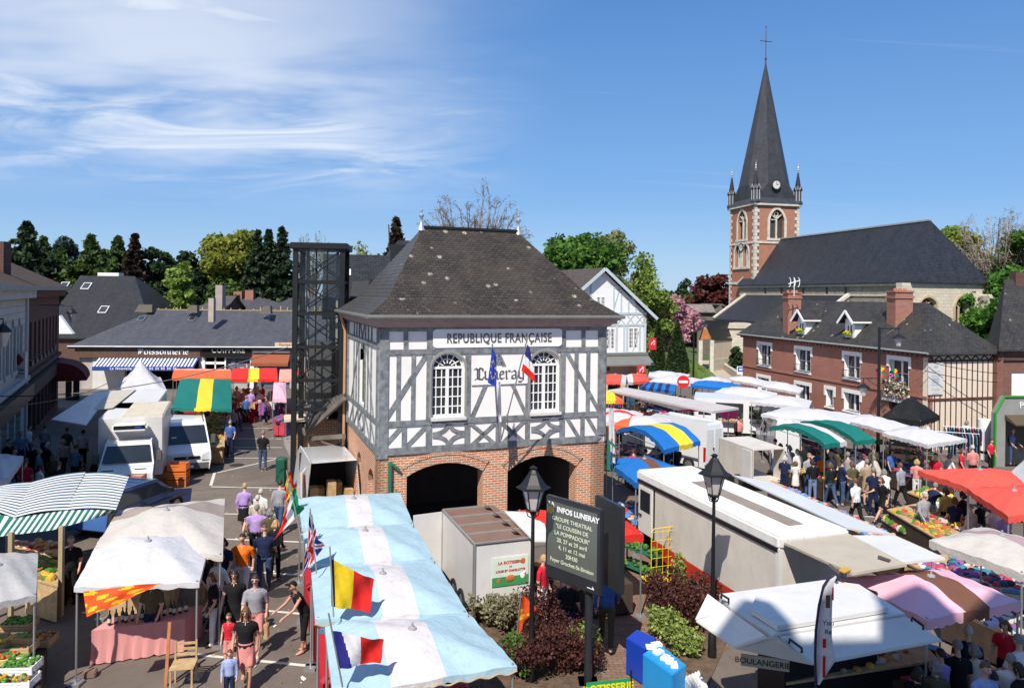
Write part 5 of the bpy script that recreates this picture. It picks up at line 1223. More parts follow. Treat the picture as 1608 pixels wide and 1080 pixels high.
for k,(p,q,w)in enumerate((((367,688.5),(442,689),.09),((362,702.5),(443,702.5),.09),((300,719),(443,719),.09),((341,742),(437,720),.10),((337,742),(331,762),.12),
((331,764),(480,767),.10),((350,806.5),(478,809),.10),((350,846),(480,851),.10),((360,895),(476,903),.10),((390,956),(492,965),.10),((255,1022),(515,1048),.10),((380,655),(440,655),.09),((375,672),(440,672),.09),
((1340,809),(1450,817),.10),((1520,1010),(1625,986),.12),((1100,590),(1000,600),.1),((1330,777),(1400,780),.1),((985,783),(1000,870),.1))):
 a,b=G(*p),G(*q);mb=MB();t=(b-a).normalized();s=Vector((-t.y,t.x,0))*w/2;z=Vector((0,0,.005))
 mb.poly([a-s+z,b-s+z,b+s+z,a+s+z]);tag(mb.build('road_marking',PAINT,fix=False),kind='structure')
# trees
def leaf_mesh(name,P,size,mats,parent,rng,nrm=None,squash=.8,mi=None,updir=.3):
 """one small folded leaf clump per point, as two-triangle faces"""
 n=len(P);d=rng.normal(size=(n,3));d[:,2]+=updir;d/=np.linalg.norm(d,axis=1)[:,None]
 r=rng.normal(size=(n,3));a=np.cross(d,r);a/=np.linalg.norm(a,axis=1)[:,None];b=np.cross(d,a)
 s=(size*rng.uniform(.55,1.35,n))[:,None];a*=s;b*=s*squash
 bend=d*s*rng.uniform(-.35,.35,n)[:,None]
 V4=np.stack([P-a,P-b*.6+bend,P+a,P+b+bend*.4],1).reshape(-1,3)
 me=bpy.data.meshes.new(name);me.vertices.add(4*n);me.vertices.foreach_set('co',V4.astype('f').ravel())
 me.loops.add(4*n);me.loops.foreach_set('vertex_index',np.arange(4*n,dtype='i'));me.polygons.add(n)
 me.polygons.foreach_set('loop_start',np.arange(0,4*n,4,dtype='i'));me.polygons.foreach_set('loop_total',np.full(n,4,'i'))
 for m in(mats if isinstance(mats,list)else[mats]):me.materials.append(m)
 if mi is not None:me.polygons.foreach_set('material_index',mi.astype('i'))
 me.update(calc_edges=True);o=bpy.data.objects.new(name,me);COL.objects.link(o);o.parent=parent;return o
BARK=plain('bark',(.10,.08,.06),.9,var=.4,vs=3,bump=.6);BARKP=plain('pale_bark',(.34,.30,.25),.9,var=.3,vs=3)
LF=dict(
dark=leafy('dark_fir',[(.012,.026,.012),(.026,.05,.02),(.042,.075,.028)],.15),
fir=leafy('green_fir',[(.03,.06,.014),(.065,.115,.025),(.11,.165,.04)],.2),
blue=leafy('blue_cedar',[(.025,.05,.04),(.05,.085,.07),(.07,.11,.085)],.15),
purple=leafy('purple_fir',[(.030,.016,.013),(.05,.03,.02),(.03,.035,.015)],.15),
gold=leafy('gold_green',[(.11,.14,.02),(.22,.25,.035),(.32,.32,.05)],.35),
lime=leafy('spring_lime',[(.12,.19,.03),(.22,.32,.06),(.32,.42,.10)],.4),
chest=leafy('chestnut_green',[(.03,.085,.012),(.07,.16,.02),(.12,.25,.035)],.35),
pale=leafy('pale_sparse',[(.16,.20,.07),(.26,.30,.12),(.2,.24,.1)],.4),
copper=leafy('copper_beech',[(.045,.010,.010),(.085,.02,.016),(.13,.04,.03)],.25),
pink=leafy('cherry_blossom',[(.42,.19,.24),(.58,.30,.36),(.68,.45,.48)],.35),
yew=leafy('clipped_yew',[(.014,.03,.010),(.025,.05,.014),(.04,.07,.02)],.1),
bud=leafy('red_buds',[(.16,.10,.05),(.22,.15,.08),(.14,.10,.06)],.3),
barb=leafy('barberry',[(.05,.018,.018),(.10,.035,.03),(.14,.06,.045)],.3),
varie=leafy('variegated',[(.18,.26,.04),(.38,.44,.14),(.10,.18,.03)],.35),
lush=leafy('lush_green',[(.03,.10,.012),(.08,.20,.03),(.14,.30,.05)],.35),
dry=leafy('pale_stems',[(.22,.20,.12),(.32,.30,.20),(.16,.17,.07)],.3),
)
def trunk_mesh(h,r,rng,limbs,parent,mat,spread=.5,z0=.3,twigs=0,reach=None):
 mb=MB();pts=[Vector((0,0,-.2))];x=y=0
 for k in range(1,7):x+=rng.normal()*r*.5;y+=rng.normal()*r*.5;pts.append(Vector((x,y,h*k/6)))
 mb.tube(pts,[r*(1.15-.95*k/6)for k in range(7)],7);ends=[]
 for i in range(limbs):
  t=z0+(1-z0)*(i+.5)/limbs*.9;base=pts[0].lerp(pts[-1],t);an=rng.uniform(0,6.28);L=(reach or h*.35)*rng.uniform(.6,1.0)*(1.15-t*(.7 if reach is None or twigs<6 else .45))
  d=Vector((math.cos(an),math.sin(an),rng.uniform(.35,1.0)*(1-spread)*2)).normalized();p=base;q=[p]
  for j in range(3):d=(d+Vector(rng.normal(size=3))*.18+Vector((0,0,.12))).normalized();p=p+d*L/3;q.append(p)
  rr=r*(1-t)*.75+r*.08;mb.tube(q,[rr,rr*.7,rr*.42,rr*.15],5);ends.append(q)
  for j in range(twigs):
   b=q[1].lerp(q[3],rng.uniform(0,1));dd=(d+Vector(rng.normal(size=3))*.6+Vector((0,0,.35))).normalized();l2=L*rng.uniform(.3,.6)
   q2=[b,b+dd*l2*.5,b+(dd+Vector(rng.normal(size=3))*.2).normalized()*l2];mb.tube(q2,[rr*.28,rr*.17,rr*.06],4);ends.append(q2)
   if twigs>5:
    for _ in range(5):
     b2=q2[1].lerp(q2[2],rng.uniform(0,1));d3=(dd+Vector(rng.normal(size=3))*.5+Vector((0,0,.2))).normalized();q3=[b2,b2+d3*l2*.45];mb.tube(q3,[rr*.10,rr*.03],3);ends.append([q3[0],q3[1],q3[1]])
 mb.build('trunk',mat,parent,smooth=True);return ends
def tree(name,label,u,vtop,halfw,Y,kind,leaf,seed,n=5000,size=.3,vbase=None,group=None,cat='tree',bark=None,low=.18):
 rng=np.random.default_rng(seed);top=D(u,vtop,Y);h=top.z;w=halfw/FX*Y*{'conifer':1.25,'broad':1.38,'sparse':1.4,'bare':1.15}.get(kind,1);n=int(n*1.45)
 C=empty(name,(top.x,Y,0),rng.uniform(0,6.28),label,cat,group);bark=bark or BARK
 if kind=='conifer':
  trunk_mesh(h*.97,h*.018+.05,rng,6,C,bark,.9,.3,reach=w*.6)
  tiers=max(9,int(h/.62));n=int(n*1.6);P=[]
  for i in range(tiers):
   t=i/(tiers-1);z=h*(low+(1-low)*t);rad=w*min(1,(1-t)*2.6)**.9*(1.25-.25*t)*rng.uniform(.8,1.15)+.12;nb=int(7+9*(1-t))
   for k in range(nb):
    an=rng.uniform(0,6.28);L=rad*rng.uniform(.65,1.12);m=max(4,int(n/tiers/nb*(1.5-t)));s=rng.uniform(.05,1,m)**.7
    x=np.cos(an)*L*s;y=np.sin(an)*L*s;zz=z-s**1.6*L*.28+rng.normal(size=m)*.10+.1*L*s**3
    P.append(np.stack([x+rng.normal(size=m)*.10*(1+s*L*.35),y+rng.normal(size=m)*.10*(1+s*L*.35),zz],1))
  P=np.concatenate(P)
 elif kind=='cone':
  trunk_mesh(h*.6,.12,rng,3,C,bark,.9,.5,reach=.4)
  t=1-np.sqrt(rng.uniform(0,1,n));a=rng.uniform(0,6.28,n);r=w*(1-t**1.25)*rng.uniform(.90,1.03,n)*(1+.05*np.sin(a*3+t*9));P=np.stack([np.cos(a)*r,np.sin(a)*r,.1+t*(h-.1)],1)
 elif kind=='bare':
  mb=MB();zc=h-w*1.05;mb.tube([(0,0,-.2),(.1,.1,h*.3),(0,0,zc)],[h*.022,h*.017,h*.010],7);P=[]
  for i in range(54):
   d=rng.normal(size=3);d[2]=abs(d[2])*.9-.25;d/=np.linalg.norm(d);b0=Vector((0,0,h*rng.uniform(.32,.6)));e_=Vector((d[0]*w,d[1]*w,zc+d[2]*w*1.02))*1.0;md=b0.lerp(e_,.5)+Vector((0,0,-.25))+Vector(rng.normal(size=3))*.2;q=[b0,b0.lerp(md,.5),md,md.lerp(e_,.5)+Vector(rng.normal(size=3))*.12,e_];mb.tube(q,[h*.007,h*.0055,h*.004,h*.0025,.012],4)
   for j in range(13):
    t=rng.uniform(.45,1);c0=q[2].lerp(q[4],(t-.45)/.55);v1=(Vector(rng.normal(size=3))*.55+Vector(d)*.8+Vector((0,0,.3))).normalized()*w*rng.uniform(.10,.26);c1=c0+v1;mb.tube([c0,c0+v1*.5+Vector(rng.normal(size=3))*.05,c1],[.028,.02,.009],3)
    for _ in range(3):c2=c0+v1*rng.uniform(.3,1);mb.tube([c2,c2+(v1.normalized()+Vector(rng.normal(size=3))*.5)*w*.09],[.014,.006],3)
    P.append(np.array(c1)+rng.normal(size=(max(1,n//700),3))*.16)
  mb.build('trunk',bark,C);P=np.concatenate(P)
 else:
  ends=trunk_mesh(h*.85,h*.022+.04,rng,11 if kind!='sparse' else 13,C,bark,.5,.28,twigs=2 if kind!='sparse' else 5,reach=w*.95)
  nc=44 if kind=='broad' else 40;cz=h*(.5+low/2+.04);rz=h*(1-low)/2;P=[]
  cent=[]
  for i in range(nc*3):
   d=rng.normal(size=3);d/=np.linalg.norm(d);rr=rng.uniform(.3,.84)if kind=='broad' else rng.uniform(.2,.9)
   taper=1 if kind=='broad' else(1-.25*max(0,d[2]))
   cent.append(np.array([d[0]*w*rr*taper,d[1]*w*rr*taper,cz+d[2]*rz*rr]))
  cent=cent[:nc]
  for c in cent:
   m=n//nc;rc=w*rng.uniform(.22,.42)*(1 if kind=='broad' else .85);d=rng.normal(size=(m,3));d/=np.linalg.norm(d,axis=1)[:,None]
   s=rng.uniform(0,1,m)**(.33 if kind=='broad' else .6);sc=np.array([1,1,.72 if kind=='broad' else .95])*rc*rng.uniform(.8,1.2)
   P.append(c+d*s[:,None]*sc+rng.normal(size=(m,3))*rc*.10)
  P=np.concatenate(P);P=P[P[:,2]<h*1.0]
 leaf_mesh('crown',P,size,LF[leaf]if isinstance(leaf,str)else leaf,C,rng)
 return C
T=tree;g1='firs and pines behind the left roofs'
T('cedar_tree','dark ragged cedar at the far left, over the brown tiled roof',42,352,26,84,'conifer','dark',1,4200,.36,group=g1,low=.3)
T('fir_tree','dark green fir between the ragged cedar and the blue cedar',69,376,20,90,'conifer','fir',2,4200,.34,group=g1)
T('cedar_tree','blue-green cedar with wide flat top, third from the left',104,370,34,96,'sparse','blue',3,7000,.34,group=g1,low=.15)
T('fir_tree','lower yellow-green fir in front of the blue cedar',97,394,20,86,'conifer','fir',4,4200,.32,group=g1)
T('fir_tree','broad bright fir behind the white roof chimney of the slate house',143,373,30,88,'conifer','fir',5,6500,.34,group=g1)
T('fir_tree','green fir just right of the white roof chimney',186,375,24,90,'conifer','fir',6,5600,.33,group=g1)
T('fir_tree','low green fir in the gap right of the broad bright fir',164,396,18,86,'conifer','fir',66,3600,.33,group=g1)
T('spruce_tree','narrow purplish spruce among the green firs',212,371,16,88,'conifer','purple',7,4600,.32,group=g1,low=.1)
T('pine_tree','dark bushy pine right of the purplish spruce',248,384,20,90,'broad','dark',8,5200,.34,group=g1,low=.2)
T('pine_tree','dark spreading pine behind the pale birch',285,389,24,93,'broad','dark',9,5200,.34,group=g1,low=.2)
T('pine_tree','lowest dark pine beside the golden beech',312,411,17,92,'broad','dark',10,3600,.34,group=g1,low=.1)
T('pine_tree','dark low pine filling the gap before the birch',232,420,22,84,'broad','dark',67,4200,.34,group=g1,low=.0)
T('birch_tree','slender pale green birch in front of the dark pines',281,402,21,80,'sparse','lime',11,3200,.24,bark=BARKP)
T('beech_tree','large golden-green beech left of the three spruces',368,357,42,95,'broad','gold',12,15000,.32,low=.12)
g2='three spruces left of the lift tower'
T('spruce_tree','left of the three dark spruces by the lift tower',405,366,16,90,'conifer','dark',13,5200,.32,group=g2,low=.05)
T('spruce_tree','middle of the three dark spruces by the lift tower',422,365,17,94,'conifer','dark',14,5200,.32,group=g2,low=.05)
T('spruce_tree','right and tallest of the three dark spruces by the lift tower',443,361,18,89,'conifer','dark',15,5600,.32,group=g2,low=.05)
T('small_tree','low green tree under the golden beech',345,425,24,88,'broad','fir',68,3000,.34,low=.0)
T('bare_tree','pale thin leafless tree seen above the lift tower',492,368,26,100,'bare','pale',16,300,.12,bark=BARKP)
T('small_tree','sparse pale green tree left of the hall roof',575,378,30,100,'sparse','pale',17,2600,.22)
T('fir_tree','pointed fir top rising left of the hall ridge',622,346,14,80,'conifer','purple',18,5200,.28,low=.25)
T('bare_tree','wide bare budding tree behind the hall ridge',745,299,66,80,'bare','bud',19,5200,.07,bark=plain('brown_bark',(.20,.14,.09),.9),low=.2)
T('chestnut_tree','dense bright green chestnut right of the hall roof',897,364,62,78,'broad','chest',20,15000,.30,low=.15)
T('willow_tree','tall airy spring tree behind the pale gabled house',966,352,34,84,'sparse','pale',21,6500,.20,low=.1)
T('willow_tree','lower airy lime tree between gabled house and cherry',1016,394,38,82,'sparse','lime',22,7500,.20,low=.0)
T('pine_tree','small dark pine above the pink cherry',1072,437,15,130,'broad','dark',23,2600,.3,low=.1)
T('beech_tree','dark red copper beech left of the church tower',1122,430,32,112,'broad','copper',24,8500,.32,low=.05)
T('cherry_tree','pink blossoming cherry tree by the clipped cones',1064,455,30,84,'broad','pink',25,6500,.22,low=.12)
T('clipped_yew','left and smaller of the two clipped dark cones',1034,500,13,76,'cone','yew',26,5200,.16,cat='shrub',group='clipped yew cones')
T('clipped_yew','right and larger of the two clipped dark cones',1064,503,19,74,'cone','yew',27,7500,.16,cat='shrub',group='clipped yew cones')
T('shrub','dark green shrub against the brick house corner by the church',1158,543,9,78,'broad','yew',28,2200,.18,cat='shrub',low=.0)
T('poplar_tree','feathery green tree just right of the church roof',1488,342,34,92,'broad','lime',29,9000,.26,low=.0)
T('lime_tree','olive green tree between the feathery tree and the bare tree',1526,358,40,86,'broad','gold',30,9000,.25,low=.0)
T('bare_tree','tall bare tree at the right edge behind the church',1566,326,46,82,'bare','bud',31,2600,.07,bark=BARKP)
T('maple_tree','bright green tree at the right photo edge',1604,352,40,80,'broad','chest',32,8500,.27,low=.0)
T('hawthorn_tree','low bright green tree beside the church apse',1566,412,46,70,'broad','lush',33,9500,.25,low=.0)
T('hawthorn_tree','rounded bright green tree above the right corner roof',1600,405,34,64,'broad','lush',34,8500,.23,low=.0)
def far_wood(name,label,u0,u1,v0,v1,Y,leaf,seed,n):
 rng=np.random.default_rng(seed);u=rng.uniform(u0,u1,n);wob=6*np.sin(u*.07+seed)+4*np.sin(u*.19);v=rng.uniform(0,1,n)*(v1-v0)+v0+wob*.6
 yy=Y+rng.uniform(0,12,n);du,dv=u-HX,v-HY;P=np.stack([(du+dv*ROLL)/FX*yy,yy,CH-(dv-du*ROLL)/FX*yy],1);P[:,2]=np.maximum(P[:,2],.2)
 o=leaf_mesh(name,P,.8,LF[leaf],None,rng);tag(o,label,'wood',kind='stuff')
far_wood('distant_wood','far band of dark woodland behind the left roofs',-60,470,436,470,108,'dark',1,9000)
far_wood('distant_wood','far band of greenery behind hall and church',900,1180,462,530,118,'fir',2,7000)
far_wood('distant_wood','green hedge mass at the far right behind the church',1440,1700,430,540,96,'lush',3,9000)
p=D(1096,480,100);B=empty('barn',(p.x,p.y,0),0,'grey weathered timber barn between the cherry tree and church tower','barn');IN_PLACE[0]=True
f=Face(p[:2],(1,.2));W_=face_sz(f.o,f.e,1148,480)[0];ze=D(1096,489,100).z;zr=D(1110,478,100).z;mb=MB();wall(mb,f,0,W_,0,ze,(),.2);mb.prism([f.p(W_*.45,0,ze),f.p(W_,0,ze),f.p(W_*.72,0,zr)],-f.n*.2);mb.build('wall',plain('weathered_boards',(.17,.15,.13),.9,var=.4,vs=4),B)
mb=MB();slab(mb,[f.p(-.4,.4,ze),f.p(W_*.5,.4,ze),f.p(W_*.72,-3,zr),f.p(-.4,-3,zr)],.15);slab(mb,[f.p(W_*.7,.3,zr+.1),f.p(W_+.4,.3,ze),f.p(W_+.4,-6,ze),f.p(W_*.7,-6,zr+.1)],.15);mb.build('roof',plain('barn_roof',(.22,.19,.17),.9,var=.3),B)
IN_PLACE[0]=False
# market stalls
CW=cloth('canvas_white',(.60,.59,.61),dirt=.25);CO=cloth('canvas_offwhite',(.56,.52,.47),dirt=.3);CGY=cloth('canvas_grey',(.44,.43,.42),dirt=.3);CLB=cloth('canvas_light_blue',(.38,.54,.61),dirt=.35);CPW=cloth('canvas_pinkish_white',(.62,.59,.60),dirt=.35)
CGR=cloth('canvas_green',(.008,.17,.14));CYE=cloth('canvas_yellow',(.85,.62,.04));CRD=cloth('canvas_red',(.68,.03,.02));COR=cloth('canvas_orange',(.80,.14,.05));CPK=cloth('canvas_pink',(.82,.46,.55));CBR=cloth('canvas_brown',(.17,.075,.045));CTP=cloth('canvas_taupe',(.34,.28,.25))
CBL=cloth('canvas_blue',(.015,.16,.50));CMG=cloth('canvas_magenta',(.60,.015,.22));CBK=cloth('canvas_black',(.012,.012,.014));CSR=cloth('canvas_faded_red',(.75,.10,.07));CPE=cloth('canvas_peach',(.80,.36,.26));CMV=cloth('canvas_mauve',(.40,.28,.29));CG2=cloth('canvas_bottle',(.01,.22,.15))
POLE=plain('galvanised',(.42,.43,.44),.45,.7,var=.1);HUBM=plain('hub_grey',(.3,.3,.3),.5);WOODL=plain('pale_wood',(.48,.33,.17),.75,var=.25,vs=6);WOODO=plain('orange_wood',(.48,.19,.07),.75,var=.2,vs=5)
def canopy_mesh(C,c,rise,mats,bands,axis=0,drop=.2,style='pyramid',scal=10,sagk=.05,nu=22,nv=14):
 """fabric top through four corners (near-left, near-right, far-right, far-left), local coordinates; bands: [(upto, material index)]"""
 mb=MB();P=[]
 cuts=[b[0]for b in bands[:-1]]
 def grid(n,cs):
  g=sorted(set([i/n for i in range(n+1)]+cs));return g
 us=grid(nu,cuts if axis==0 else[]);vs=grid(nv,cuts if axis==1 else[])
 def band(t):
  for k,m in bands:
   if t<k:return m
  return bands[-1][1]
 def pt(s,t):
  p=c[0]*(1-s)*(1-t)+c[1]*s*(1-t)+c[2]*s*t+c[3]*(1-s)*t
  x,y=2*s-1,2*t-1
  if style=='pyramid':
   m=max(abs(x),abs(y));h=1-m**1.25;th=math.atan2(y,x);h-=sagk*(1-abs(math.cos(th*4)))*m*2*(1.15-m*m);
   h-=.16*max(0,1-abs(abs(x)-abs(y))*1.0)*0
  elif style=='arch':h=1-abs(y)**2.2;h-=sagk*.8*abs(math.sin(x*math.pi*2.5))
  elif style=='archx':h=1-abs(x)**2.2;h-=sagk*.8*abs(math.sin(y*math.pi*1.5))
  elif style=='shed':h=t
  elif style=='tent':m=max(abs(x),abs(y));h=(1-m)**1.5
  else:h=0
  return p+Vector((0,0,rise*h+.012*math.sin(s*23+t*11)+.01*math.sin(t*31-s*7)))
 for i,s in enumerate(us):
  for t in vs:P.append(pt(s,t))
 nvv=len(vs);F=[]
 for i in range(len(us)-1):
  for j in range(nvv-1):
   m=band((us[i]+us[i+1])/2)if axis==0 else band((vs[j]+vs[j+1])/2)
   F.append(((i*nvv+j,(i+1)*nvv+j,(i+1)*nvv+j+1,i*nvv+j+1),m))
 for f,m in F:mb.f.append(list(f));mb.m.append(m)
 mb.v=[tuple(p)for p in P]
 o=mb.build('canopy',mats,C,smooth=True,fix=False)
 if drop:
  vb=MB()
  for a,b,fx in((0,1,lambda k:(k,0)),(1,2,lambda k:(1,k)),(2,3,lambda k:(1-k,1)),(3,0,lambda k:(0,1-k))):
   n=scal*4;prev=None
   for k in range(n+1):
    s,t=fx(k/n);p=pt(s,t);sc=drop*(.78+.22*abs(math.sin(k/4*math.pi)));q=p+Vector((0,0,-sc))
    if prev:
     m=band(min(.999,max(0,s if axis==0 else t)));vb.quad(prev[0],p,q,prev[1],m)
    prev=(p,q)
  vb.build('valance',mats,C,fix=False)
 return pt
TRIM=cloth('beige_binding',(.42,.34,.24))
def stall(label,corners,z,rise,mats,bands,axis=0,group='market stall canopies',table=None,hub=True,name='market_stall',pz=None,goods=None,**k):
 W_=[G(u,v,z)for u,v in corners];cen=sum(W_,Vector())/4
 C=empty(name,(cen.x,cen.y,0),0,label,'stall',group);L4=[p-Vector((cen.x,cen.y,0))for p in W_]
 pt=canopy_mesh(C,L4,rise,mats,bands,axis,**k)
 m=Vector((0,0,z))
 for p in L4:
  q=m+(p-m)*.96;mb=MB();mb.tube([(q.x,q.y,0),(q.x,q.y,z+.02)],.022,6);mb.box(q.x-.12,q.x+.12,q.y-.12,q.y+.12,0,.06);mb.build('pole',POLE,C)
 mb=MB();rr=[m+(p-m)*.96 for p in L4]
 for i in range(4):mb.tube([rr[i]-Vector((0,0,.03)),rr[(i+1)%4]-Vector((0,0,.03))],.016,5)
 mb.build('frame',POLE,C)
 if CLB in mats:
  mb=MB();n=60;mb.tube([L4[0].lerp(L4[1],i/n)+Vector((0,-.02,-.10+.02*math.cos(i/n*6.2832*9)))for i in range(n+1)],.018,5);mb.build('binding',TRIM,C)
 if hub:
  p=pt(.5,.5);mb=MB();mb.lathe([(.08,-.01),(.07,.02),(.03,.03),(.02,.04),(.02,.10),(.006,.11)],p,10);mb.build('hub',HUBM,C)
  for i in(0,2):
   pass
 if table:
  s0,s1,t0,t1,hz,tm=table;fl=[p-Vector((0,0,p.z))for p in L4]
  f=lambda s,t:fl[0]*(1-s)*(1-t)+fl[1]*s*(1-t)+fl[2]*s*t+fl[3]*(1-s)*t
  q=[f(s0,t0),f(s1,t0),f(s1,t1),f(s0,t1)];mb=MB();mb.prism([p+Vector((0,0,.08))for p in q],(0,0,hz-.08));mb.build('counter',tm,C)
  C['_q']=[list(p)for p in q]
  if goods:
   gm,n,sz,seed=goods;r=random.Random(seed);mb=MB()
   for _ in range(n):
    p=q[0].lerp(q[1],r.random()).lerp(q[3].lerp(q[2],r.random()),r.random());a=r.uniform(.5,1)*sz;b=r.uniform(.5,1)*sz;h_=r.uniform(.2,.8)*sz;an=r.uniform(0,3)
    d1=Vector((math.cos(an),math.sin(an),0))*a;d2=Vector((-math.sin(an),math.cos(an),0))*b;z0=Vector((p.x,p.y,hz));mb.prism([z0-d1-d2,z0+d1-d2,z0+d1+d2,z0-d1+d2],(r.uniform(-.02,.02),0,h_),mi=r.randrange(len(gm)))
   o=mb.build('goods',gm,C);o['kind']='stuff'
 if '_q' in C:del C['_q']
 return C
def hue(n,*c):return[plain(f'goods_{n}_{i}',x,.6,var=.2,vs=4)for i,x in enumerate(c)]
VEG=hue('veg',(.06,.18,.02),(.12,.30,.04),(.5,.1,.03),(.55,.33,.04),(.3,.18,.1));CLO=hue('clothes',(.5,.05,.08),(.04,.06,.15),(.6,.55,.5),(.3,.1,.3),(.05,.2,.3),(.02,.02,.02));FLO=hue('flowers',(.06,.16,.02),(.10,.24,.03),(.7,.5,.03),(.5,.05,.1),(.6,.5,.5));TOY=hue('wares',(.1,.25,.6),(.6,.05,.04),(.55,.52,.5),(.25,.2,.35),(.5,.35,.2),(.03,.03,.03))
ST=stall;b3=lambda a,b:[(a,0),(b,1),(1,0)]
gb='light blue striped canopies in front of the town hall'
redc=plain('red_tablecloth',(.42,.01,.02),.8)
ST('light blue canopy with pale band nearest the town hall',[(474,828),(649,822),(628,773),(468,781)],2.36,.30,[CLB,CPW],b3(.42,.64),group=gb,goods=(CLO,60,.12,1),table=(.05,.95,.1,.9,.8,redc),sagk=.1,drop=.12)
ST('second light blue canopy with pale band counting from the town hall',[(486,886),(682,878),(650,822),(474,829)],2.24,.30,[CLB,CPW],b3(.44,.66),group=gb,goods=(CLO,60,.12,2),table=(.05,.95,.1,.9,.8,redc),sagk=.1,drop=.12)
ST('third light blue canopy, over which the Belgian flag flies',[(495,972),(735,962),(684,880),(488,888)],2.12,.30,[CLB,CPW],b3(.44,.68),group=gb,goods=(CLO,60,.12,3),table=(.05,.95,.1,.9,.8,redc),sagk=.1,drop=.12)
ST('nearest light blue canopy at the bottom, under the French flag',[(523,1094),(812,1044),(737,964),(509,974)],2.00,.32,[CLB,CPW],b3(.30,.60),group=gb,goods=(CLO,60,.12,4),table=(.05,.95,.1,.9,.8,redc),sagk=.1,drop=.12)
wt=plain('pink_paper_cloth',(.62,.27,.26),.8,var=.05)
WINE=ST('white canopy over the pink clothed wine table',[(116,922),(313,914),(333,838),(158,842)],2.0,.40,[CW],[(1,0)],drop=.12,scal=6,sagk=.10)
ST('cream canopy with taupe band behind the wine stall canopy',[(150,858),(350,872),(353,782),(186,800)],2.08,.40,[CO,CTP],[(.62,0),(.84,1),(1,0)],axis=1,table=(.05,.6,.3,.9,.8,WOODL),goods=(TOY,50,.12,5),drop=.14,sagk=.11)
ST('plain grey canopy cut by the left photo edge above vegetables',[(-75,962),(57,934),(60,868),(-60,868)],2.05,.25,[CGY],[(1,0)],table=(.1,.9,-.1,.5,.75,WOODL),goods=(VEG,120,.13,6),drop=.14)
nS=17;stripes=[((i+.5)/nS,i%2)for i in range(nS)]+[(1,1)]
def striped_awning():
 """long awning of white, blue and green stripes in three bays at the left edge"""
 z=2.45;A=G(160,768,z);C=empty('striped_awning_stall',(A.x,A.y,0),0,'white stall awning with narrow navy and green stripes at the left','stall','market stall canopies')
 loc=lambda u,v,zz:G(u,v,zz)-Vector((A.x,A.y,0))
 NV=cloth('stripe_navy',(.03,.09,.19));WS=cloth('stripe_white',(.70,.70,.66));WG=cloth('stripe_green',(.015,.16,.12))
 bays=[((-60,790),(22,812),(50,756),(-30,770)),((22,812),(103,800),(135,740),(50,756)),((103,800),(182,800),(203,747),(135,742))]
 for i,q in enumerate(bays):
  P=[loc(q[0][0],q[0][1],2.32),loc(q[1][0],q[1][1],2.32),loc(q[2][0],q[2][1],2.62),loc(q[3][0],q[3][1],2.62)]
  mb=MB();n=13;m=8
  for a in range(n):
   for b in range(m):
    f=lambda x,y:P[0].lerp(P[1],x).lerp(P[3].lerp(P[2],x),y)+Vector((0,0,.05*math.sin(math.pi*x)))
    t0,t1,s0,s1=a/n,(a+1)/n,b/m,(b+1)/m;w=.6
    tm=t0+(t1-t0)*w;mb.quad(f(s0,t0),f(s1,t0),f(s1,tm),f(s0,tm),0);mb.quad(f(s0,tm),f(s1,tm),f(s1,t1),f(s0,t1),1)
  mb.build('awning_bay',[WS,NV],C,fix=False)
 f2=[((0,842),(82,832),(103,800),(22,812),8),((-70,850),(0,842),(22,812),(-60,795),6),((82,832),(176,806),(182,800),(103,800),8)]
 for q in f2:
  P=[loc(q[0][0],q[0][1],2.12),loc(q[1][0],q[1][1],2.12),loc(q[2][0],q[2][1],2.30),loc(q[3][0],q[3][1],2.30)];n=q[4];mb=MB()
  for a in range(n):
   f=lambda x,y:P[0].lerp(P[1],x).lerp(P[3].lerp(P[2],x),y)
   mb.quad(f(a/n,0),f((a+.5)/n,0),f((a+.5)/n,1),f(a/n,1),0);mb.quad(f((a+.5)/n,0),f((a+1)/n,0),f((a+1)/n,1),f((a+.5)/n,1),1)
  mb.build('striped_flap',[WS,WG],C,fix=False)
 for u,v in((18,842),(97,832),(175,806),(-55,850)):
  p=loc(u,v,2.1);mb=MB();mb.beam((p.x,p.y,0),(p.x,p.y,2.2),.1,.1,(0,1,0));mb.build('post',plain('timber_post',(.36,.28,.17),.8),C)
 a,b,c_,d=loc(10,842,2.1),loc(170,812,2.1),loc(185,800,2.1),loc(20,812,2.1);mb=MB();[setattr(x,'z',.1)for x in(a,b,c_,d)];dd=Vector((0,.9,0));mb.prism([a+dd,b+dd,b+dd*2.6,a+dd*2.6],(0,0,.75));mb.build('counter',WOODD,C)
striped_awning()
ST('small white canopy poking in at the left edge by the street',[(-50,768),(12,752),(37,716),(-40,708)],2.5,.2,[CW],[(1,0)],hub=False)
ST('pointed white pagoda tent by the fishmonger',[(178,617),(262,613),(252,592),(190,594)],2.3,1.5,[CW],[(1,0)],style='tent',hub=False,drop=.3)
ST('dark green canopy with yellow band down its middle',[(270,640),(364,642),(363,594),(284,592)],2.35,.22,[CGR,CYE],b3(.40,.66),style='pyramid',hub=False,drop=.16,table=(.6,.95,.05,.9,.8,WOODL),goods=(VEG,90,.14,8),sagk=.06)
ST('orange-pink canopy with pale top in front of the fishmonger',[(270,593),(364,593),(360,581),(276,580)],2.45,.25,[COR,CPE],[(.45,0),(1,1)],axis=1,style='arch',table=(.1,.9,.1,.6,.8,redc),goods=(TOY,30,.12,9))
ST('red canopy with yellow middle band in front of the hairdresser',[(363,595),(436,595),(434,578),(366,579)],2.45,.25,[CRD,CYE],b3(.37,.6),style='arch',table=(.1,.9,.1,.6,.8,redc),goods=(TOY,30,.12,10))
ST('salmon canopy partly hidden behind the lift tower',[(438,595),(520,595),(515,580),(440,580)],2.45,.2,[CPE,CRD],[(.3,0),(.5,1),(1,0)],style='arch')
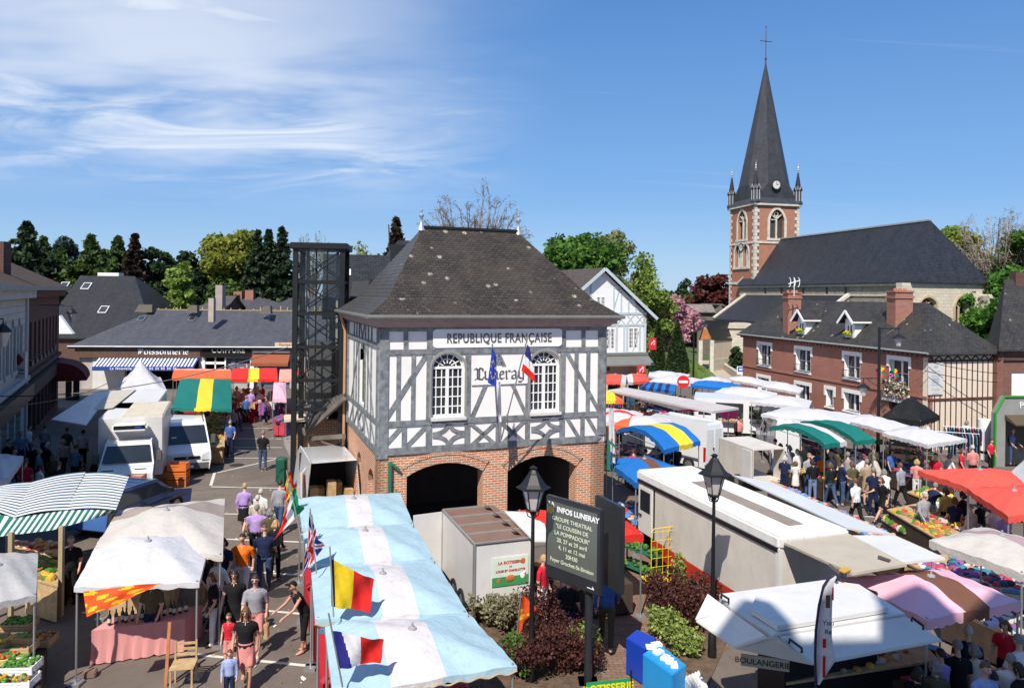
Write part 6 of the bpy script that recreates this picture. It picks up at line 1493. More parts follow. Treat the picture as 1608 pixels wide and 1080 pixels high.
ST('pink clothes stall canopy beside the porch, left of the lift tower',[(428,626),(450,627),(449,600),(430,599)],2.2,.2,[CPK],[(1,0)],table=(.1,.9,.1,.9,.8,CLO[0]),goods=(CLO,50,.14,11))
gr='canopies on the church side of the market'
def S2(lab,c,mats,bands,axis=0,z=2.35,rise=.3,gd=None,sd_=0,**k):
 return ST(lab,c,z,rise,mats,bands,axis,group=gr,table=(.08,.92,.1,.8,.8,WOODD),goods=(gd,70,.13,sd_)if gd else None,**k)
S2('red and white canopy under the bank sign',[(946,599),(983,600),(984,589),(950,588)],[CSR,CW],[(.8,0),(1,1)],gd=CLO,sd_=20)
S2('red and white canopy by the corner of the bank house',[(986,600),(1020,598),(1014,587),(984,588)],[CSR,CW],[(.25,1),(1,0)],gd=CLO,sd_=21)
S2('yellow-orange canopy beside the town hall corner',[(940,628),(979,629),(968,617),(944,615)],[CYE,COR],[(.7,0),(1,1)],gd=CLO,sd_=22)
S2('white and red striped canopy beside the town hall corner',[(944,661),(1000,664),(1012,648),(945,640)],[CW,CRD],[(.35,0),(.5,1),(.85,0),(1,1)],axis=1,gd=CLO,sd_=23,hub=False)
S2('orange-red and white canopy behind the blue-yellow one',[(964,667),(1060,676),(1052,657),(976,655)],[COR,CW],[(.25,0),(1,1)],axis=0,gd=CLO,sd_=24,hub=False)
S2('bright blue canopy with broad yellow band',[(970,674),(1043,705),(1100,692),(1030,669)],[CBL,CYE],b3(.42,.8),axis=1,style='archx',gd=CLO,sd_=25,hub=False,rise=.4)
S2('blue canopy with brown band above the long white truck',[(950,720),(998,757),(1080,738),(1022,719)],[CBL,CBR],b3(.42,.62),axis=1,gd=TOY,sd_=26,z=2.3)
S2('blue canopy below the bank at the far end',[(1080,603),(1165,613),(1160,603),(1092,598)],[CBL],[(1,0)],gd=CLO,sd_=27,rise=.25)
S2('blue striped canopy in the middle of the far market',[(1006,607),(1060,614),(1062,604),(1015,600)],[CBL,plain('navy_stripe',(.01,.02,.10),.8)],[(i/9+.05,i%2)for i in range(9)]+[(1,0)],gd=CLO,sd_=28,rise=.2,hub=False)
for i,(c,lab)in enumerate((
(((1018,590),(1070,597),(1085,588),(1020,582)),'white canopy nearest the clipped yew cones'),
(((1020,598),(1090,604),(1105,596),(1040,588)),'white canopy below the grass verge'),
(((1095,597),(1140,605),(1150,598),(1112,592)),'white canopy at the foot of the church path'),
(((1144,595),(1200,606),(1208,599),(1150,591)),'first white canopy along the brick house front'),
(((1196,606),(1256,617),(1262,609),(1205,598)),'second white canopy along the brick house front'),
(((1122,615),(1218,625),(1221,617),(1140,607)),'long white canopy behind the white food van'),
(((1178,630),(1270,641),(1275,629),(1216,620)),'white canopy over hanging clothes right of the food van'),
(((1195,650),(1330,668),(1350,652),(1240,637)),'white canopy right behind the flower racks'),
(((1324,658),(1392,677),(1428,668),(1356,650)),'white canopy left of the tall double lamp'),
(((1385,679),(1456,698),(1519,689),(1428,668)),'white canopy over hanging red clothes, nearest the half-timbered end'))):
 S2(lab,c,[CW],[(1,0)],gd=CLO,sd_=30+i,rise=.28,drop=.16)
S2('dark green canopy with white band, left half',[(1208,670),(1296,697),(1330,693),(1236,665)],[CGR,CW],[(.70,0),(1,1)],axis=1,gd=FLO,sd_=41,style='archx',hub=False)
S2('dark green canopy with white band, right half',[(1256,662),(1345,692),(1374,689),(1285,661)],[CGR],[(1,0)],gd=FLO,sd_=42,style='archx',hub=False,z=2.32)
S2('black pop-up tent by the half-timbered end wall',[(1385,654),(1446,661),(1475,652),(1410,642)],[CBK],[(1,0)],style='pyramid',rise=.9,hub=False,drop=.28,z=2.3)
S2('faded red canopy, far one of two over the plants',[(1441,738),(1519,765),(1612,762),(1586,738)],[CSR],[(1,0)],gd=FLO,sd_=43,z=2.3)
S2('faded red canopy, near one of two over the plants',[(1518,766),(1583,810),(1655,806),(1620,763)],[CSR],[(1,0)],gd=FLO,sd_=44,z=2.3)
S2('white canopy with mauve band at the right photo edge',[(1459,848),(1606,900),(1700,868),(1540,826)],[CO,CMV],b3(.46,.66),axis=1,gd=CLO,sd_=45,z=2.35)
S2('pink canopy with dark brown band beside the winged sales trailer',[(1318,908),(1455,972),(1604,944),(1478,890)],[CPK,CBR],b3(.40,.66),axis=1,gd=CLO,sd_=46,z=2.35)
S2('red canopy half hidden behind the information board',[(880,850),(1011,838),(960,800),(812,800)],[CRD],[(1,0)],gd=VEG,sd_=47,z=2.1,rise=.25)
def wagon():
 z=2.7;A=G(1000,630,z);C=empty('market_wagon',(A.x,A.y,0),0,'very long grey topped sales wagon with white flap and magenta trim','sales wagon');l=lambda u,v,zz=z:G(u,v,zz)-Vector((A.x,A.y,0))
 mb=MB();mb.prism([l(955,612),l(1118,646),l(1160,640),l(982,608)],(0,0,-.1));mb.build('roof',plain('wagon_roof',(.50,.46,.43),.6,var=.1),C)
 mb=MB();mb.prism([l(953,613,2.66),l(1062,643,2.2),l(1097,640,2.6),l(985,614,2.7)],(0,0,-.04));mb.build('side_flap',WHITE,C)
 mb=MB();a,b=l(1125,641),l(1159,648,2.4);c1,c2=l(1158,654,1.6),l(1140,660,1.3);mb.poly([a,b,c1,c2]);mb.poly([l(1062,643,2.2),l(1097,640,2.6),l(1096,646,2.3),l(1066,646,2.0)]);mb.build('magenta_flap',CMG,C,fix=False)
 mb=MB();q=[l(960,616,2.6),l(1110,647,2.6),l(1150,641,2.6),l(985,611,2.6)];q=[Vector((p.x,p.y,.5))for p in q];q2=[p*.96 for p in q];mb.prism(q2,(0,0,.5));mb.build('body',WHITE,C)
 for i,p in enumerate(q):mb=MB();mb.tube([(p.x*.96,p.y*.96,0),(p.x*.96,p.y*.96,2.6)],.03,6);mb.build('leg',POLE,C)
wagon()
def cloth_flag(C,P,mats,f_mat,wave=.05,n=28,m=16,name='cloth'):
 mb=MB();f=lambda s,t:P[0].lerp(P[1],s).lerp(P[3].lerp(P[2],s),t);nr=(P[1]-P[0]).cross(P[3]-P[0]).normalized()
 V_=[]
 for i in range(n+1):
  for j in range(m+1):s,t=i/n,j/m;V_.append(f(s,t)+nr*wave*(math.sin(s*8+t*3)*(.3+s)+.5*math.sin(s*15-t*5)))
 mb.v=[tuple(v)for v in V_]
 for i in range(n):
  for j in range(m):mb.f.append([i*(m+1)+j,(i+1)*(m+1)+j,(i+1)*(m+1)+j+1,i*(m+1)+j+1]);mb.m.append(f_mat((i+.5)/n,(j+.5)/m))
 return mb.build(name,mats,C,smooth=True,fix=False)
fb=lambda n,c:cloth('flag_'+n,c,.3,.04)
FBK,FYE,FRE,FBU,FWH,FGN,FEU=fb('black',(.012,.012,.012)),fb('yellow',(.80,.55,.02)),fb('red',(.70,.025,.02)),fb('blue',(.03,.03,.22)),fb('white',(.78,.76,.78)),fb('green',(.01,.28,.10)),fb('eu_blue',(.02,.06,.38))
def flag(label,pole_top,pole_bot,Y,px,mats,fm,Yo=None,wave=.045,pr=.014,group=None,n=28,m=16):
 a,b=D(*pole_top,Y),D(*pole_bot,Y if Yo is None else Yo);C=empty('flag',(b.x,b.y,b.z),0,label,'flag',group);o=Vector((b.x,b.y,b.z))
 mb=MB();mb.tube([a-o,(0,0,0)],pr,6);mb.build('pole',POLE,C)
 cloth_flag(C,[D(u,v,Y+dy)-o for u,v,dy in px],mats,fm,wave,max(n,44),max(m,26));return C
tri=lambda s,t:0 if s<.333 else(1 if s<.666 else 2)
flag('Belgian flag on a pole over the third light blue canopy',(518,858),(524,968),13.0,((518.5,877,0),(589,911,.3),(579,960,.3),(521,952,0)),[FBK,FYE,FRE],lambda s,t:0 if s<.10 else(1 if s<.52 else 2),group='national flags on the blue canopies')
flag('French flag on a pole over the nearest light blue canopy',(516,962),(538,1078),10.9,((522,990,0),(605,1006,.3),(596,1038,.3),(533,1050,0)),[FBU,FWH,FRE],lambda s,t:0 if s<.18+.12*t else(1 if s<.52 else 2),group='national flags on the blue canopies')
flag('Italian flag hanging left of the light blue canopies',(455,758),(478,872),16.1,((462,765,0),(475,801,.1),(434,844,.3),(450,800,.3)),[FGN,FWH,FRE],lambda s,t:0 if t<.36 else(1 if t<.7 else 2),group='national flags on the blue canopies')
flag('Spanish flag hanging next to the white van',(450,738),(462,820),18.6,((454,740,0),(464,764,.1),(448,792,.2),(448,758,.2)),[FRE,FYE],lambda s,t:0 if t<.25 or t>.8 else 1,group='national flags on the blue canopies')
def jack(s,t):
 x,y=s-.5,t-.5
 if abs(x)<.05 or abs(y)<.085:return 2
 if abs(x)<.10 or abs(y)<.16:return 1
 d=min(abs(y-x),abs(y+x));return 2 if d<.03 else(1 if d<.09 else 0)
flag('British flag hanging beside the second light blue canopy',(487,798),(497,900),15.0,((486,803,0),(507,860,.15),(474,904,.4),(483,862,.3)),[FBU,FWH,FRE],jack,group='national flags on the blue canopies',n=56,m=44)
flag('orange-red heraldic flag on a white pole in the shrub bed',(818,931),(808,1040),15.6,((820,932,0),(861,972,.2),(836,952,.2),(813,999,0)),[cloth('flag_orange',(.75,.09,.02),.3,.04),FYE],lambda s,t:1 if(.35<t<.62 and math.sin(s*17)+math.sin(t*23+s*9)>.2)else 0)
N_=HF.n;zb=0
def wall_flag(label,top,base,px,mats,fm):
 C=flag(label,top,base,20.9,px,mats,fm,Yo=22.0,wave=.02,pr=.022);return C
wall_flag('European Union flag with gold stars on a pole on the hall front',(773,540),(784,694),((773,545,0),(780,560,.05),(779,607,.05),(766,601,0)),[FEU,FYE],lambda s,t:1 if abs(((s-.5)/.35)**2+((t-.55)/.25)**2-1)<.3 and math.sin(math.atan2(t-.55,s-.5)*12)>.35 else 0)
wall_flag('French flag on a slanting white pole on the hall front',(830,524),(787,690),((828,540,0),(833,548,.05),(840,600,.05),(819,582,0)),[FBU,FWH,FRE],lambda s,t:0 if t<.42 else(1 if t<.72 else 2))
flag('furled tricolour and emblem flag on the hall front between the two raised ones',(776,580),(786,690),21.7,((776,596,0),(786,600,0),(788,662,0),(780,664,0)),[FBU,FWH,FRE],lambda s,t:0 if s<.3 else 1)
flag('small red and white flag on the brick house front',(1287,568),(1294,592),50,((1287.5,570,0),(1292,575,0),(1293.5,584,0),(1290,583,0)),[FRE,FWH],lambda s,t:0 if t<.5 else 1)
def feather(label,px,Y,words=(),zc=0):
 base=D(px[0][0],px[0][1],Y);C=empty('feather_flag',base,0,label,'banner flag');L=[D(u,v,Y)-base for u,v in px]
 mb=MB();mb.tube([Vector((0,0,-.1))]+L[1:],.014,6);mb.build('pole',BLACK if words else POLE,C);return C,L,base
C,L,b=feather('narrow white feather flag beside the right corner of the hall',[(962,782),(961,700),(959,640),(960,634)],24.5)
b2=b;P=[D(956,642,24.5)-b,D(964,640,24.5)-b,D(966,728,24.5)-b,D(956,722,24.5)-b];cloth_flag(C,P,[CW,FRE],lambda s,t:1 if .3<s<.7 and .55<t<.75 and math.sin(t*90+s*9)>.3 else 0,.02)
def feather2():
 Y=11.0;base=D(1281,1079,Y);C=empty('feather_flag',base,0,'white feather flag with dark edge and black lettering at the bottom right','banner flag')
 edge=[(1281,1079),(1280,1030),(1281,990),(1286,950),(1293,920),(1302,906),(1311,903)];right=[(1288,1070),(1312,1036),(1306,1000),(1306,965),(1307,935),(1309,915),(1313,904)]
 E_=[D(u,v,Y)-base for u,v in edge];R_=[D(u,v,Y-.05)-base for u,v in right];mb=MB();mb.tube([Vector((E_[0].x,E_[0].y,-base.z))]+E_,.02,6);mb.build('pole',plain('dark_blue_edge',(.02,.02,.05),.5),C)
 V_=[];n=10
 mb=MB()
 for i in range(len(E_)-1):
  for k in range(n):
   q=lambda A,B,t:A.lerp(B,t)+Vector((0,.03*math.sin(t*6),0));mb.quad(q(E_[i],R_[i],k/n),q(E_[i],R_[i],(k+1)/n),q(E_[i+1],R_[i+1],(k+1)/n),q(E_[i+1],R_[i+1],k/n))
 mb.build('cloth',CW,C,smooth=True,fix=False)
 f=Face((0,0),(1,0));o=lambda u,v:D(u,v,Y)-base
 for w,u,v,s in(('You',1297,974,.105),('Re',1297,988,.105)):p=o(u,v);text_obj('lettering',w,s,BLACK,C,f,p.x,.08,p.z,extrude=.002)
 for(u0,v0,u1,v1),m in(((1288,998,1293,1012),FRE),((1288,1025,1292,1058),FRE),((1293,930,1299,950),CBR),((1303,918,1305,938),FRE)):
  a,b_=o(u0,v0),o(u1,v1);mb=MB();mb.box(a.x,b_.x,-.09,-.085,b_.z,a.z);mb.build('print',m,C)
feather2()
# vehicles
VW=plain('van_white',(.66,.67,.68),.25,coat=.5,var=.03,dirt=((.5,.48,.44),.12));VB=plain('car_blue',(.05,.12,.32),.25,coat=.6,var=.1);BMP=plain('bumper_grey',(.10,.10,.105),.6);TYR=plain('tyre',(.015,.015,.015),.85);RIM=plain('wheel_rim',(.4,.4,.41),.35,.7);LAMPG=plain('headlight_glass',(.55,.57,.58),.1,spec=.8);REDL=plain('tail_light',(.5,.01,.01),.2);BOXW=plain('box_white',(.62,.61,.59),.4,var=.07,dirt=((.42,.38,.30),.3));BOXD=plain('weathered_box',(.60,.56,.50),.5,var=.1,dirt=((.30,.27,.22),.45));ALU=plain('aluminium_trim',(.45,.45,.44),.4,.6)
def wheel(C,x,y,r=.33,w=.22):
 mb=MB();s=1 if y>0 else-1
 def ring(rr,ys):return[(x+rr*math.cos(2*math.pi*k/20),ys,r+rr*math.sin(2*math.pi*k/20))for k in range(20)]
 rs=[ring(r*.62,y-s*w/2),ring(r,y-s*w/2),ring(r,y+s*w/2),ring(r*.66,y+s*w/2)];v=sum(rs,[])
 mb.add(v,[(i*20+k,i*20+(k+1)%20,(i+1)*20+(k+1)%20,(i+1)*20+k)for i in range(3)for k in range(20)]);o=mb.build('wheel',TYR,C,smooth=True)
 mb=MB();mb.add(ring(r*.66,y+s*w*.38)+[(x,y+s*w*.5,r)],[(k,(k+1)%20,20)for k in range(20)]);mb.build('rim',RIM,o)
def van(label,front,yaw,prof,W,glassz,wheels,paint,cat='van',name='van',inset=.16,group=None,rear_open=None,no_side=False):
 """body from a side outline (x forward from 0 = front bumper back to -L); windows are parts set on it"""
 C=empty(name,(front[0],front[1],0),yaw,label,cat,group);hw=W/2;belt=glassz
 iny=lambda z:hw-(0 if z<belt else inset*(z-belt)/(max(p[1]for p in prof)-belt))-(.05 if z<.45 else 0)
 n=len(prof);L_=[Vector((x,iny(z),z))for x,z in prof];R_=[Vector((x,-iny(z),z))for x,z in prof]
 mb=MB();fs=[tuple(range(n)),tuple(range(n,2*n))[::-1]]
 for i in range(n):
  if rear_open==i:continue
  fs.append((i,(i+1)%n,n+(i+1)%n,n+i))
 mb.add(L_+R_,fs);mb.build('body',paint,C,bevel=.05,smooth=True)
 for s in(1,-1):
  mb=MB();xs=[q[0]for q in prof];L0=-min(xs)
  for x in([-1.25,-2.4,-3.7]if L0>3 else[-.9]):mb.box(x-.01,x+.01,min(s*(hw-.01),s*(hw+.004)),max(s*(hw-.01),s*(hw+.004)),.5,belt)
  mb.box(-L0+.3,-.3,min(s*(hw-.01),s*(hw+.012)),max(s*(hw-.01),s*(hw+.012)),.62,.70);mb.box(-2.3,-2.15,min(s*hw,s*(hw+.03)),max(s*hw,s*(hw+.03)),belt-.16,belt-.12);mb.build('side_trim',BMP,C)
 for x in wheels:
  for y in(hw-.1,-hw+.1):wheel(C,x,y)
 return C,iny
def pane(C,pts,nrm,mat=GLS,name='window',t=.02):
 mb=MB();nrm=Vector(nrm).normalized();mb.prism([Vector(p)+nrm*.012 for p in pts],nrm*t);return mb.build(name,mat,C)
def front_kit(C,W,x0,x1,z0,z1,iny,hz=.75,logo=True):
 """windscreen between (x0,z0) and (x1,z1), lights, grille, bumper, plate, mirrors"""
 a,b=iny(z0)-.08,iny(z1)-.08;n=Vector((z1-z0,0,x0-x1));pane(C,[(x0,-a,z0),(x0,a,z0),(x1,b,z1),(x1,-b,z1)],n,GLS,'windscreen')
 for s in(-1,1):
  mb=MB();mb.prism([(-.02,s*W*.48,hz-.14),(-.0,s*W*.30,hz-.12),(-.03,s*W*.32,hz+.10),(-.12,s*W*.48,hz+.20)],(.05,0,0));mb.build('headlight',LAMPG,C)
  mb=MB();mb.box(-1.2,-1.05,min(s*(W/2+.04),s*(W/2+.25)),max(s*(W/2+.04),s*(W/2+.25)),z0-.05,z0+.35);mb.build('mirror',BMP,C,bevel=.03)
 mb=MB();mb.box(-.05,.06,-W*.47,W*.47,.28,.55);mb.build('bumper',BMP,C,bevel=.03);mb=MB();mb.box(-.02,.035,-W*.27,W*.27,hz-.08,hz+.04);mb.build('grille',BLACK,C)
 mb=MB();mb.box(.06,.075,-.26,.26,.36,.47);p=mb.build('number_plate',WHITE,C)
 if logo:mb=MB();mb.lathe([(.07,0),(.07,.02)],n=4);o=mb.build('emblem',RIM,C);o.rotation_euler=(0,R(90),0);o.location=(.04,0,hz)
def yaw_of(d):return math.atan2(d[1],d[0])
pv_=Vector((-13.95,31.7));d=Vector((.42,-.91))
C,iy=van('white delivery van with black bumper, facing the camera left of centre',pv_,yaw_of(d),[(0,.3),(0,.72),(-.08,.95),(-.95,1.16),(-1.75,1.95),(-2.2,2.02),(-4.8,1.98),(-4.85,.3)],1.9,1.12,(-.85,-4.0),VW)
front_kit(C,1.9,-.98,-1.70,1.2,1.88,iy,.80)
for s in(1,-1):pane(C,[(-1.35,s*iy(1.2),1.2),(-2.5,s*iy(1.2),1.2),(-2.5,s*iy(1.8),1.8),(-1.85,s*iy(1.8),1.8)],(0,s,.2))
for s in(-.7,.7):mb=MB();mb.tube([(-2.0,s,2.03),(-4.6,s,2.02)],.025,5);mb.build('roof_rail',BMP,C)
mb=MB();mb.box(-1.2,-1.19,-.62,-.42,1.35,1.5);mb.build('sticker',WHITE,C)
pt_=Vector((-14.35,27.3));d=Vector((.36,-.93))
C,iy=van('white refrigerated truck with cooling unit over its cab, facing the camera',pt_,yaw_of(d),[(0,.3),(0,.85),(-.06,1.08),(-.85,1.3),(-1.35,2.05),(-1.9,2.12),(-1.9,.3)],1.9,1.25,(-.8,-5.0),VW,'truck','refrigerated_truck')
front_kit(C,1.9,-.86,-1.27,1.40,1.96,iy,.95)
for s in(1,-1):pane(C,[(-1.15,s*iy(1.35),1.35),(-1.8,s*iy(1.35),1.35),(-1.8,s*iy(1.9),1.9),(-1.4,s*iy(1.9),1.9)],(0,s,.2))
for s in(-.62,.5):mb=MB();mb.box(-.5,-.45,s-.2,s+.2,1.18,1.22);mb.build('bonnet_vent',BLACK,C)
mb=MB();mb.box(-6.3,-1.95,-1.15,1.15,.6,2.95);o=mb.build('cargo_box',BOXW,C,bevel=.03)
mb=MB();mb.box(-6.2,-2.1,-.35,1.1,2.952,2.965);mb.build('roof_stain',plain('roof_dirt',(.58,.52,.40),.7,dirt=((.3,.24,.15),.6)),C)
mb=MB();mb.prism([(-1.95,-.62,2.42),(-1.95,.62,2.42),(-1.95,.62,2.75),(-1.95,-.62,2.75)],(.55,0,0));o=mb.build('cooling_unit',WHITE,C,bevel=.08);mb=MB();mb.box(-1.39,-1.385,-.55,.55,2.58,2.72);mb.build('vent_grille',BLACK,C);mb=MB();mb.box(-1.385,-1.38,.2,.42,2.62,2.68);mb.build('badge',plain('blue_badge',(.03,.08,.4),.4),C)
def slabthing(name,label,cat,parts,base,group=None):
 A=G(*base);C=empty(name,(A.x,A.y,0),0,label,cat,group);o=Vector((A.x,A.y,0))
 for nm,mat,pts,th in parts:
  P=[(G(*p[:3])if len(p)==3 else D(*p[:2],p[3]))-o for p in pts];mb=MB()
  if isinstance(th,tuple):P2=[Vector((p.x,p.y,th[0]))for p in P];mb.prism(P2,(0,0,th[1]-th[0]))
  else:mb.prism(P,(0,0,-th))
  mb.build(nm,mat,C,bevel=.02)
 return C,o
C,o=slabthing('sales_truck','white sales truck with a wide grey flap raised over the left pavement','truck',(
('body',BOXW,((178,640,2.9),(240,640,2.9),(262,613,2.9),(208,612,2.9)),(.5,2.8)),('roof',BOXW,((150,640,2.95),(240,642,2.95),(263,611,2.95),(196,611,2.95)),.12),
('raised_flap',plain('grey_flap',(.55,.55,.56),.5,dirt=((.3,.3,.3),.3)),((80,658,3.0),(135,667,3.0),(176,613,3.0),(150,614,3.1)),.05),('roof_panel',plain('tan_panel',(.50,.46,.38),.6,dirt=((.3,.25,.2),.4)),((140,644,3.02),(178,640,3.02),(214,611,3.02),(176,613,3.02)),.04)),(200,640,2.9))
for x,y in((0,0),(2.2,.1),(.2,4.5),(2.4,4.5)):
 mb=MB();mb.tube([(x-1,y-.7,.35),(x-.75,y-.7,.35)],.35,14);mb.build('wheel',TYR,C)
a,b_,c_=G(481,729,2.3),G(549,725,2.3),G(464,702,2.3);d=(c_-a).normalized();w=1.85;nrm=Vector((d.y,-d.x,0));rearc=a+nrm*w/2
C,iy=van('white van with its rear doors open, parked against the hall',(rearc+d*4.9)[:2],yaw_of(d),[(-.4,.3),(-.4,.9),(-1.0,1.2),(-1.6,2.0),(-1.95,2.28),(-4.85,2.3),(-4.9,.45)],w,1.2,(-1.1,-4.0),VW,rear_open=5)
mb=MB();mb.box(-4.7,-2.5,-.85,.85,.5,.55);mb.box(-2.55,-2.5,-.85,.85,.5,2.2);mb.build('cargo_floor',plain('cargo_dark',(.04,.04,.045),.8),C)
for s in(1,-1):mb=MB();mb.prism([(-4.9,s*.92,.5),(-4.9,s*.92,2.2),(-5.7,s*1.15,2.2),(-5.7,s*1.15,.5)],(0,s*.05,0));mb.build('rear_door',VW,C)
for i,(y,c)in enumerate(((.98,FGN),(1.05,FYE),(.93,FRE),(-1.0,FBU),(-1.1,FYE),(-1.2,FWH))):
 mb=MB();mb.prism([(-5.0-.12*i%1,y,1.0),(-5.1,y+.06,2.1),(-5.3,y+.1,2.05),(-5.35,y,.9)],(0,.02,0));mb.build('draped_flag',c,C)
for k in range(5):mb=MB();mb.box(-4.4+.5*(k%2),-3.95+.5*(k%2),-.75+.3*k,-.48+.3*k,.55,1.2+.15*(k%3));mb.build('cardboard_box',WOODL,C)
def rear_van(label,rl,rr,dr_,z,L,wcat='van'):
 a,b_,c_=G(*rl,z),G(*rr,z),G(*dr_,z);d=(c_-a).normalized();w=min(2.05,(b_-a).length);nrm=Vector((d.y,-d.x,0));rc=a+nrm*w/2
 C,iy=van(label,(rc+d*L)[:2],yaw_of(d),[(0,.3),(0,.9),(-.9,1.2),(-1.6,z-.25),(-2.1,z),(-L+.05,z),(-L,z-.2),(-L,.35)],w,1.2,(-.85,-L+.9),VW)
 for s in(1,-1):
  mb=MB();mb.box(-L-.03,-L+.02,min(s*.02,s*(w/2-.14)),max(s*.02,s*(w/2-.14)),.5,z-.25);mb.build('rear_door',VW,C,bevel=.02)
  mb=MB();mb.box(-L-.04,-L+.05,min(s*(w/2-.12),s*(w/2-.01)),max(s*(w/2-.12),s*(w/2-.01)),.65,1.25);mb.build('tail_light',REDL,C)
  pane(C,[(-1.3,s*iy(1.25),1.25),(-2.3,s*iy(1.25),1.25),(-2.3,s*iy(1.8),1.8),(-1.75,s*iy(1.8),1.8)],(0,s,.1))
 mb=MB();mb.box(-L-.08,-L-.0,-w/2+.05,w/2-.05,.3,.48);mb.build('bumper',BMP,C);mb=MB();mb.box(-L-.05,-L-.03,-.25,.25,.52,.62);mb.build('number_plate',WHITE,C);mb=MB();mb.ball((-L-.05,.08,1.15),.05);mb.build('door_handle',BLACK,C)
 return C
rear_van('tall white panel van with closed rear doors, behind the weathered box trailer',(1106,666),(1150,665),(1038,653),2.3,5.2)
rear_van('white van roof between the flower racks and the white canopies',(1215,662),(1262,664),(1195,645),2.2,4.6)
a,b_=G(215,784,1.45),G(230,754,1.45);d=(b_-a).normalized()
C,iy=van('dark blue car with its roof sunlit, in front of the orange crates',G(270,757,.9)[:2],yaw_of(Vector((.25,1))),[(0,.3),(0,.7),(-1.0,.92),(-1.6,1.42),(-3.4,1.45),(-3.9,.95),(-3.95,.3)],1.65,.92,(-.75,-3.2),VB,'car','car')
for s in(1,-1):pane(C,[(-1.2,s*iy(.97),.97),(-3.6,s*iy(.97),.97),(-3.3,s*iy(1.36),1.36),(-1.65,s*iy(1.36),1.36)],(0,s,.2))
pane(C,[(-1.05,-.7,.97),(-1.05,.7,.97),(-1.55,.6,1.38),(-1.55,-.6,1.38)],(.6,0,.6));pane(C,[(-3.87,-.7,1.0),(-3.87,.7,1.0),(-3.48,.6,1.4),(-3.48,-.6,1.4)],(-.6,0,.6));
for s in(1,-1):mb=MB();mb.box(-1.3,-1.15,min(s*.84,s*1.02),max(s*.84,s*1.02),.95,1.1);mb.build('mirror',BLACK,C)
for k in range(5):mb=MB();mb.box(-1.65-.4*k,-1.63-.4*k,-.62,.62,1.452,1.465);mb.build('roof_rib',VB,C)
def quadbody(name,label,cat,top4,ztop,zbot,mat,wheels=(),yaw=None,group=None):
 P=[G(u,v,ztop)for u,v in top4];c=sum(P,Vector())/4;yw=math.atan2((P[3]-P[0]).y,(P[3]-P[0]).x);C=empty(name,(c.x,c.y,0),yw,label,cat,group)
 Lx=((P[3]-P[0]).length+(P[2]-P[1]).length)/2;Wy=max(1.5,((P[1]-P[0]).length+(P[2]-P[3]).length)/2)
 return C,Lx,Wy
C,Lx,Wy=quadbody('market_truck','long weathered white market truck with brown roof strip and red skirt','truck',[(1228,846),(1327,830),(1085,733),(1002,738)],2.75,1.0,BOXD)
x0,x1,y0,y1=-Lx/2,Lx/2,-Wy/2,Wy/2
mb=MB();mb.box(x0,x1,y0,y1,.95,2.5);mb.build('body',BOXD,C,bevel=.02)
mb=MB();mb.box(x0-.05,x1+.05,y0-.05,y1+.05,2.5,2.78);mb.build('roof',plain('speckled_roof',(.70,.70,.68),.55,var=.06,vs=3,dirt=((.32,.30,.26),.5),bump=.1),C,bevel=.05)
mb=MB();mb.box(x0+.55,x1-1.8,-.18,.22,2.782,2.80);mb.build('roof_strip',plain('brown_strip',(.27,.22,.18),.7,dirt=((.15,.13,.1),.4)),C)
mb=MB();mb.box(x0,x1-.9,y1-.03,y1+.02,.55,.96);mb.build('skirt',plain('red_skirt',(.45,.035,.02),.5),C)
mb=MB();mb.box(x0+.01,x1,y1+.002,y1+.035,2.42,2.5);mb.box(x1-1.0,x1-.96,y1,y1+.03,.95,2.45);mb.build('trim',BLACK,C)
mb=MB();mb.box(x1-.85,x1-.12,y1,y1+.035,1.0,2.35);dr=mb.build('door',BOXW,C);mb=MB();mb.box(x1-.78,x1-.2,y1+.036,y1+.045,1.65,2.25);mb.build('window',GLS,dr);mb=MB();mb.box(x1-.3,x1-.16,y1+.036,y1+.08,1.48,1.52);mb.build('door_handle',BLACK,dr)
mb=MB();mb.box(x0-.03,x0+.08,y1-.08,y1+.03,.95,2.5);mb.box(x0-.03,x0+.08,y0,y0+.1,.95,2.5);mb.build('corner_post',OFFW,C)
for x in(x0+1.2,x0+2.0,x1-1.0):
 for y in(y1-.2,y0+.2):wheel(C,x,y,.4,.25)
mb=MB();mb.box(x0+.2,x1-.5,y0+.2,y1-.2,.4,.95);mb.build('chassis',BLACK,C)
m4=C.matrix_world;bpy.context.view_layer.update();inv=C.matrix_world.inverted()
def wpart(C,nm,mat,pts,th=.04,bevel=0):
 bpy.context.view_layer.update();inv=C.matrix_world.inverted();mb=MB();mb.prism([inv@G(*p)for p in pts],(0,0,-th));return mb.build(nm,mat,C,bevel=bevel)
wpart(C,'side_awning',plain('awning_panel_grey',(.50,.52,.53),.6,var=.05),((1150,745,2.7),(1329,828,2.7),(1400,838,2.72),(1212,757,2.72)))
AW=plain('beige_panel',(.46,.40,.31),.6,var=.08,dirt=((.28,.23,.17),.35))
Bx=wpart(C,'rear_awning',AW,((1231,851,2.68),(1338,899,2.85),(1424,885,2.88),(1332,837,2.7)),.05)
for q in(((1303,884),(1320,898),(1316,900),(1300,887)),((1380,871),(1399,878),(1396,880),(1378,873))):wpart(C,'vent',plain('vent_brown',(.10,.07,.06),.6),[(u,v,2.9)for u,v in q],.02)
wpart(C,'warning_sticker',plain('sticker_amber',(.6,.32,.03),.5),[(u,v,2.9)for u,v in((1317,894),(1327,889),(1337,893),(1326,898))],.02)
wpart(C,'front_awning',BOXW,((1338,840,2.75),(1418,882,2.8),(1484,875,2.82),(1404,840,2.78)),.05)
C,Lx,Wy=quadbody('box_trailer','open-ended weathered box trailer standing between white van and shoppers','trailer',[(1189.5,708),(1228,705),(1170,686.6),(1132.5,687.7)],1.75,.4,BOXD)
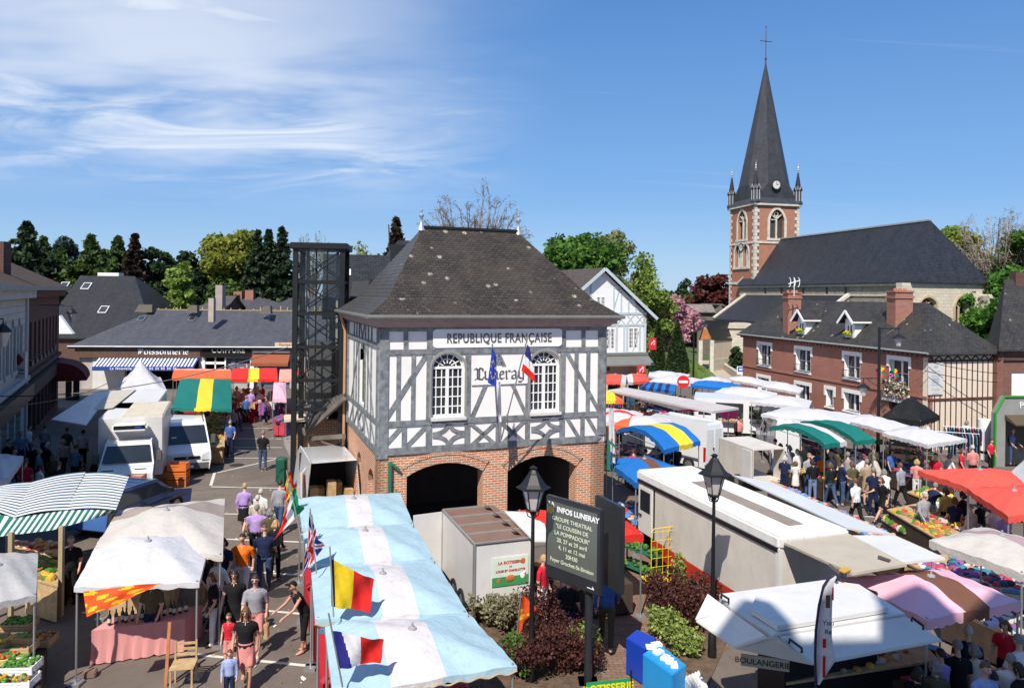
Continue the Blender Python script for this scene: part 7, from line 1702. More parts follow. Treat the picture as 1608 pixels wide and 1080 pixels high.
Lx,Wy=2.6,1.5;x0,x1,y0,y1=-Lx/2,Lx/2,-Wy/2,Wy/2;mb=MB()
mb.box(x0,x1,y1-.04,y1,.45,1.75);mb.box(x0,x1,y0,y1,1.75,1.8);mb.box(x1-.04,x1,y0,y1,.45,1.75);mb.box(x0,x1,y0,y1,.4,.45);mb.box(x0,x0+.7,y0,y0+.04,.45,1.75);mb.build('body',BOXD,C)
mb=MB();mb.box(x0+.1,x0+.75,y1,y1+.03,.5,1.7);mb.build('door',BOXW,C)
for x in(-.3,):
 for y in(y1+.05,y0-.05):wheel(C,x,y,.28,.16)
C,Lx,Wy=quadbody('rotisserie_trailer','white rotisserie trailer with brown sectioned roof and rooster poster','trailer',[(751,854.5),(834,844),(767,793),(701,801)],2.0,.35,BOXW)
x0,x1,y0,y1=-Lx/2,Lx/2,-Wy/2,Wy/2;mb=MB();mb.box(x0,x1,y0,y1,.35,1.95);mb.build('body',BOXW,C,bevel=.015)
mb=MB();mb.box(x0+.03,x1-.03,y0+.03,y1-.03,1.95,2.0);rf=mb.build('roof',plain('brown_roof',(.20,.12,.09),.6,dirt=((.12,.08,.06),.4)),C)
mb=MB()
for k in range(5):x=x0+(x1-x0)*k/4;mb.box(x-.025,x+.025,y0,y1,1.99,2.03)
for y in(y0,y1):mb.box(x0,x1,y-.025,y+.025,1.985,2.025)
for x,y in((x0,y0),(x0,y1),(x1,y1)):mb.box(x-.03,x+.03,y-.03,y+.03,.3,1.98)
mb.build('trim',ALU,C)
for k in range(4):
 x=x0+(x1-x0)*(k+.55)/4;mb=MB();mb.prism([(x-.14,y0+.18,2.0),(x+.14,y0+.18,2.0),(x+.14,y0+.38,2.14),(x-.14,y0+.38,2.14)],(0,.04,.03));mb.build('roof_vent',BLACK,C)
f=Face((x0,y1),(0,-1));wd=Wy;(p0,p1,q0,q1)=(.30*wd,.93*wd,.92,1.62);mb=MB();fbox(mb,f,p0,p1,.005,.02,q0,q1)
PG,PR_,PW_=plain('poster_green',(.05,.28,.09),.5),plain('poster_red',(.55,.03,.03),.5),plain('poster_white',(.62,.72,.62),.5);po=mb.build('poster',PW_,C)
mb=MB();fbox(mb,f,p0,p1,.02,.024,q0,q0+.22);mb.build('poster_grass',PG,po)
pc=(p0+p1)/2;text_obj('lettering','LA ROTISSERIE',.10,PR_,po,f,pc,.026,q1-.14,extrude=.002,bold=.003);text_obj('lettering','DE',.06,PR_,po,f,pc,.026,q1-.24,extrude=.002);text_obj('lettering','LOUIS ET CHARLOTTE',.075,PR_,po,f,pc,.026,q1-.34,extrude=.002,bold=.003)
mb=MB();mb.ball(f.p(pc,.02,q0+.17),.11,10,6,sc=(.25,1.2,.8));mb.ball(f.p(pc-.3,.02,q0+.13),.06,8,5,sc=(.2,1,1.2));mb.ball(f.p(pc+.33,.02,q1-.14),.06,8,5,sc=(.2,1,1.3));mb.build('painted_chickens',plain('chicken_brown',(.45,.16,.04),.6),po)
mb=MB();mb.ball(f.p(pc+.32,.02,q0+.2),.07,8,5,sc=(.2,1,1.1));mb.ball(f.p(pc+.37,.02,q0+.28),.035,8,5);mb.build('painted_hen',WHITE,po)
mb=MB();mb.prism([(x1,y1,.35),(x1,y1,1.95),(x1-.1,y1+.85,1.95),(x1-.1,y1+.85,.35)],(.04,0,0));d_=mb.build('open_door',BOXW,C);mb=MB();mb.box(x1-.13,x1-.09,y1+.6,y1+.66,1.0,1.15);mb.build('door_handle',BLACK,d_)
wpart(C,'serving_flap',BOXW,((792,802,2.1),(838,848,2.1),(862,848,2.15),(850,804,2.15)),.04)
for x in(x0+1,x0+1.7):wheel(C,x,y1-.05,.28,.18)
bx,bo=slabthing('sales_trailer','white sales trailer with all its panels raised like wings, bottom right','trailer',(
('body',BLACK,((1190,925,2.5),(1235,945,2.5),(1380,922,2.5),(1330,905,2.5)),(.5,2.42)),),(1280,950,2.5))  # body coloured black to stand for the shade under the raised panels
Bq=lambda x,y,z:(1080+x/3.045,860+y/3.045,z)
def bpart(nm,mat,pts,th=.05):
 mb=MB();mb.prism([G(*Bq(*p))-bo for p in pts],(0,0,-th));return mb.build(nm,mat,bx,bevel=.012)
bpart('roof',BOXW,((205,285,2.62),(410,412,2.62),(1042,312,2.62),(820,172,2.62),(660,150,2.62),(150,218,2.62)),.2)
bpart('raised_dome',BOXW,((300,290,2.72),(430,372,2.72),(960,285,2.72),(790,190,2.72),(330,215,2.72)),.09)
bpart('wing_panel',BOXW,((95,215,2.6),(35,337,2.35),(200,292,2.6)),.04)
bpart('wing_panel',BOXW,((38,342,2.35),(222,470,2.3),(375,417,2.6),(205,295,2.6)),.05)
bpart('wing_panel',BOXW,((224,472,2.3),(600,552,2.2),(432,424,2.6),(378,420,2.6)),.04)
bpart('wing_panel',BOXW,((438,420,2.6),(606,552,2.2),(1216,437,2.25),(1042,322,2.6)),.05)
for P in(((160,240,2.66),(195,262,2.66)),((485,455,2.5),(545,500,2.42)),((1070,350,2.6),(1125,390,2.5))):
 a,b_=[G(*Bq(*p))-bo for p in P];mb=MB();mb.tube([a,a+Vector((0,0,.07)),b_+Vector((0,0,.07)),b_],.02,6);mb.build('handle',BLACK,bx)
f=Face((G(*Bq(224,472,2.3))-bo)[:2],(G(*Bq(600,552,2.2))-G(*Bq(224,472,2.3)))[:2]);0
mb=MB();L0=(G(*Bq(600,552,2.2))-G(*Bq(224,472,2.3))).length;fbox(mb,f,.1,L0*.7,-.02,.02,2.02,2.2);mb.build('name_board',plain('board_tan',(.34,.30,.22),.5),bx);text_obj('lettering','BOULANGERIE',.13,BLACK,bx,f,L0*.36,.025,2.11,extrude=.003)
mb=MB();A=G(1230,1060,0);
def counter(label,px,z,mats,gm,seed,n=60,sz=.1,name='sales_counter'):
 P=[G(u,v,z)for u,v in px];c=sum(P,Vector())/4;C=empty(name,(c.x,c.y,0),0,label,'counter','sales counters under the canopies');o=Vector((c.x,c.y,0));mb=MB();mb.prism([Vector((p.x,p.y,.05))-o for p in P],(0,0,z-.1));mb.build('body',mats,C,bevel=.01)
 mb=MB();mb.prism([p-o+(p-c)*.04 for p in P],(0,0,-.045));mb.build('top',WOODL,C);r=random.Random(seed);mb=MB();q=[p-o for p in P]
 for _ in range(n):
  p=q[0].lerp(q[1],r.uniform(.04,.96)).lerp(q[3].lerp(q[2],r.uniform(.04,.96)),r.uniform(.05,.95));mb.ball(p+Vector((0,0,.02)),sz*r.uniform(.5,1),6,4,r.randrange(len(gm)),(1,r.uniform(.5,1.2),r.uniform(.4,.9)))
 g_=mb.build('goods',gm,C,smooth=True);g_['kind']='stuff';return C
MEAT=hue('meat',(.4,.08,.06),(.5,.35,.25),(.3,.02,.02),(.5,.48,.42),(.55,.30,.06))
counter('glass topped food counter under the front panel of the winged sales trailer',[(1240,1070),(1470,1035),(1440,1005),(1215,1040)],1.05,STEEL,MEAT,1)
counter('toy and gadget table between the long truck and the walking shoppers',[(1205,768),(1420,868),(1450,860),(1215,755)],.8,WOODD,TOY,2,220,.13)
counter('vegetable table under the faded red canopies',[(1395,800),(1480,850),(1530,838),(1445,790)],.75,WOODD,VEG,3,130,.14)
counter('low plant display left of the faded red canopies',[(1385,815),(1420,836),(1452,826),(1412,806)],.35,WOODD,FLO,4,150,.16)
counter('potted plant bench behind the bending man in navy',[(1425,772),(1470,790),(1500,780),(1452,765)],.6,WOODD,FLO,5,140,.15)
counter('clothing and shoe tables behind the mauve banded canopy',[(1420,880),(1560,945),(1640,925),(1500,868)],.85,WOODL,CLO,6,170,.16)
counter('shoe table spread along the front of the long truck awning',[(1350,848),(1450,892),(1478,884),(1380,842)],.8,WOODD,TOY,7,130,.14)
counter('fruit stall bench at the hairdresser end of the left aisle',[(372,640),(400,641),(399,633),(373,632)],.9,redc,VEG,8,60,.12)
counter('produce bench beneath the green and yellow canopy',[(318,700),(352,700),(352,655),(322,655)],.85,WOODL,VEG,9,80,.13)
counter('lettuce bench behind the grey canopy on the left',[(40,905),(90,918),(92,880),(50,872)],.95,WOODL,VEG,10,80,.15)
counter('bread table deep in the shade of the striped awning',[(20,870),(90,872),(95,850),(25,848)],.9,WOODD,MEAT,11,60,.12)
def foodvan():
 A=G(1085,665,2.3);C=empty('food_van',D(1150,640,42)*1,0,'white food van with open hatch and steel counter in the far market','van');C.location.z=0;f=Face((-2.2,0),(.95,-.28));L=4.8;mb=MB();wall(mb,f,0,L,.4,2.2,[(.25,.95,1.3,1.95,0),(1.2,2.7,1.0,2.05,0),(3.0,3.7,1.2,1.95,0)],.06);wall(mb,Face(f.p(0,-1.9,0)[:2],(f.n)[:2]),0,1.9,.4,2.2,(),.05);mb.prism([f.p(0,0,2.2),f.p(L,0,2.2),f.p(L,-1.9,2.3),f.p(0,-1.9,2.3)],(0,0,.05));fbox(mb,f,0,L,-1.9,-1.85,.4,2.2);mb.build('body',VW,C)
 mb=MB();fbox(mb,f,1.2,2.7,-.35,.3,1.0,1.06);mb.build('counter',RIM,C);mb=MB();r=random.Random(2)
 for k in range(30):mb.ball(f.p(r.uniform(1.25,2.65),r.uniform(-.3,.2),1.1),.06,5,4,r.randrange(5))
 g_=mb.build('goods',MEAT,C);g_['kind']='stuff'
 for s in(.6,3.8):
  mb=MB();mb.tube([f.p(s,-.1,.33),f.p(s,.05,.33)],.33,14);mb.build('wheel',TYR,C)
foodvan()
a=D(1572,700,26.5);C,iy=van('grey camper van with bike wheel and lettering at the right photo edge',(a.x+.3,27.2),R(180),[(0,.4),(0,.8),(-.9,1.1),(-1.7,1.9),(-1.9,2.5),(-6,2.55),(-6,.4)],2.0,1.15,(-.9,-4.5),plain('camper_silver',(.42,.43,.44),.35,coat=.3),'camper van','camper_van')
for s in(1,-1):pane(C,[(-1.2,s*1.0,1.15),(-2.3,s*1.0,1.15),(-2.3,s*.93,1.75),(-1.75,s*.93,1.75)],(0,s,.1))
f=Face((-1.95,1.0),(-1,0));text_obj('lettering','POISSON\nMARCHE',.16,plain('dark_print',(.2,.05,.05),.5),C,f,.9,-.09,2.25,extrude=.003)
# information board, lamps, racks
def info_board():
 yb=[D(858,775,15.9),D(945,800,14.8)];A,B_=yb;C=empty('information_board',(D(925,1000,15.1).x,15.2,0),0,'tall black electronic information board with town notices on one thick post','notice board');o=Vector(C.location);f=Face((A-o)[:2],(B_-A)[:2]);w=(B_-A).xy.length;zt,zb=3.69,1.93
 DK=plain('board_anthracite',(.022,.025,.030),.4,var=.1,coat=.2);mb=MB();fbox(mb,f,0,w,-.10,.02,zb,zt);pn=mb.build('display_case',DK,C,bevel=.02)
 mb=MB();fbox(mb,f,.07,w-.09,.02,.03,zb+.28,zt-.10);mb.build('screen',glass('screen_dark',(.085,.095,.085),.25),pn)
 ch=plain('label_white',(.75,.75,.75),.5,var=.02);text_obj('lettering','INFOS LUNERAY',.155,ch,pn,f,w*.60,.032,zt-.24,extrude=.003,bold=.005)
 m,nt,N,L,b=new_mat('screen_glow');b.inputs['Base Color'].default_value=(.3,.32,.25,1);b.inputs['Emission Color'].default_value=(.62,.66,.45,1);b.inputs['Emission Strength'].default_value=.55
 for i,t in enumerate(('GROUPE THEATRAL','"LE COUSSIN DE','LA POMPADOUR"','20, 27 et 29 avril','4, 11 et 12 mai','20H30','Foyer Gruchet-St-Siméon')):text_obj('notice_text',t,.125 if i<6 else .118,m,pn,f,w*.5,.033,zt-.44-i*.148,extrude=.002,xs=.98)
 mb=MB();c=.17;z=zt-.26
 mb.prism([f.p(c-.08,.03,z+.06),f.p(c+.08,.03,z+.06),f.p(c+.08,.03,z-.05),f.p(c,.03,z-.12),f.p(c-.08,.03,z-.05)],f.n*.012);mb.build('crest',plain('crest_gold',(.62,.42,.05),.5),pn)
 mb=MB();[mb.tube([f.p(c+s*.02,.04,z+.08),f.p(c+s*.05,.04,z+.15),f.p(c+s*.08,.04,z+.09)],.012,5)for s in(-1,1)];fbox(mb,f,c-.10,c-.085,.03,.045,z-.1,z+.08);fbox(mb,f,c+.085,c+.10,.03,.045,z-.1,z+.08);mb.build('crest_scrolls',ch,pn)
 mb=MB();fbox(mb,f,w-.34,w-.16,.021,.026,zb+.1,zb+.115);mb.prism([f.p(w-.2,.021,zb+.115),f.p(w-.16,.021,zb+.115),f.p(w-.2,.021,zb+.16)],f.n*.006);mb.build('maker_mark',ch,pn)
 A2,B2=D(934,771,15.9),D(975,797,14.95);g=Face((A2-o)[:2],(B2-A2)[:2]);w2=(B2-A2).xy.length;mb=MB();fbox(mb,g,0,w2,-.12,.0,1.9,3.70);mb.build('second_case',DK,C,bevel=.02)
 c0=f.p(w*.85,-.12,0);mb=MB();mb.tube([(0,0,0),(0,0,3.3)],.085,16);mb.box(-.2,.2,-.2,.2,0,.03);mb.build('post',DK,C,smooth=True)
 mb=MB();[mb.beam(Vector((0,0,z)),f.p(w*.8,-.05,z),.06,.08)for z in(2.2,3.2)];mb.build('brackets',DK,C)
 for k,z in enumerate((3.45,2.5)):mb=MB();mb.ball(f.p(w-.02,-.02,z),.02,8,6);mb.build('hinge_bolt',RIM,C)
info_board()
LG=plain('lamp_panes',(.50,.46,.46),.12,var=.08,spec=.7)
def lamp(label,u,vtop,Y,ztop=None,k=1.0,post=True,arms=None,name='street_lamp'):
 t=D(u,vtop,Y);C=empty(name,(t.x,t.y,0),0,label,'street lamp','black lantern street lamps');zt=t.z
 def lantern(x,y,z,s=1.0,up=True,par=C):
  mb=MB();b0=z-.95*s if up else z-.6*s
  mb.lathe([(.02,.94),(.09,.90),(.05,.86),(.10,.80),(.12,.76),(.24,.58),(.30,.52),(.36,.50),(.36,.48),(.26,.47)],(x,y,b0),4 if 0 else 6);mb.lathe([(.13,.0),(.15,.03),(.13,.05)],(x,y,b0),6)
  for q in range(6):
   a=math.pi/3*q;mb.beam(Vector((x+.13*math.cos(a),y+.13*math.sin(a),b0+.04)),Vector((x+.25*math.cos(a),y+.25*math.sin(a),b0+.48)),.018,.018)
  mb.lathe([(.03,-.12),(.05,-.05),(.12,-.0)],(x,y,b0),8)
  L=mb.build('lantern',BLACK,par);mb=MB();mb.lathe([(.115,.05),(.235,.47)],(x,y,b0),6);mb.build('lamp_glass',LG,L)
 if arms is None:
  lantern(0,0,zt);mb=MB();h=zt-1.0;mb.tube([(0,0,0),(0,0,.5),(0,0,.55),(0,0,1.3),(0,0,h)],[.10,.09,.055,.05,.035],12);mb.tube([(0,0,h-.03),(0,0,h+.03)],.055,10)
  for q in range(4):a=math.pi/2*q+.4;mb.tube([(0,0,h-.1),(.12*math.cos(a),.12*math.sin(a),h-.04),(.15*math.cos(a),.15*math.sin(a),h+.08)],.012,5)
  mb.build('post',BLACK,C,smooth=True)
 else:
  mb=MB();mb.tube([(0,0,0),(0,0,1.2),(0,0,zt)],[.12,.08,.06],12);mb.build('post',BLACK,C,smooth=True)
  for dx,z,s in arms:
   mb=MB();mb.tube([(0,0,z),(dx*1.1,0,z)],.025,6);mb.tube([(0,0,z-.4),(dx*.4,0,z-.25),(dx*.8,0,z)],.015,5);mb.build('bracket',BLACK,C)
   mb=MB();mb.tube([(dx,0,z),(dx,0,z-.25)],.02,5);mb.lathe([(.02,-.22),(.14,-.32),(.30,-.42),(.34,-.46),(.33,-.47),(.10,-.47)],(dx,0,z),8);ln=mb.build('lantern',BLACK,C);mb=MB();mb.lathe([(.20,-.47),(.10,-.85)],(dx,0,z),6);mb.build('lamp_glass',LG,ln)
 return C
lamp('black street lamp with sunlit panes in front of the right hall arch',838,730,15.2)
lamp('black street lamp standing in front of the long white truck',1122,711,16.3)
t=D(1381,514,36).z;lamp('tall double-armed black lamp before the brick house',1381,514,36,arms=((.95,t-.05,1),(-.75,D(1381,594,36).z,1)))
lamp('thin distant lamp pole near the church path',1090,497,60,arms=((.9,D(1090,500,60).z,1),))
for u,v,Y,lab in((113,484,40,'black wall lantern on an iron arm at the brick house on the left'),(5,508,24,'black wall lantern cut by the left photo edge')):
 a=D(u,v,Y);C=empty('wall_lantern',a,0,lab,'wall lamp');mb=MB();mb.tube([(-2.0 if u>50 else-.6,0,.15),(0,0,.15),(0,0,0)],.025,6);mb.lathe([(.03,0),(.14,-.08),(.3,-.25),(.28,-.28)],n=6);l_=mb.build('lantern',BLACK,C);mb=MB();mb.lathe([(.24,-.28),(.11,-.75)],n=6);mb.build('lamp_glass',LG,l_)
YL=plain('yellow_wire',(.75,.52,.02),.45);MET=plain('shelf_green',(.02,.12,.07),.5)
def cage(label,u,v,w,h,yaw,tilt=0):
 a=G(u,v,0);C=empty('wire_cage',a,yaw,label,'wire cage','yellow wire cages by the shrub bed');n,m=5,6;mb=MB()
 for i in range(n+1):x=w*i/n;mb.tube([(x,0,.12),(x,0,h-(.1 if i in(0,n)else 0))],.014 if i in(0,n)else .008,5)
 for j in range(m+1):z=.12+(h-.22)*j/m;mb.tube([(0,0,z),(w,0,z)],.008,5)
 mb.tube([(0,0,h-.1),(.08,0,h),(w-.08,0,h),(w,0,h-.1)],.014,6);mb.build('front_panel',YL,C)
 mb=MB();mb.box(0,w,0,.6,.12,.15);mb.build('base',YL,C)
 for x in(.05,w-.05):mb=MB();mb.tube([(x-.02,.1,.06),(x+.02,.1,.06)],.06,10);mb.build('castor',BLACK,C)
 return C
cage('taller yellow wire cage in front of the red truck skirt',1022,925,.9,1.65,.35);cage('shorter yellow wire cage right beside the taller one',1048,915,.9,1.5,.55)
def crate(u,v,z0,yaw,sx,sy,sz,mat,label,fill=None,seed=0,group='crates and boxes of the market',lid=None,name='crate',P=None,n=40,fs=.05):
 p=P or G(u,v,z0);C=empty(name,(p.x,p.y,z0),yaw,label,'crate',group);mb=MB()
 t=.012;sl=3
 for k in range(sl):
  z=sz*k/sl;h=sz/sl*.78
  for y in(-sy/2,sy/2-t):mb.box(-sx/2,sx/2,y,y+t,z,z+h)
  for x in(-sx/2,sx/2-t):mb.box(x,x+t,-sy/2+t,sy/2-t,z,z+h)
 mb.box(-sx/2,sx/2,-sy/2,sy/2,0,.012)
 for x in(-sx/2+.015,sx/2-.04):
  for y in(-sy/2+.013,sy/2-.04):mb.box(x,x+.025,y,y+.025,0,sz+.01)
 mb.build('box',mat,C)
 if fill:
  r=random.Random(seed);mb=MB()
  for _ in range(n):mb.ball((r.uniform(-.43,.43)*sx,r.uniform(-.43,.43)*sy,sz*.75+r.uniform(0,.07)),fs*r.uniform(.6,1.1),6,4,r.randrange(len(fill)),(1,r.uniform(.6,1),r.uniform(.6,1)))
  g_=mb.build('produce',fill,C,smooth=True);g_['kind']='stuff'
 return C
def block(name,label,cat,px,z,h,mat,parts=(),z0=0,bevel=.02,group=None,**k):
 P=[G(u,v,z)for u,v in px];c=sum(P,Vector())/len(P);C=empty(name,(c.x,c.y,z0),0,label,cat,group);o=Vector((c.x,c.y,z0));mb=MB();mb.prism([p-o for p in P],(0,0,-h));mb.build('body',mat,C,bevel=bevel)
 return C,P,o
FBm,FBl=plain('deep_blue_plastic',(.01,.05,.40),.4,var=.1),plain('bright_blue_plastic',(.02,.28,.62),.4,var=.1)
C,P,o=block('cool_box','deep blue lidded cool box at the left end of the blue box row','box',[(983,1003),(1013,1022),(1031,1003),(1000,989)],.75,.72,FBm)
mb=MB();mb.prism([p-o+(p-o)*.0+Vector((0,0,.03))for p in P],(0,0,-.06));mb.build('lid',FBm,C,bevel=.015)
C,P,o=block('cool_box','long bright blue cool box with white trays on it','box',[(1009,1028),(1056,1062),(1078,1046),(1034,1010)],.78,.75,FBl)
mb=MB();mb.prism([p-o+Vector((0,0,.03))for p in P],(0,0,-.06));mb.build('lid',FBl,C,bevel=.015)
for k,(u,v)in enumerate(((1022,1016),(1031,1012),(1034,1024),(1045,1033),(1052,1038),(1058,1044))):
 p=G(u,v,.82);t=empty('polystyrene_tray',(p.x,p.y,.81),.3*k,['small white tray, nearest the deep blue box','white tray at the back edge of the bright blue box','white tray at the middle of the bright blue box','fourth white tray along the bright blue box','fifth white tray along the bright blue box','white tray at the right end of the bright blue box'][k],'tray','white trays on the blue cool box');mb=MB();mb.box(-.1,.1,-.07,.07,0,.02);mb.box(-.1,.1,-.07,-.055,.02,.05);mb.box(-.1,.1,.055,.07,.02,.05);mb.box(-.1,-.085,-.055,.055,.02,.05);mb.box(.085,.1,-.055,.055,.02,.05);mb.build('tray',WHITE,t)
C,P,o=block('egg_tray_stack','stack of cream egg trays on a red crate at the bottom','trays',[(1075,1062),(1088,1082),(1112,1076),(1098,1052)],.6,.3,WHITE,z0=0);mb=MB();mb.prism([(p-o)*1.05-Vector((0,0,.3))for p in P],(0,0,-.25));mb.build('red_crate',FRE,C)
mb=MB();A=G(1087,1063,.62)-o
for i in range(6):
 for j in range(5):mb.lathe([(.03,0),(.015,.03)],(P[0]-o).lerp(P[1]-o,(i+.5)/6).lerp((P[3]-o).lerp(P[2]-o,(i+.5)/6),(j+.5)/5),6)
mb.build('egg_cups',OFFW,C)
f=None
def banner():
 a=G(919,1076,.75);b_=G(991,1068,.75);C=empty('banner',(a.x,a.y,0),0,'green banner with yellow ROTISSERIE lettering at the bottom edge','banner');f=Face((0,0),(b_-a)[:2]);L=(b_-a).length;mb=MB();fbox(mb,f,0,L,-.01,.01,.25,.80);mb.build('cloth',plain('banner_green',(.02,.26,.07),.6),C);text_obj('lettering','ROTISSERIE',.20,plain('banner_yellow',(.75,.65,.02),.5),C,f,L/2,.012,.66,extrude=.003,bold=.006)
 for s in(0,L):mb=MB();p=f.p(s,0,0);mb.tube([(p.x,p.y,0),(p.x,p.y,.95)],.02,6);mb.build('post',BLACK,C)
banner()
def folding_stand(label,u,v,w,h,L,yaw,mat,sm=6):
 a=G(u,v,0);C=empty('display_rack',a,yaw,label,'rack','metal plant and goods racks');nlev=max(2,int(h/.35))
 for x in(0,L):
  for y in(0,w):mb=MB();mb.beam((x,y,0),(x,y,h),.035,.035,(0,1,0));mb.build('leg',mat,C)
 for k in range(nlev):
  z=.12+(h-.16)*k/(nlev-1);mb=MB();mb.box(0,L,0,w,z,z+.025);mb.build('shelf',mat,C)
  r=random.Random(u+k);mb=MB();
  for _ in range(int(L*22)):mb.ball((r.uniform(.05,L-.05),r.uniform(.04,w-.04),z+.03+r.uniform(.03,.12)),r.uniform(.04,.09),6,4,r.choice((0,0,1,1,sm%5)),(1,1,r.uniform(.5,1.1)))
  g_=mb.build('plants',FLO,C,smooth=True);g_['kind']='stuff'
 return C
SG=plain('rack_grey',(.20,.21,.21),.45,.5)
for a in(('grey flower rack with yellow blooms beside the white panel van',1165,690,.5,1.5,2.3,-.75,2),('second grey flower rack, nearer the green canopies',1210,705,.5,1.3,2.0,-.7,2),('tall grey rack of trays under the green canopies',1398,752,.5,1.7,1.3,-.4,3),('tall grey rack of red and orange trays beside the hanging clothes',1425,745,.5,1.8,1.2,-.35,3),('grey rack left end under the green canopies',1245,712,.5,1.4,1.6,-.7,3),('wide low rack behind the shoppers under the green canopies',1340,735,.5,1.3,1.5,-.5,1)):folding_stand(a[0],a[1],a[2],a[3],a[4],a[5],a[6],SG,a[7])
folding_stand('low green slatted shelf with vegetables beside the red canopy',968,890,.45,.7,1.5,-.9,MET,0)
def garments(label,u,v,L,yaw,seed,cols=CLO,z=1.7):
 a=G(u,v,0);C=empty('clothes_rail',a,yaw,label,'clothes rail','rails of hanging clothes');mb=MB();mb.tube([(0,0,z),(L,0,z)],.014,5)
 for x in(0,L):mb.tube([(x,0,0),(x,0,z)],.014,5);mb.tube([(x,-.25,.02),(x,.25,.02)],.014,5)
 mb.build('rail',POLE,C);r=random.Random(seed);x=.08
 while x<L-.05:
  h=r.uniform(.6,1.1);w=r.uniform(.20,.27);mb=MB();y0=-.0
  P=[(x,-.05,z-.03),(x,.05,z-.03),(x+.01,w,z-.14),(x,w+.03,z-.5),(x+.01,w*.8,z-.45),(x,w*.85,z-h),(x,-w*.85,z-h+.04),(x+.01,-w*.8,z-.45),(x,-w-.03,z-.5),(x,-w,z-.14)]
  mb.prism(P,(.035,0,0));mb.build('garment',r.choice(cols),C,bevel=.008);x+=r.uniform(.09,.16)
for a in(('rail of dark and pink clothes under the far white canopy',1170,668,2.6,-.75,1),('rail of red and pink clothes beneath the nearest white canopy',1440,730,2.6,-.35,2),('second rail of red clothes behind the reading woman',1480,722,1.8,-.3,3),('colourful rail of clothes beside the porch wall',408,680,1.8,1.2,4),('rail of pastel clothes next to the porch, farther away',424,655,1.6,1.3,5),('rail of clothes under the yellow-orange canopy',955,655,1.8,-.5,6),('rail of coloured clothes before the brick house door',1330,660,2.0,-.4,7),('dark rail of clothes behind the blue-yellow canopy',985,700,2.2,-.5,8)):garments(*a)
p=G(1545,722,0);C=empty('advertising_column',p,0,'plain white cylinder column with dark band near the right kiosk','column');mb=MB();mb.lathe([(.28,0),(.28,.35)],n=20);mb.build('base',OFFW,C,smooth=True);mb=MB();mb.lathe([(.24,.35),(.24,.5)],n=20);mb.build('neck',BLACK,C);mb=MB();mb.lathe([(.29,.5),(.29,2.05)],n=20);mb.build('drum',WHITE,C,smooth=True)
def roadsign(label,u,vt,Y,kind):
 t=D(u,vt,Y);C=empty('road_sign',(t.x,t.y,0),0,label,'road sign');mb=MB();mb.tube([(0,.04,0),(0,.04,t.z)],.03,8);mb.build('post',RIM,C);z=t.z-.35;f=Face((0,0),(1,0))
 if kind=='stop':
  mb=MB();mb.prism([f.p(.38*math.cos(R(k*18)),.02,z+.38*math.sin(R(k*18)))for k in range(20)],f.n*.02);s=mb.build('disc',plain('sign_red_disc',(.6,.02,.02),.4),C);mb=MB();fbox(mb,f,-.27,.27,.041,.05,z-.07,z+.07);mb.build('bar',WHITE,s)
 else:
  mb=MB();fbox(mb,f,-.32,.32,.02,.04,z-.4,z+.3);s=mb.build('panel',WHITE,C);mb=MB();fbox(mb,f,-.25,.25,.041,.047,z-.15,z+.24);mb.build('blue_symbol',plain('sign_blue',(.02,.12,.5),.4),s);mb=MB();fbox(mb,f,-.14,.14,.048,.052,z-.02,z+.1);mb.build('symbol',WHITE,s)
roadsign('round red no-entry sign above the far stalls',1073,590,44,'stop');roadsign('blue and white bus stop sign beside the brick house',1163,574,62,'bus')
C=empty('pinwheel',RF_.p(rpf(1405,587)[0],.4,rpf(1405,587)[1]),0,'rainbow pinwheels stuck in the window flowers of the brick house','pinwheel');
for i,dx in enumerate((-.45,.35)):
 for k in range(8):
  a0,a1=R(45*k),R(45*k+40);mb=MB();c=Vector((dx,dx*.1,.1*(1-i)));mb.prism([c,c+Vector((.32*math.cos(a0),0,.32*math.sin(a0))),c+Vector((.3*math.cos(a1),.05,.3*math.sin(a1)))],(0,.01,0));mb.build('vane',[FRE,FYE,FGN,FBU,CMG,CBL,COR,CG2][k],C)
 mb=MB();mb.tube([c,c-Vector((0,0,.6))],.012,5);mb.build('stick',WOODL,C)
fl,fr_=G(143,1044,0),G(290,1023,0);C=empty('wine_table',fl.lerp(fr_,.5),0,'long table draped in plain pink cloth, carrying the wine bottles','table');o=Vector(C.location);bk=Vector((.12,.95,0))*.75;n=26
V_=[];mb=MB();q0,q1=fl-o,fr_-o
for i in range(n+1):
 p=q0.lerp(q1,i/n);w_=.035*math.sin(i*1.9)+.02*math.sin(i*.8);V_+=[p+Vector((0,-.05+w_,.03)),p+Vector((0,w_*.5,.4)),p+Vector((0,0,.735)),p+bk+Vector((0,0,.735))]
mb.add(V_,[(i*4+k,(i+1)*4+k,(i+1)*4+k+1,i*4+k+1)for i in range(n)for k in range(3)]);[mb.poly([V_[i],V_[i+1],V_[i+2],V_[i+3],V_[i+3]-Vector((0,0,.7))])for i in(0,n*4)]
mb.build('tablecloth',wt,C,smooth=True,fix=False)
for p in(q0,q1,q0+bk,q1+bk):mb=MB();mb.beam((p*.93).to_3d()+Vector((0,.06,0)),(p*.93)+Vector((0,.06,.72)),.04,.04,(0,1,0));mb.build('leg',WOODL,C)
WC=Vector(WINE.location);r=random.Random(5);GB=glass('bottle_glass',(.015,.02,.01),.1);LB=plain('bottle_label',(.6,.56,.48),.6)
tl,tr_=G(166,985,.76),G(292,965,.76)
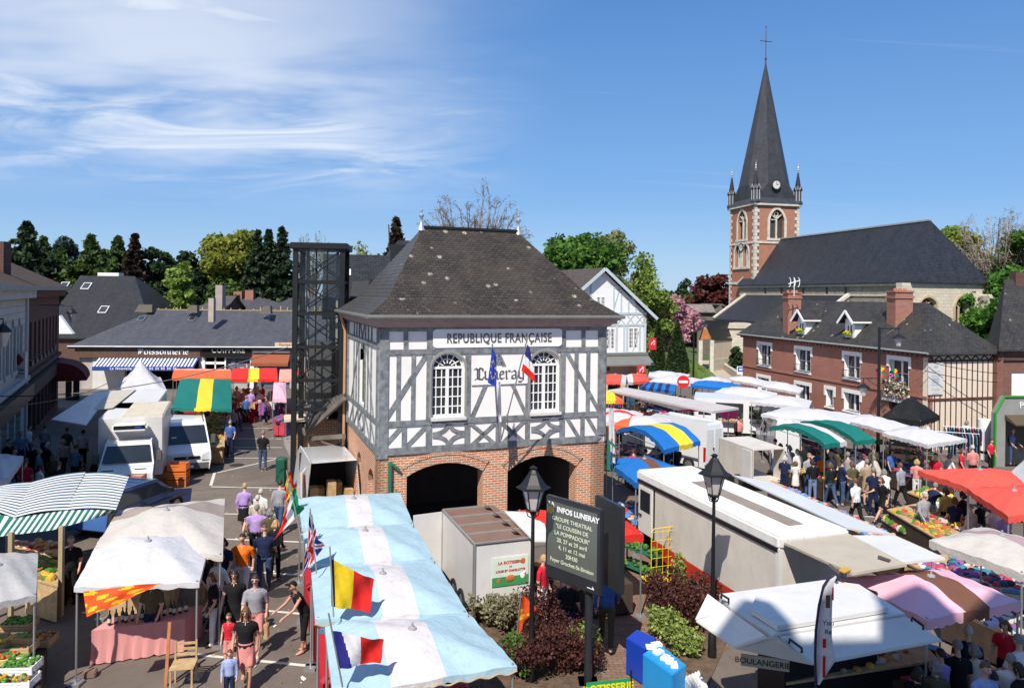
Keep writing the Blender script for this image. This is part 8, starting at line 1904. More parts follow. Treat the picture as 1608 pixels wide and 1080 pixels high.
for k in range(15):
 p=tl.lerp(tr_,k/14*.94)+Vector((0,.15+.04*(k%3),0));t=empty('wine_bottle',p,0,'dark wine bottle with pale label in the row on the pink table','bottle','wine bottles on the pink table');mb=MB();mb.lathe([(.038,0),(.038,.19),(.014,.24),(.014,.31)],n=10);mb.build('glass',GB,t,smooth=True);mb=MB();mb.lathe([(.0395,.05),(.0395,.14)],n=10);mb.build('label',LB,t)
C=empty('bunting',G(160,935,2.2),0,'orange-red and gold patterned cloth hanging under the wine stall canopy','banner');o=Vector(C.location)
P=[G(*q)-o for q in((131,928,2.2),(253,914,2.2),(205,940,2.0),(136,968,1.8))];cloth_flag(C,P,[cloth('flag_orange2',(.78,.10,.02),.25,.04),FYE],lambda s,t:1 if math.sin(s*13+t*4)*math.sin(t*14)>.35 else 0,.04)
C=empty('wooden_easel',G(275,1076,0),.2,'tall wooden easel beside a pale slatted chair at the bottom edge','easel');mb=MB();mb.beam((-.18,0,0),(-.14,.1,1.25),.06,.04,(0,1,0));mb.build('upright',WOODO,C)
C=empty('wooden_chair',G(288,1078,0),.2,'pale wooden slatted chair at the bottom edge near the pink table','chair');
for x in(-.2,.2):
 for y in(-.2,.2):mb=MB();mb.beam((x,y,0),(x,y,.45 if y<0 else .85),.035,.035,(0,1,0));mb.build('leg',WOODL,C)
mb=MB();mb.box(-.23,.23,-.23,.23,.45,.47);mb.build('seat',WOODL,C);mb=MB();[mb.box(-.2,.2,.19,.205,z,z+.05)for z in(.55,.66,.77)];mb.build('backrest',WOODL,C)
for u,v,lab in((141,1062,'stone weight at the left foot of the wine stall'),(299,1048,'stone weight at the right foot of the wine stall')):
 t=empty('stone_weight',G(u,v,0),.3,lab,'weight','stone weights of the wine stall');mb=MB();mb.box(-.13,.13,-.1,.1,0,.14);mb.build('block',plain('weight_stone',(.20,.13,.10),.9),t,bevel=.02)
CR=[('orange wooden crate, left of the pair behind the blue car',249,748,.0),('orange wooden crate stacked on the left one behind the blue car',249,748,.32),('red crate, right of the pair behind the blue car',276,748,0),('red crate stacked on the right one behind the blue car',276,748,.32),('red crate on top of the right pile behind the blue car',276,748,.64)]
ORC=plain('orange_crate',(.62,.16,.03),.6,var=.2)
p1,p2=G(252,762,0),G(280,762,0)
for lab,u,v,z0 in CR:crate(0,0,z0,.15,.75,.6,.30,WOODO if 'orange' in lab else ORC,lab,P=p1 if u==249 else p2)
for k in range(5):crate(0,0,.26*k,.1,.62,.5,.24,WOODO,['bottom','second','third','fourth','top'][k]+' wooden crate of the tall stack between striped awning and blue car',P=G(212,800,0))
for u,v,z0,m,fl,lab in((28,1022,.8,WOODL,None,'empty pale crate with dark lettering at the left edge'),(32,1052,.75,WHITE,VEG[:2],'white crate of green seedlings at the left edge'),(28,1075,.6,WHITE,VEG,'white crate of lettuces at the bottom left corner'),(12,1040,.7,WHITE,VEG[:3],'white crate of herbs cut by the left photo edge'),(60,1010,.6,WOODL,VEG[2:],'open crate of roots right of the empty pale crate'),(30,985,.7,WOODL,VEG[:2],'crate of leafy greens just under the grey canopy')):
 crate(u,v,z0,.1,.62,.42,.16,m,lab,fl,u,n=70,fs=.045)
block('produce_bench','low timber bench carrying the vegetable crates at bottom left','bench',[(-40,1110),(62,1085),(75,1000),(-20,1000)],.58,.55,WOODD)
C,P,o=block('bollard','dark green litter bin beside the brick porch','bin',[(438,722),(447,722),(447,716),(438,716)],1.1,1.1,plain('bin_green',(.01,.09,.06),.5));mb=MB();mb.lathe([(.24,0),(.24,.9),(.26,.92),(.2,1.0)],(0,0,.12),12);mb.build('lid',plain('bin_green',(.01,.09,.06),.5),C,smooth=True)
for i,(u,v)in enumerate(((108,600),(120,600))):C,P,o=block('wheelie_bin',('dark wheelie bin with yellow lid beside the fishmonger','dark wheelie bin nearer the fishmonger wall')[i],'bin',[(u-5,v),(u+5,v),(u+5,v-4),(u-5,v-4)],1.3,1.25,BLACK,group='wheelie bins by the fishmonger');mb=MB();mb.prism([(p-o)*1.05 for p in P],(0,0,.06));mb.build('lid',FYE if i==0 else BLACK,C)
# planting beds
def shrub(name,label,u,v,w,h,leaf,seed,n,size,flat_=.8,z0=0,group='shrubs in the square\'s planting beds'):
 rng=np.random.default_rng(seed);p=G(u,v,0);C=empty(name,p,0,label,'shrub',group);P=[];mb=MB()
 for i in range(14):
  a=rng.uniform(0,6.28);r=w*rng.uniform(.1,.75);c=np.array([math.cos(a)*r,math.sin(a)*r*flat_,h*rng.uniform(.35,.8)]);mb.tube([(0,0,0),tuple(c*.6),tuple(c+[0,0,.1])],[.02,.012,.006],4)
  m=n//14;d=rng.normal(size=(m,3));d/=np.linalg.norm(d,axis=1)[:,None];P.append(c+d*rng.uniform(.2,1,m)[:,None]*np.array([w*.36,w*.36,h*.33]))
 P=np.concatenate(P);P=P[P[:,2]>.02];mb.build('stems',BARK,C);leaf_mesh('foliage',P,size,LF[leaf],C,rng)
SH=[('barberry_bush','reddish brown bush between lamp post and information board',866,1010,.9,1.3,'barb'),('barberry_bush','reddish brown bush low at the foot of the information board post',890,1055,.8,1.0,'barb'),('barberry_bush','dark reddish bush left of the information board post, at the bottom',838,1065,.9,1.0,'barb'),
('pale_stemmed_shrub','pale yellowish twiggy shrub behind the orange flag',800,992,.7,.9,'dry'),('pale_stemmed_shrub','second pale twiggy shrub against the white trailer front',765,985,.55,.8,'dry'),('green_shrub','bright green low shrub under the heraldic flag',815,1062,.5,.8,'lush'),('variegated_shrub','yellow-green shrub at the right foot of the information board',915,1052,.5,.9,'varie'),
('barberry_bush','large reddish bush right of the yellow wire cages',1062,965,.9,1.0,'barb'),('barberry_bush','reddish bush beside the raised wing of the winged sales trailer',1085,985,.9,1.1,'barb'),('variegated_shrub','yellow-green shrub left of the right lamp post',1092,930,.75,1.15,'varie'),('variegated_shrub','yellow-green shrub above the blue boxes',1040,1000,.6,.7,'varie'),('variegated_shrub','small yellow-green shrub near the egg trays',1070,1030,.5,.6,'varie'),
('green_shrub','bright green hedge plant along the truck, right of the lamp',1148,925,.9,1.0,'lush'),('green_shrub','lower bright green hedge plant close to the winged sales trailer',1175,938,.7,.8,'lush'),('barberry_bush','reddish bush behind the right lamp post',1110,965,.9,1.0,'barb'),('green_shrub','small green plant right behind the green slatted shelf',1005,862,.5,.6,'lush')]
for i,(nm,lab,u,v,w,h,lf)in enumerate(SH):shrub(nm,lab,u,v,w,h,lf,50+i,4200 if w>.7 else 2200,.045 if lf!='barb' else .036)
for px in(((735,1000),(760,960),(900,985),(945,1060),(930,1110),(740,1110)),((1010,960),(1040,905),(1110,890),(1220,935),(1150,990),(1110,1080),(1060,1040))):flat('soil_bed',[G(*p)for p in px],.03,SOIL)
IN_PLACE[0]=True
def roofline(pts,y0=-1.5):
 o=[]
 for u,v,z in pts:p=G(u,v,z);t=(p.y-y0)/-SUN_H.y;o.append((p.x+SUN_H.x*t,z+t*math.tan(SUN_EL)))
 return o
C=empty('tall_house',(3,-4,0),0,'tall brick house with chimneys standing behind the viewpoint, shading the bottom right','house')
RL=roofline([(1085,1085,0),(1108,1012,2.2),(1150,958,2.6),(1168,941,2.6),(1212,953,2.6),(1234,982,2.5),(1240,1012,2.4),(1380,1000,2.4),(1372,930,2.6),(1440,918,2.5),(1512,966,2.4),(1530,1000,1.0)])
mb=MB();mb.prism([Vector((RL[0][0]-.3,-1.5,0))]+[Vector((x,-1.5,z))for x,z in RL]+[Vector((RL[-1][0]+1.5,-1.5,RL[-1][1])),Vector((RL[-1][0]+1.5,-1.5,0))],(0,-6,0));mb.build('wall',BR_R,C)
IN_PLACE[0]=False
# people
from mathutils.kdtree import KDTree
SK=[plain('skin_light',(.58,.34,.25),.55,var=.06),plain('skin_tan',(.46,.25,.17),.55,var=.06)]
HR=dict(d=plain('hair_dark',(.025,.016,.012),.6),b=plain('hair_brown',(.12,.06,.03),.6),y=plain('hair_blond',(.42,.27,.12),.6),g=plain('hair_grey',(.20,.19,.18),.7),w=plain('hair_white',(.45,.44,.42),.7))
FC=dict(k=(.012,.012,.014),n=(.014,.022,.06),b=(.05,.12,.35),l=(.30,.38,.62),j=(.05,.09,.18),w=(.70,.70,.70),g=(.28,.28,.31),t=(.36,.27,.17),o=(.78,.17,.02),r=(.55,.02,.04),p=(.62,.25,.23),v=(.40,.27,.55),e=(.09,.08,.045),y=(.62,.52,.16),c=(.52,.46,.38),s=(.16,.22,.35),m=(.45,.05,.2),q=(.03,.25,.2))
def fab(c):return plain('fabric_'+c,FC[c],.85,var=.22,vs=5,spec=.15,bump=.2)
def person(label,u,v,at='head',h=1.70,yaw=0,top='k',bot='j',hair='b',style='short',legs='long',slv=.45,skin=0,pose='stand',build=1.0,acc='',shoes='k',arm=None,P=None,fine=None,seed=None):
 r=random.Random(seed if seed is not None else int(u*7+v));p=P or(G(u,v,h)if at=='head' else G(u,v,0));C=empty('person',(p.x,p.y,0),R(yaw),label,'person','people at the market');k=h/1.72
 far=p.y>22;vox=.030*k if far else .017*k
 if p.y>38:vox=.036
 Vs=[];Fs=[];Ms=[]
 M=[SK[skin],fab(top),fab(bot),fab(shoes)if shoes!='s' else SK[skin]]
 def ell(pts,rad,mat,n=10,ax=None):
  o=len(Vs);m=len(pts);prev=None
  for i,q in enumerate(pts):
   q=Vector(q);t=(Vector(pts[min(i+1,m-1)])-Vector(pts[max(i-1,0)])).normalized();a=Vector(ax)if ax else Vector((1,0,0));a=(a-t*a.dot(t));a=a.normalized()if a.length>.05 else Vector((0,1,0));b=t.cross(a)
   for j in range(n):th=6.2832*j/n;Vs.append(q+a*math.cos(th)*rad[i][0]+b*math.sin(th)*rad[i][1])
  for i in range(m-1):
   for j in range(n):Fs.append((o+i*n+j,o+i*n+(j+1)%n,o+(i+1)*n+(j+1)%n,o+(i+1)*n+j))
  Fs.append(tuple(o+j for j in range(n))[::-1]);Fs.append(tuple(o+(m-1)*n+j for j in range(n)));Ms.append((o,len(Vs),mat))
 def limb(a,b,ra,rb,mat,n=8,steps=5,f=1.0,bulge=.0):
  a,b=Vector(a),Vector(b);ell([a.lerp(b,i/steps)for i in range(steps+1)],[((ra+(rb-ra)*i/steps)*(1+bulge*math.sin(3.14*i/steps)),)*2 for i in range(steps+1)],mat,n)
 lean={'stand':.02,'walk':.06,'bend':.95,'stoop':.45,'stride':.15}[pose];B=build
 hip=Vector((0,0,.93));up=Vector((0,-math.sin(lean),math.cos(lean)));fw=Vector((0,-math.cos(lean),-math.sin(lean)))
 T=lambda x,y,z:hip+Vector((1,0,0))*x+fw*y+up*z
 if pose=='bend':hip.y+=.15
 ell([T(0,0,-.07),T(0,0,.0),T(0,0,.08)],[(.13*B,.10*B),(.160*B,.115*B),(.12*B,.09*B)],2)
 ell([T(0,0,.03),T(0,.0,.10),T(0,.005,.20),T(0,.01,.34),T(0,.0,.44),T(0,-.01,.50),T(0,-.01,.535)],[(.160*B,.125*B),(.152*B,.122*B),(.150*B,.118*B),(.178*B,.122*B),(.185*B,.108),(.13,.08),(.06,.06)],1,14)
 nk=T(0,.0,.50);hd=nk+Vector((0,-.03-lean*.10,.20-lean*.05));hd=hd if pose!='bend' else nk+Vector((0,-.18,.06))
 limb(nk,hd,.052,.048,0)
 o=len(Vs)
 for i in range(9):
  ph=math.pi*(i+.001)/8.002
  for j in range(12):
   th=6.2832*j/12;x=.075*math.sin(ph)*math.cos(th);y=.092*math.sin(ph)*math.sin(th);z=.110*math.cos(ph)
   if z<-.02:x*=1+z*2.8;y*=1+z*1.2
   Vs.append(hd+Vector((x,y-(.012 if z<0 else 0),z+.02)))
 for i in range(8):
  for j in range(12):Fs.append((o+i*12+j,o+(i+1)*12+j,o+(i+1)*12+(j+1)%12,o+i*12+(j+1)%12))
 Ms.append((o,len(Vs),0));limb(hd+Vector((0,-.088,.03)),hd+Vector((0,-.118,-.012)),.010,.017,0,6,2)
 for s in(-1,1):limb(hd+Vector((s*.074,.01,.03)),hd+Vector((s*.084,.018,-.02)),.014,.012,0,6,2)
 sw={'stand':r.uniform(-.06,.10),'walk':.30,'bend':.05,'stoop':.1,'stride':.55}[pose]
 for s in(-1,1):
  a=sw*s*(1 if r.random()<2 else 0);hp=hip+Vector((s*.088*B,0,-.04));kn=hp+Vector((s*.01,-math.sin(a)*.42-.02,-math.cos(a)*.42));b=a-(.35 if a<-.1 else .02)
  an=kn+Vector((0,-math.sin(b)*.40,-math.cos(b)*.40));an.z=max(an.z,.085)if a>=-.1 else max(an.z,.10)
  lc={'long':1.0,'capri':.75,'shorts':.45,'skirt':.2,'dress':.2}[legs];wide=1.15 if legs!='shorts' else 1.25
  if lc>=.5:limb(hp,kn,.092*B,.062*wide,2);
  else:limb(hp,hp.lerp(kn,.85),.095*B,.078*wide,2);limb(hp.lerp(kn,.7),kn,.062,.052,0)
  if lc==1:limb(kn,an,.062*wide,.056,2);limb(an,an-Vector((0,0,.03)),.04,.038,0)
  elif lc==.75:limb(kn,kn.lerp(an,.5),.064*wide,.058,2);limb(kn.lerp(an,.45),an,.050,.036,0)
  else:limb(kn,an,.052,.035,0,bulge=.22)
  ell([an+Vector((0,.05,-.035)),an+Vector((0,0,-.03)),an+Vector((0,-.08,-.048)),an+Vector((0,-.155,-.058))],[(.034,.034),(.042,.045),(.044,.034),(.030,.020)],3)
 if legs in('skirt','dress'):
  z1=-.42 if legs=='skirt' else-.50
  ell([hip+Vector((0,0,.08)),hip+Vector((0,0,-.08)),hip+Vector((0,0,z1*.6)),hip+Vector((0,0,z1))],[(.15*B,.12*B),(.185*B,.15*B),(.20*B,.175*B),(.215*B,.20*B)],2,14)
 for s in(-1,1):
  sh=T(s*.185*B,-.0,.44);am=(arm or{}).get(s)or{'stand':(r.uniform(-.1,.35),r.uniform(.12,.9)),'walk':(-s*.35,.5),'bend':(.75,.25),'stoop':(.7,.4),'stride':(-s*.6+.2,.6)}[pose]
  a1,a2=am;d1=Vector((s*.16,-math.sin(a1),-math.cos(a1))).normalized();el=sh+d1*.28;d2=Vector((s*.03-s*.12*a2,-math.sin(a1+a2),-math.cos(a1+a2))).normalized();wr=el+d2*.245
  limb(T(s*.12*B,0,.455),sh+d1*.03,.07,.062,1)
  if slv>.0:limb(sh,sh.lerp(el,min(1,slv*2)),.062*B**.5,.055,1)
  limb(sh.lerp(el,min(.97,slv*2-.12))if .05<slv<.5 else sh,el,.044,.038,0 if slv<.5 else 1)
  if slv>.55:limb(el,wr,.045,.036,1)
  else:limb(el,wr,.039,.026,0)
  limb(wr-d2*.02,wr+d2*.075,.030,.033,0,8,3);sd=Vector((0,1,0))if abs(d2.y)<.8 else Vector((1,0,0));sd=(sd-d2*sd.dot(d2)).normalized();cu=d2.cross(sd)*(-s)
  if not far:
   for q,L in zip((-.027,-.009,.009,.027),(.062,.078,.074,.058)):
    b0=wr+d2*.068+sd*q;limb(b0,b0+d2*L*.6,.0105,.010,0,6,2);limb(b0+d2*L*.6,b0+d2*L*.95+cu*.022,.010,.0085,0,6,2)
   limb(wr+d2*.025-sd*.026,wr+d2*.075-sd*.052,.012,.010,0,6,2)
  else:
   for q in(-.02,0,.02):limb(wr+d2*.06+sd*q,wr+d2*.13+sd*q*1.3+cu*.02,.016,.012,0,6,2)
  C['h%d'%s]=list(wr+d2*.08)
 me=bpy.data.meshes.new('body');me.from_pydata([tuple(q*k)for q in Vs],[],Fs);tmp=bpy.data.objects.new('tmp',me);COL.objects.link(tmp)
 bmm=bmesh.new();bmm.from_mesh(me);bmesh.ops.recalc_face_normals(bmm,faces=bmm.faces);bmm.to_mesh(me);bmm.free()
 rm=tmp.modifiers.new('skin','REMESH');rm.mode='VOXEL';rm.voxel_size=vox;rm.use_smooth_shade=True;sm_=tmp.modifiers.new('soft','SMOOTH');sm_.factor=.5;sm_.iterations=2
 bpy.context.view_layer.update();out=bpy.data.meshes.new_from_object(tmp.evaluated_get(bpy.context.evaluated_depsgraph_get()));bpy.data.objects.remove(tmp);out.name='body'
 kd=KDTree(len(Vs));idm=[0]*len(Vs)
 for a,b,m in Ms:
  for i in range(a,b):idm[i]=m
 for i,q in enumerate(Vs):kd.insert(q*k,i)
 kd.balance();out.materials.clear();[out.materials.append(m)for m in M]
 out.polygons.foreach_set('material_index',[idm[kd.find(f.center)[1]]for f in out.polygons])
 bo=bpy.data.objects.new('body',out);COL.objects.link(bo);bo.parent=C
 hk=hd*k;mb=MB()
 if style!='bald' or True:
  n=12;o=0;rows=7;R_=1.05;vs=[];low={'short':.56,'bald':.36,'long':.62,'bob':.62,'tail':.56,'cap':.5}[style]
  for i in range(rows):
   for j in range(n):
    th=6.2832*j/n;back=math.sin(th);ph=math.pi*low*i/(rows-1)*(1.0 if back>.1 else(.92 if back>-.45 else .66));jt=1+r.uniform(-.03,.03)
    vs.append((hk.x+.080*k*R_*jt*math.sin(ph)*math.cos(th),hk.y+.097*k*R_*jt*math.sin(ph)*math.sin(th)+.004,hk.z+.020*k+.112*k*R_*math.cos(ph)))
  mb.add(vs,[(i*n+j,(i+1)*n+j,(i+1)*n+(j+1)%n,i*n+(j+1)%n)for i in range(rows-1)for j in range(n)])
  if style in('long','bob','tail'):
   L={'long':.26,'bob':.12,'tail':.2}[style]*k
   for x in((-.05,-.02,.02,.05)if style!='tail' else(0,)):mb.tube([hk+Vector((x*k,.05,.05)),hk+Vector((x*1.3*k,.09,-.04)),hk+Vector((x*1.4*k,.085,-L*.6)),hk+Vector((x*1.2*k,.075,-L))],[.02,.036*k,.030*k,.012],7)
   if style!='tail':[mb.tube([hk+Vector((s*.07,-.02,.06)),hk+Vector((s*.088,.0,-.02)),hk+Vector((s*.08,.01,-L*.8))],[.02,.026,.012],6)for s in(-1,1)]
  mb.build('hair',HR[hair]if style!='cap' else fab('k'),C,smooth=True,fix=False)
  if style=='cap':mb=MB();mb.prism([hk+Vector((x,y,.07))for x,y in((-.07,-.08),(.07,-.08),(.05,-.17),(-.05,-.17))],(0,0,.012));mb.build('cap_peak',fab('k'),C)
 if not far:
  for s in(-1,1):
   mb=MB()
   if 'S' in acc:mb.ball(hk+Vector((s*.032,-.094,.028))*k*1,.022,8,5,sc=(1.1,.45,.8));mb.build('sunglasses_lens',BLACK,C)
   else:mb.ball(hk+Vector((s*.030,-.088,.028)),.009,6,4);mb.build('eye',BLACK,C)
  mb=MB();mb.ball(hk+Vector((0,-.092,-.045)),.02,8,4,sc=(1.1,.3,.3));mb.build('mouth',plain('lips',(.35,.10,.08),.5),C)
 out_=C
 for s in(-1,1):C['h%d'%s]=[q*k for q in C['h%d'%s]]
 def held(name,lab,cat,col,w,d_,hh,s,drop=.02):
  hp=Vector(C['h%d'%s]);mw=Matrix.Translation(C.location)@Matrix.Rotation(C.rotation_euler.z,4,'Z');q=mw@hp;o=empty(name,(q.x,q.y,q.z-hh-drop-.08),C.rotation_euler.z,lab,cat);mb=MB();mb.prism([(-d_/2,-w/2,0),(d_/2,-w/2,0),(d_*.4,w/2,0),(-d_*.4,w/2,0)],(0,0,hh));mb.build('bag',col,o,bevel=.02);mb=MB();mb.tube([(0,-w*.3,hh),(0,-w*.1,hh+.1),(0,w*.1,hh+.1),(0,w*.3,hh)],.006,5);mb.build('handle',col,o)
 if 'P' in acc:held('paper_bag','brown paper bag carried by the man in coral shorts','bag',WOODL,.26,.12,.34,1)
 if 'W' in acc:held('plastic_bag','white plastic bag of the '+' '.join(label.split()[:8]),'bag',WHITE,.28,.18,.32,1)
 if 'H' in acc:held('handbag','handbag of the '+' '.join(label.split()[:9]),'bag',plain('leather_brown',(.16,.05,.03),.5),.28,.10,.24,-1)
 for s in(-1,1):del C['h%d'%s]
 return C
PP=person;hd_='head'
PP('man in orange polo shirt and white trousers walking toward the camera',381.7,838,h=1.76,yaw=5,top='o',bot='w',hair='d',pose='walk',build=1.12,shoes='t')
PP('woman in loose black dress and sunglasses walking toward the camera',369,895,h=1.68,yaw=8,top='k',bot='k',hair='d',style='bob',legs='dress',pose='walk',acc='S',slv=.3,build=1.05)
PP('man in grey T-shirt and coral shorts with sunglasses, holding a paper bag',402,902,h=1.78,yaw=8,top='g',bot='p',hair='d',legs='shorts',pose='walk',acc='SP',shoes='g')
PP('young woman in black top and pink skirt with long hair and sunglasses',387,953,h=1.66,yaw=10,top='k',bot='p',hair='b',style='long',legs='skirt',pose='walk',acc='SH',slv=.3,shoes='s',skin=1)
PP('small girl in red top and pink shorts beside the young woman',360,963,h=1.18,yaw=0,top='r',bot='p',hair='b',style='tail',legs='shorts',slv=0,build=.9,shoes='w')
PP('small boy in light blue shirt at the bottom of the left aisle',361,1020,h=1.06,yaw=15,top='l',bot='n',hair='b',slv=1,build=.95)
PP('vendor in black vest leaning against the red clothed stall',479,905,h=1.66,yaw=-50,top='k',bot='k',hair='d',style='cap',legs='capri',pose='stoop',slv=0,skin=1,shoes='s')
PP('woman in lilac cardigan and black skirt walking away, with handbag',383.5,760,h=1.66,yaw=180,top='v',bot='k',hair='y',legs='skirt',pose='walk',slv=.9,acc='H')
PP('white haired woman in white top, farther of the two old women',409,769,h=1.58,yaw=175,top='w',bot='t',hair='w',slv=.9,build=1.1)
PP('old woman in cream top just before the purple shirt',404,779,h=1.56,yaw=185,top='c',bot='t',hair='w',slv=.9,build=1.15)
PP('man in grey T-shirt and jeans walking away near the open van',439,755.6,h=1.76,yaw=170,top='g',bot='j',hair='d',pose='walk',slv=.6)
PP('stout person in purple shirt seen from behind',403,794,h=1.66,yaw=182,top='v',bot='k',hair='g',build=1.3)
PP('man in navy shirt and jeans seen from behind',415.5,826,h=1.74,yaw=190,top='n',bot='j',hair='b',build=1.2,style='bald')
PP('blonde woman in dark clothes carrying a white bag past the Italian flag',432,818,h=1.64,yaw=170,top='k',bot='k',hair='y',style='bob',slv=.9,acc='W')
PP('woman in dark floral blouse left of the orange polo',352,846,h=1.66,yaw=0,top='n',bot='k',hair='d',style='bob')
PP('man in black T-shirt and jeans walking away alone',413,677,h=1.76,yaw=178,top='k',bot='j',hair='g',build=1.1,pose='stand')
PP('person in brown trousers and dark shirt beside the wine stall pole',321,862,h=1.74,yaw=80,top='k',bot='t',hair='d',build=1.1)
PP('person in dark jacket half hidden behind the wine stall',330,838,h=1.7,yaw=100,top='k',bot='n',hair='b')
PP('wine seller in green shirt standing behind the bottles',240,905,h=1.7,yaw=0,top='e',bot='n',hair='d')
L_=[('blue shirted man with black trousers walking away in the far aisle',386.5,622,'b','k','g',180),('woman in white top in the far aisle',372,607,'w','p','b',10),('woman in pink top in the far aisle',383,610,'p','j','b',0),('man in tan jacket in the far aisle',390,603,'t','n','g',30),('child in white top in the far aisle',377,618,'w','n','y',0),('shopper in red by the red clothed table',413,604,'r','k','d',-40),('shopper in black by the clothes rail',419,622,'k','k','d',-60),('person in blue under the green-yellow canopy',356,650,'s','b','d',90),('person in grey in the shade right of the green-yellow canopy',366,640,'g','k','d',180),('shopper in cream near the hairdresser window',402,600,'c','j','y',60),
('man in blue shirt in the shade of the left street',32,678,'s','n','g',60),('person in grey hoodie in the left shade',60,706,'s','k','g',120),('bald man in dark shirt in the left shade',52,696,'k','k','g',200),('woman with grey hair near the truck flap',74,695,'k','e','w',150),('person in cream trousers under the truck flap',105,672,'e','t','b',180),('person in white shirt under the truck flap',130,676,'w','k','d',180),('person in grey shirt left of the truck flap post',70,668,'g','n','b',190),('person in dark clothes beneath the left shop signs',14,690,'k','n','d',60),('shopper in black near the striped awning back edge',92,726,'k','k','b',180),('shopper in light shirt at the far left shops',45,668,'w','j','d',100)]
for lab,u,v,t,b,hr,yw in L_:PP(lab,u,v,h=1.7 if 'child' not in lab else 1.2,yaw=yw,top=t,bot=b,hair=hr,style='bob' if 'woman' in lab else 'short')
R_L=[('grey haired woman in pale top at the box trailer corner',1240.5,700,'g','k','g',190,'stand','long',1.64),('woman in navy top looking at the table by the box trailer',1232,716,'n','n','w',150,'stand','capri',1.6),('woman in white blouse behind the girl in white',1253,706,'w','w','g',200,'stand','capri',1.62),('girl in short white dress beside her mother',1249.5,725,'w','w','b',180,'stand','dress',1.3),('man in tan jacket and jeans looking away',1262.5,697,'t','j','y',190,'stand','long',1.76),('woman in black and white jacket and pale jeans, back turned',1276.5,722,'k','s','d',180,'stand','long',1.64),('woman in orange top looking at the green stall',1293,712,'o','k','y',170,'stand','long',1.66),('grey haired man in charcoal shirt at the green stall',1306,711,'g','k','w',180,'stand','long',1.74),('woman in black jacket and jeans next to the grey haired man',1305,727,'k','j','b',185,'walk','long',1.66),('tall man in grey T-shirt at the plant racks',1332,711,'g','k','g',180,'stand','long',1.8),('man in white T-shirt and cap bending over the racks',1338,708,'w','j','d',150,'stoop','long',1.6),('woman in olive jacket and jeans walking away',1339.5,725,'e','j','b',180,'walk','long',1.66),('man in khaki shirt and khaki shorts, back turned',1362,722,'t','t','g',180,'stand','shorts',1.78),('man in white T-shirt and cap walking in front of the shoppers',1345,752,'w','k','b',200,'walk','long',1.74),('woman in beige cardigan reaching over the plants',1381,714,'c','c','g',-140,'stoop','long',1.62),('woman in short black dress striding across the market',1387.6,749,'k','k','b',-75,'stride','dress',1.68),('woman in checked white shirt bending behind the black dress',1392,737,'w','n','g',170,'stoop','long',1.6),('stout man in navy sweater bending over the plants with a white bag',1462,757,'n','t','g',120,'stoop','long',1.66),('woman in yellow jacket and black shorts',1486,767,'y','k','b',190,'stand','shorts',1.66),('dark haired woman in black top and white trousers',1513,773,'k','w','d',200,'stand','long',1.68),('person in beige coat seen from behind under the red canopy',1526,793,'c','t','g',200,'stand','long',1.6),('person in white top by the near red canopy',1560,793,'w','n','g',190,'stand','long',1.66),('person in mauve top at the end of the red canopy',1578,803,'v','k','d',180,'stand','long',1.6),('red haired woman in red top reading by the hanging clothes',1510,705,'r','r','b',40,'stand','long',1.62),('woman in patterned white blouse before the half-timbered wall',1517.5,661,'w','k','g',120,'stand','long',1.66),('man in checked shirt in front of the kiosk',1589,674,'s','j','w',30,'stand','long',1.74),('person in red sitting area near the white column',1556,690,'r','k','d',20,'stand','long',1.5),('vendor in white shirt under the black tent',1457,662,'w','k','d',60,'stand','long',1.74),
('vendor in blue jeans under the blue-yellow canopy',1045,700,'n','j','d',180,'stand','long',1.74),('person in white shirt under the blue-yellow canopy',1014,706,'w','k','d',170,'stand','long',1.66),('person in black behind the blue-yellow canopy',1063,698,'k','n','d',200,'stand','long',1.72),('shopper in red between the blue canopies',995,706,'m','k','b',180,'stand','long',1.62),('shopper in white beside the magenta wagon',1023,650,'w','k','b',180,'stand','long',1.7),('shopper in lilac by the magenta wagon',1000,640,'v','k','y',180,'stand','long',1.66),('shopper in grey near the yellow-orange canopy',980,636,'g','n','d',170,'stand','long',1.7),('shopper in cream near the bank house',962,612,'c','n','b',0,'stand','long',1.66),('shopper in black near the bank house door',972,606,'k','n','b',0,'stand','long',1.72),('shopper in pink under the white canopy by the hanging clothes',1160,655,'p','k','b',170,'stand','long',1.66),('vendor in teal shirt beneath the dark green canopy',1290,700,'q','k','d',10,'stand','long',1.72),('shopper in brown jacket in the racks below the white canopy',1372,700,'e','k','d',190,'stand','long',1.7),
('grey haired man in black shirt standing by the trailer counter',1505,1008,'k','k','g',175,'stand','long',1.74),('grey haired woman in beige top beside the man in black',1532,1014,'c','t','g',190,'stand','long',1.62),('old man in white shirt and braces at the bottom right',1588,1030,'w','n','g',150,'stand','long',1.7),('man in pale blue shirt at the right photo edge',1602,1000,'w','j','g',190,'stand','long',1.76),('person in red top and teal cap at the bottom edge',1562,1058,'r','k','d',170,'stand','long',1.55),('woman in dark clothes under the raised trailer panels',1440,1050,'k','k','d',120,'stand','long',1.6),('shopper in mauve top behind the black shirted man',1480,1022,'v','k','d',200,'stand','long',1.6)]
for lab,u,v,t,b,hr,yw,ps,lg,h in R_L:PP(lab,u,v,h=h,yaw=yw,top=t,bot=b,hair=hr,style='bob' if('woman' in lab or 'girl' in lab)else 'short',pose=ps,legs=lg,slv=.9 if('jacket' in lab or 'coat' in lab)else .45,acc='W' if 'white bag' in lab else '')
PP('man in blue shirt and brown trousers walking away behind the information board',952,1018,at='feet',h=1.78,yaw=170,top='b',bot='e',hair='g',slv=.9,pose='walk',shoes='t',build=1.1)
PP('person in red checked shirt beside the rotisserie trailer',852,872,h=1.66,yaw=60,top='r',bot='w',hair='y')
PP('shopper in dark jacket behind the information board',893,905,h=1.66,yaw=160,top='k',bot='n',hair='d')
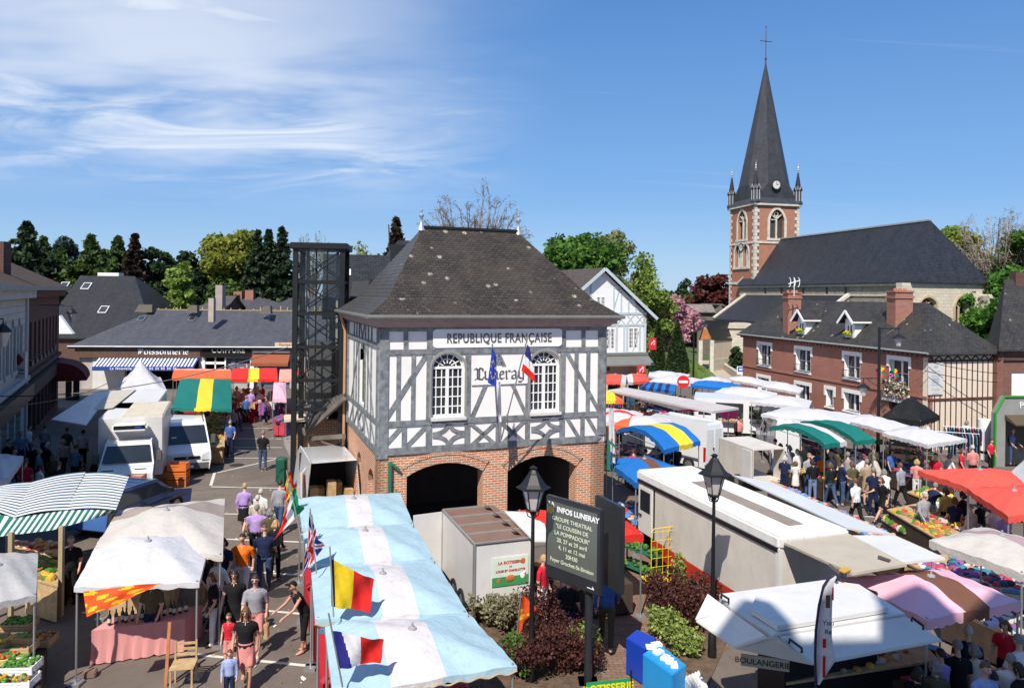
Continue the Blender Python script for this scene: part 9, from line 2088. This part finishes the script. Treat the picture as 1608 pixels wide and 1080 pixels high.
PP('vendor in grey in the deep shade of the striped awning',112,842,h=1.7,yaw=20,top='k',bot='k',hair='g')
print('SCRIPT DONE',len(bpy.data.objects))
CN=dict(k='black',n='navy',b='blue',w='white',g='grey',t='tan',r='red',p='pink',v='lilac',e='olive',c='cream',s='slate blue',q='teal',m='crimson',o='orange',y='yellow',l='pale blue')
HN=dict(d='dark haired',b='brown haired',y='blond',g='grey haired',w='white haired')
EX=[(1218,690,'w','j','d','near the flower racks'),(1226,697,'r','k','b','near the flower racks'),(1270,712,'g','j','g','in the group by the box trailer'),(1284,706,'b','k','b','under the edge of the green canopy'),(1300,700,'k','k','d','under the edge of the green canopy'),(1318,704,'e','k','w','by the plant racks'),(1322,722,'n','j','d','walking away in mid crowd'),(1352,712,'w','k','y','by the plant racks'),(1372,735,'n','n','g','behind the striding woman'),(1400,706,'b','j','d','left of the hanging clothes'),(1416,728,'g','k','b','among the plant trays'),(1440,722,'p','w','y','before the hanging pink clothes'),(1470,712,'r','k','d','before the hanging pink clothes'),(1490,712,'w','k','g','behind the reading woman'),(1528,700,'p','k','w','left of the white column'),(1500,782,'n','k','b','under the far red canopy'),(1450,772,'g','j','w','behind the bending man'),(1540,785,'k','j','d','under the near red canopy'),
(1110,632,'b','k','d','behind the magenta wagon'),(1090,628,'r','k','b','behind the magenta wagon'),(1062,622,'c','n','g','behind the magenta wagon'),(1010,632,'k','k','b','at the wagon counter'),(1036,655,'m','n','y','at the wagon counter'),(968,640,'w','j','g','beside the town hall corner'),(975,655,'c','k','d','beside the town hall corner'),(1180,640,'g','k','b','between white canopies'),(1205,628,'n','j','w','before the brick house'),(1240,640,'v','k','y','before the brick house'),(1280,645,'w','k','d','before the brick house'),(1470,1040,'e','k','g','at the trailer counter'),(1545,1040,'l','n','b','in the bottom right crowd'),(1605,1045,'k','k','d','in the bottom right corner'),(1520,985,'n','n','w','in the shade under the pink canopy'),(1580,975,'r','k','b','right of the pink canopy'),
(20,704,'k','n','d','in the dark left street'),(85,712,'e','k','g','in the dark left street'),(118,700,'s','k','b','beside the refrigerated truck'),(100,690,'c','n','w','beside the refrigerated truck'),(40,722,'r','k','b','near the striped awning'),(62,730,'w','k','d','near the striped awning'),(368,625,'r','k','d','in the far left aisle'),(378,632,'k','j','b','in the far left aisle'),(394,612,'v','k','w','in the far left aisle'),(408,612,'w','p','y','in the far left aisle'),(362,660,'b','n','g','in the shade of the green-yellow canopy'),(424,800,'e','j','g','among walkers near the Italian flag'),(342,872,'w','k','w','behind the black dress'),(336,900,'k','w','b','beside the wine stall pole')]
for i,(u,v,t,b,hr,where)in enumerate(EX):
 w_=i%2;PP(HN[hr]+(' woman in ' if w_ else ' man in ')+CN[t]+' top '+where,u,v,h=1.62+.14*(1-w_),yaw=(180,170,10,200,150,-60,90)[i%7],top=t,bot=b,hair=hr,style='bob' if w_ else 'short',pose=('stand','walk','stand')[i%3],slv=(.4,.9)[i%3==1])
# cables, drains, litter
IN_PLACE[0]=False
def cable(label,A,B,sag,r=.018):
 C=empty('overhead_cable',A,0,label,'cable','overhead cables');mb=MB();d=B-A;mb.tube([d*t+Vector((0,0,-sag*4*t*(1-t)))for t in[i/14 for i in range(15)]],r,5);mb.build('wire',BLACK,C)
cable('thin overhead cable from the left street house toward the porch',D(-20,622,25),D(452,545,27),.5)
cable('lower overhead cable across the left street shops',D(-20,640,24),D(170,601,45),.3)
cable('thin cable crossing the half-timbered end wall, upper',D(1452,566,38.7),D(1566,586,38.5),.1)
cable('thin cable crossing the half-timbered end wall, lower',D(1452,582,38.7),D(1566,600,38.5),.1)
IRN=plain('cast_iron',(.05,.048,.045),.6,.4)
for i,(u,v,lab)in enumerate(((372,730,'iron drain cover in the asphalt behind the crates'),(440,930,'iron drain cover between the walkers and the blue canopies'),(1330,790,'iron drain cover in the right aisle'))):
 p=G(u,v,.006);C=empty('drain_cover',p,.2,lab,'drain cover','drain covers in the square');mb=MB();mb.lathe([(.32,0),(.32,.008)],n=20);mb.build('lid',IRN,C);mb=MB();[mb.box(-.22,.22,y-.015,y+.015,.008,.014)for y in(-.15,-.05,.05,.15)];mb.build('ribs',IRN,C)
r=random.Random(11);mb=MB()
for _ in range(260):
 u,v=(r.uniform(330,500),r.uniform(690,1075))if r.random()<.55 else(r.uniform(1180,1500),r.uniform(740,880));p=G(u,v,.01);a=r.uniform(0,3);s=r.uniform(.015,.05);d1=Vector((math.cos(a),math.sin(a),.3))*s;d2=Vector((-math.sin(a),math.cos(a),.1))*s;mb.prism([p-d1,p+d2,p+d1,p-d2],(0,0,.006),mi=r.randrange(3))
tag(mb.build('litter',[WHITE,WOODL,plain('leaf_litter',(.10,.14,.04),.8)]),'tiny paper scraps and leaf bits scattered over the asphalt','litter',kind='stuff')
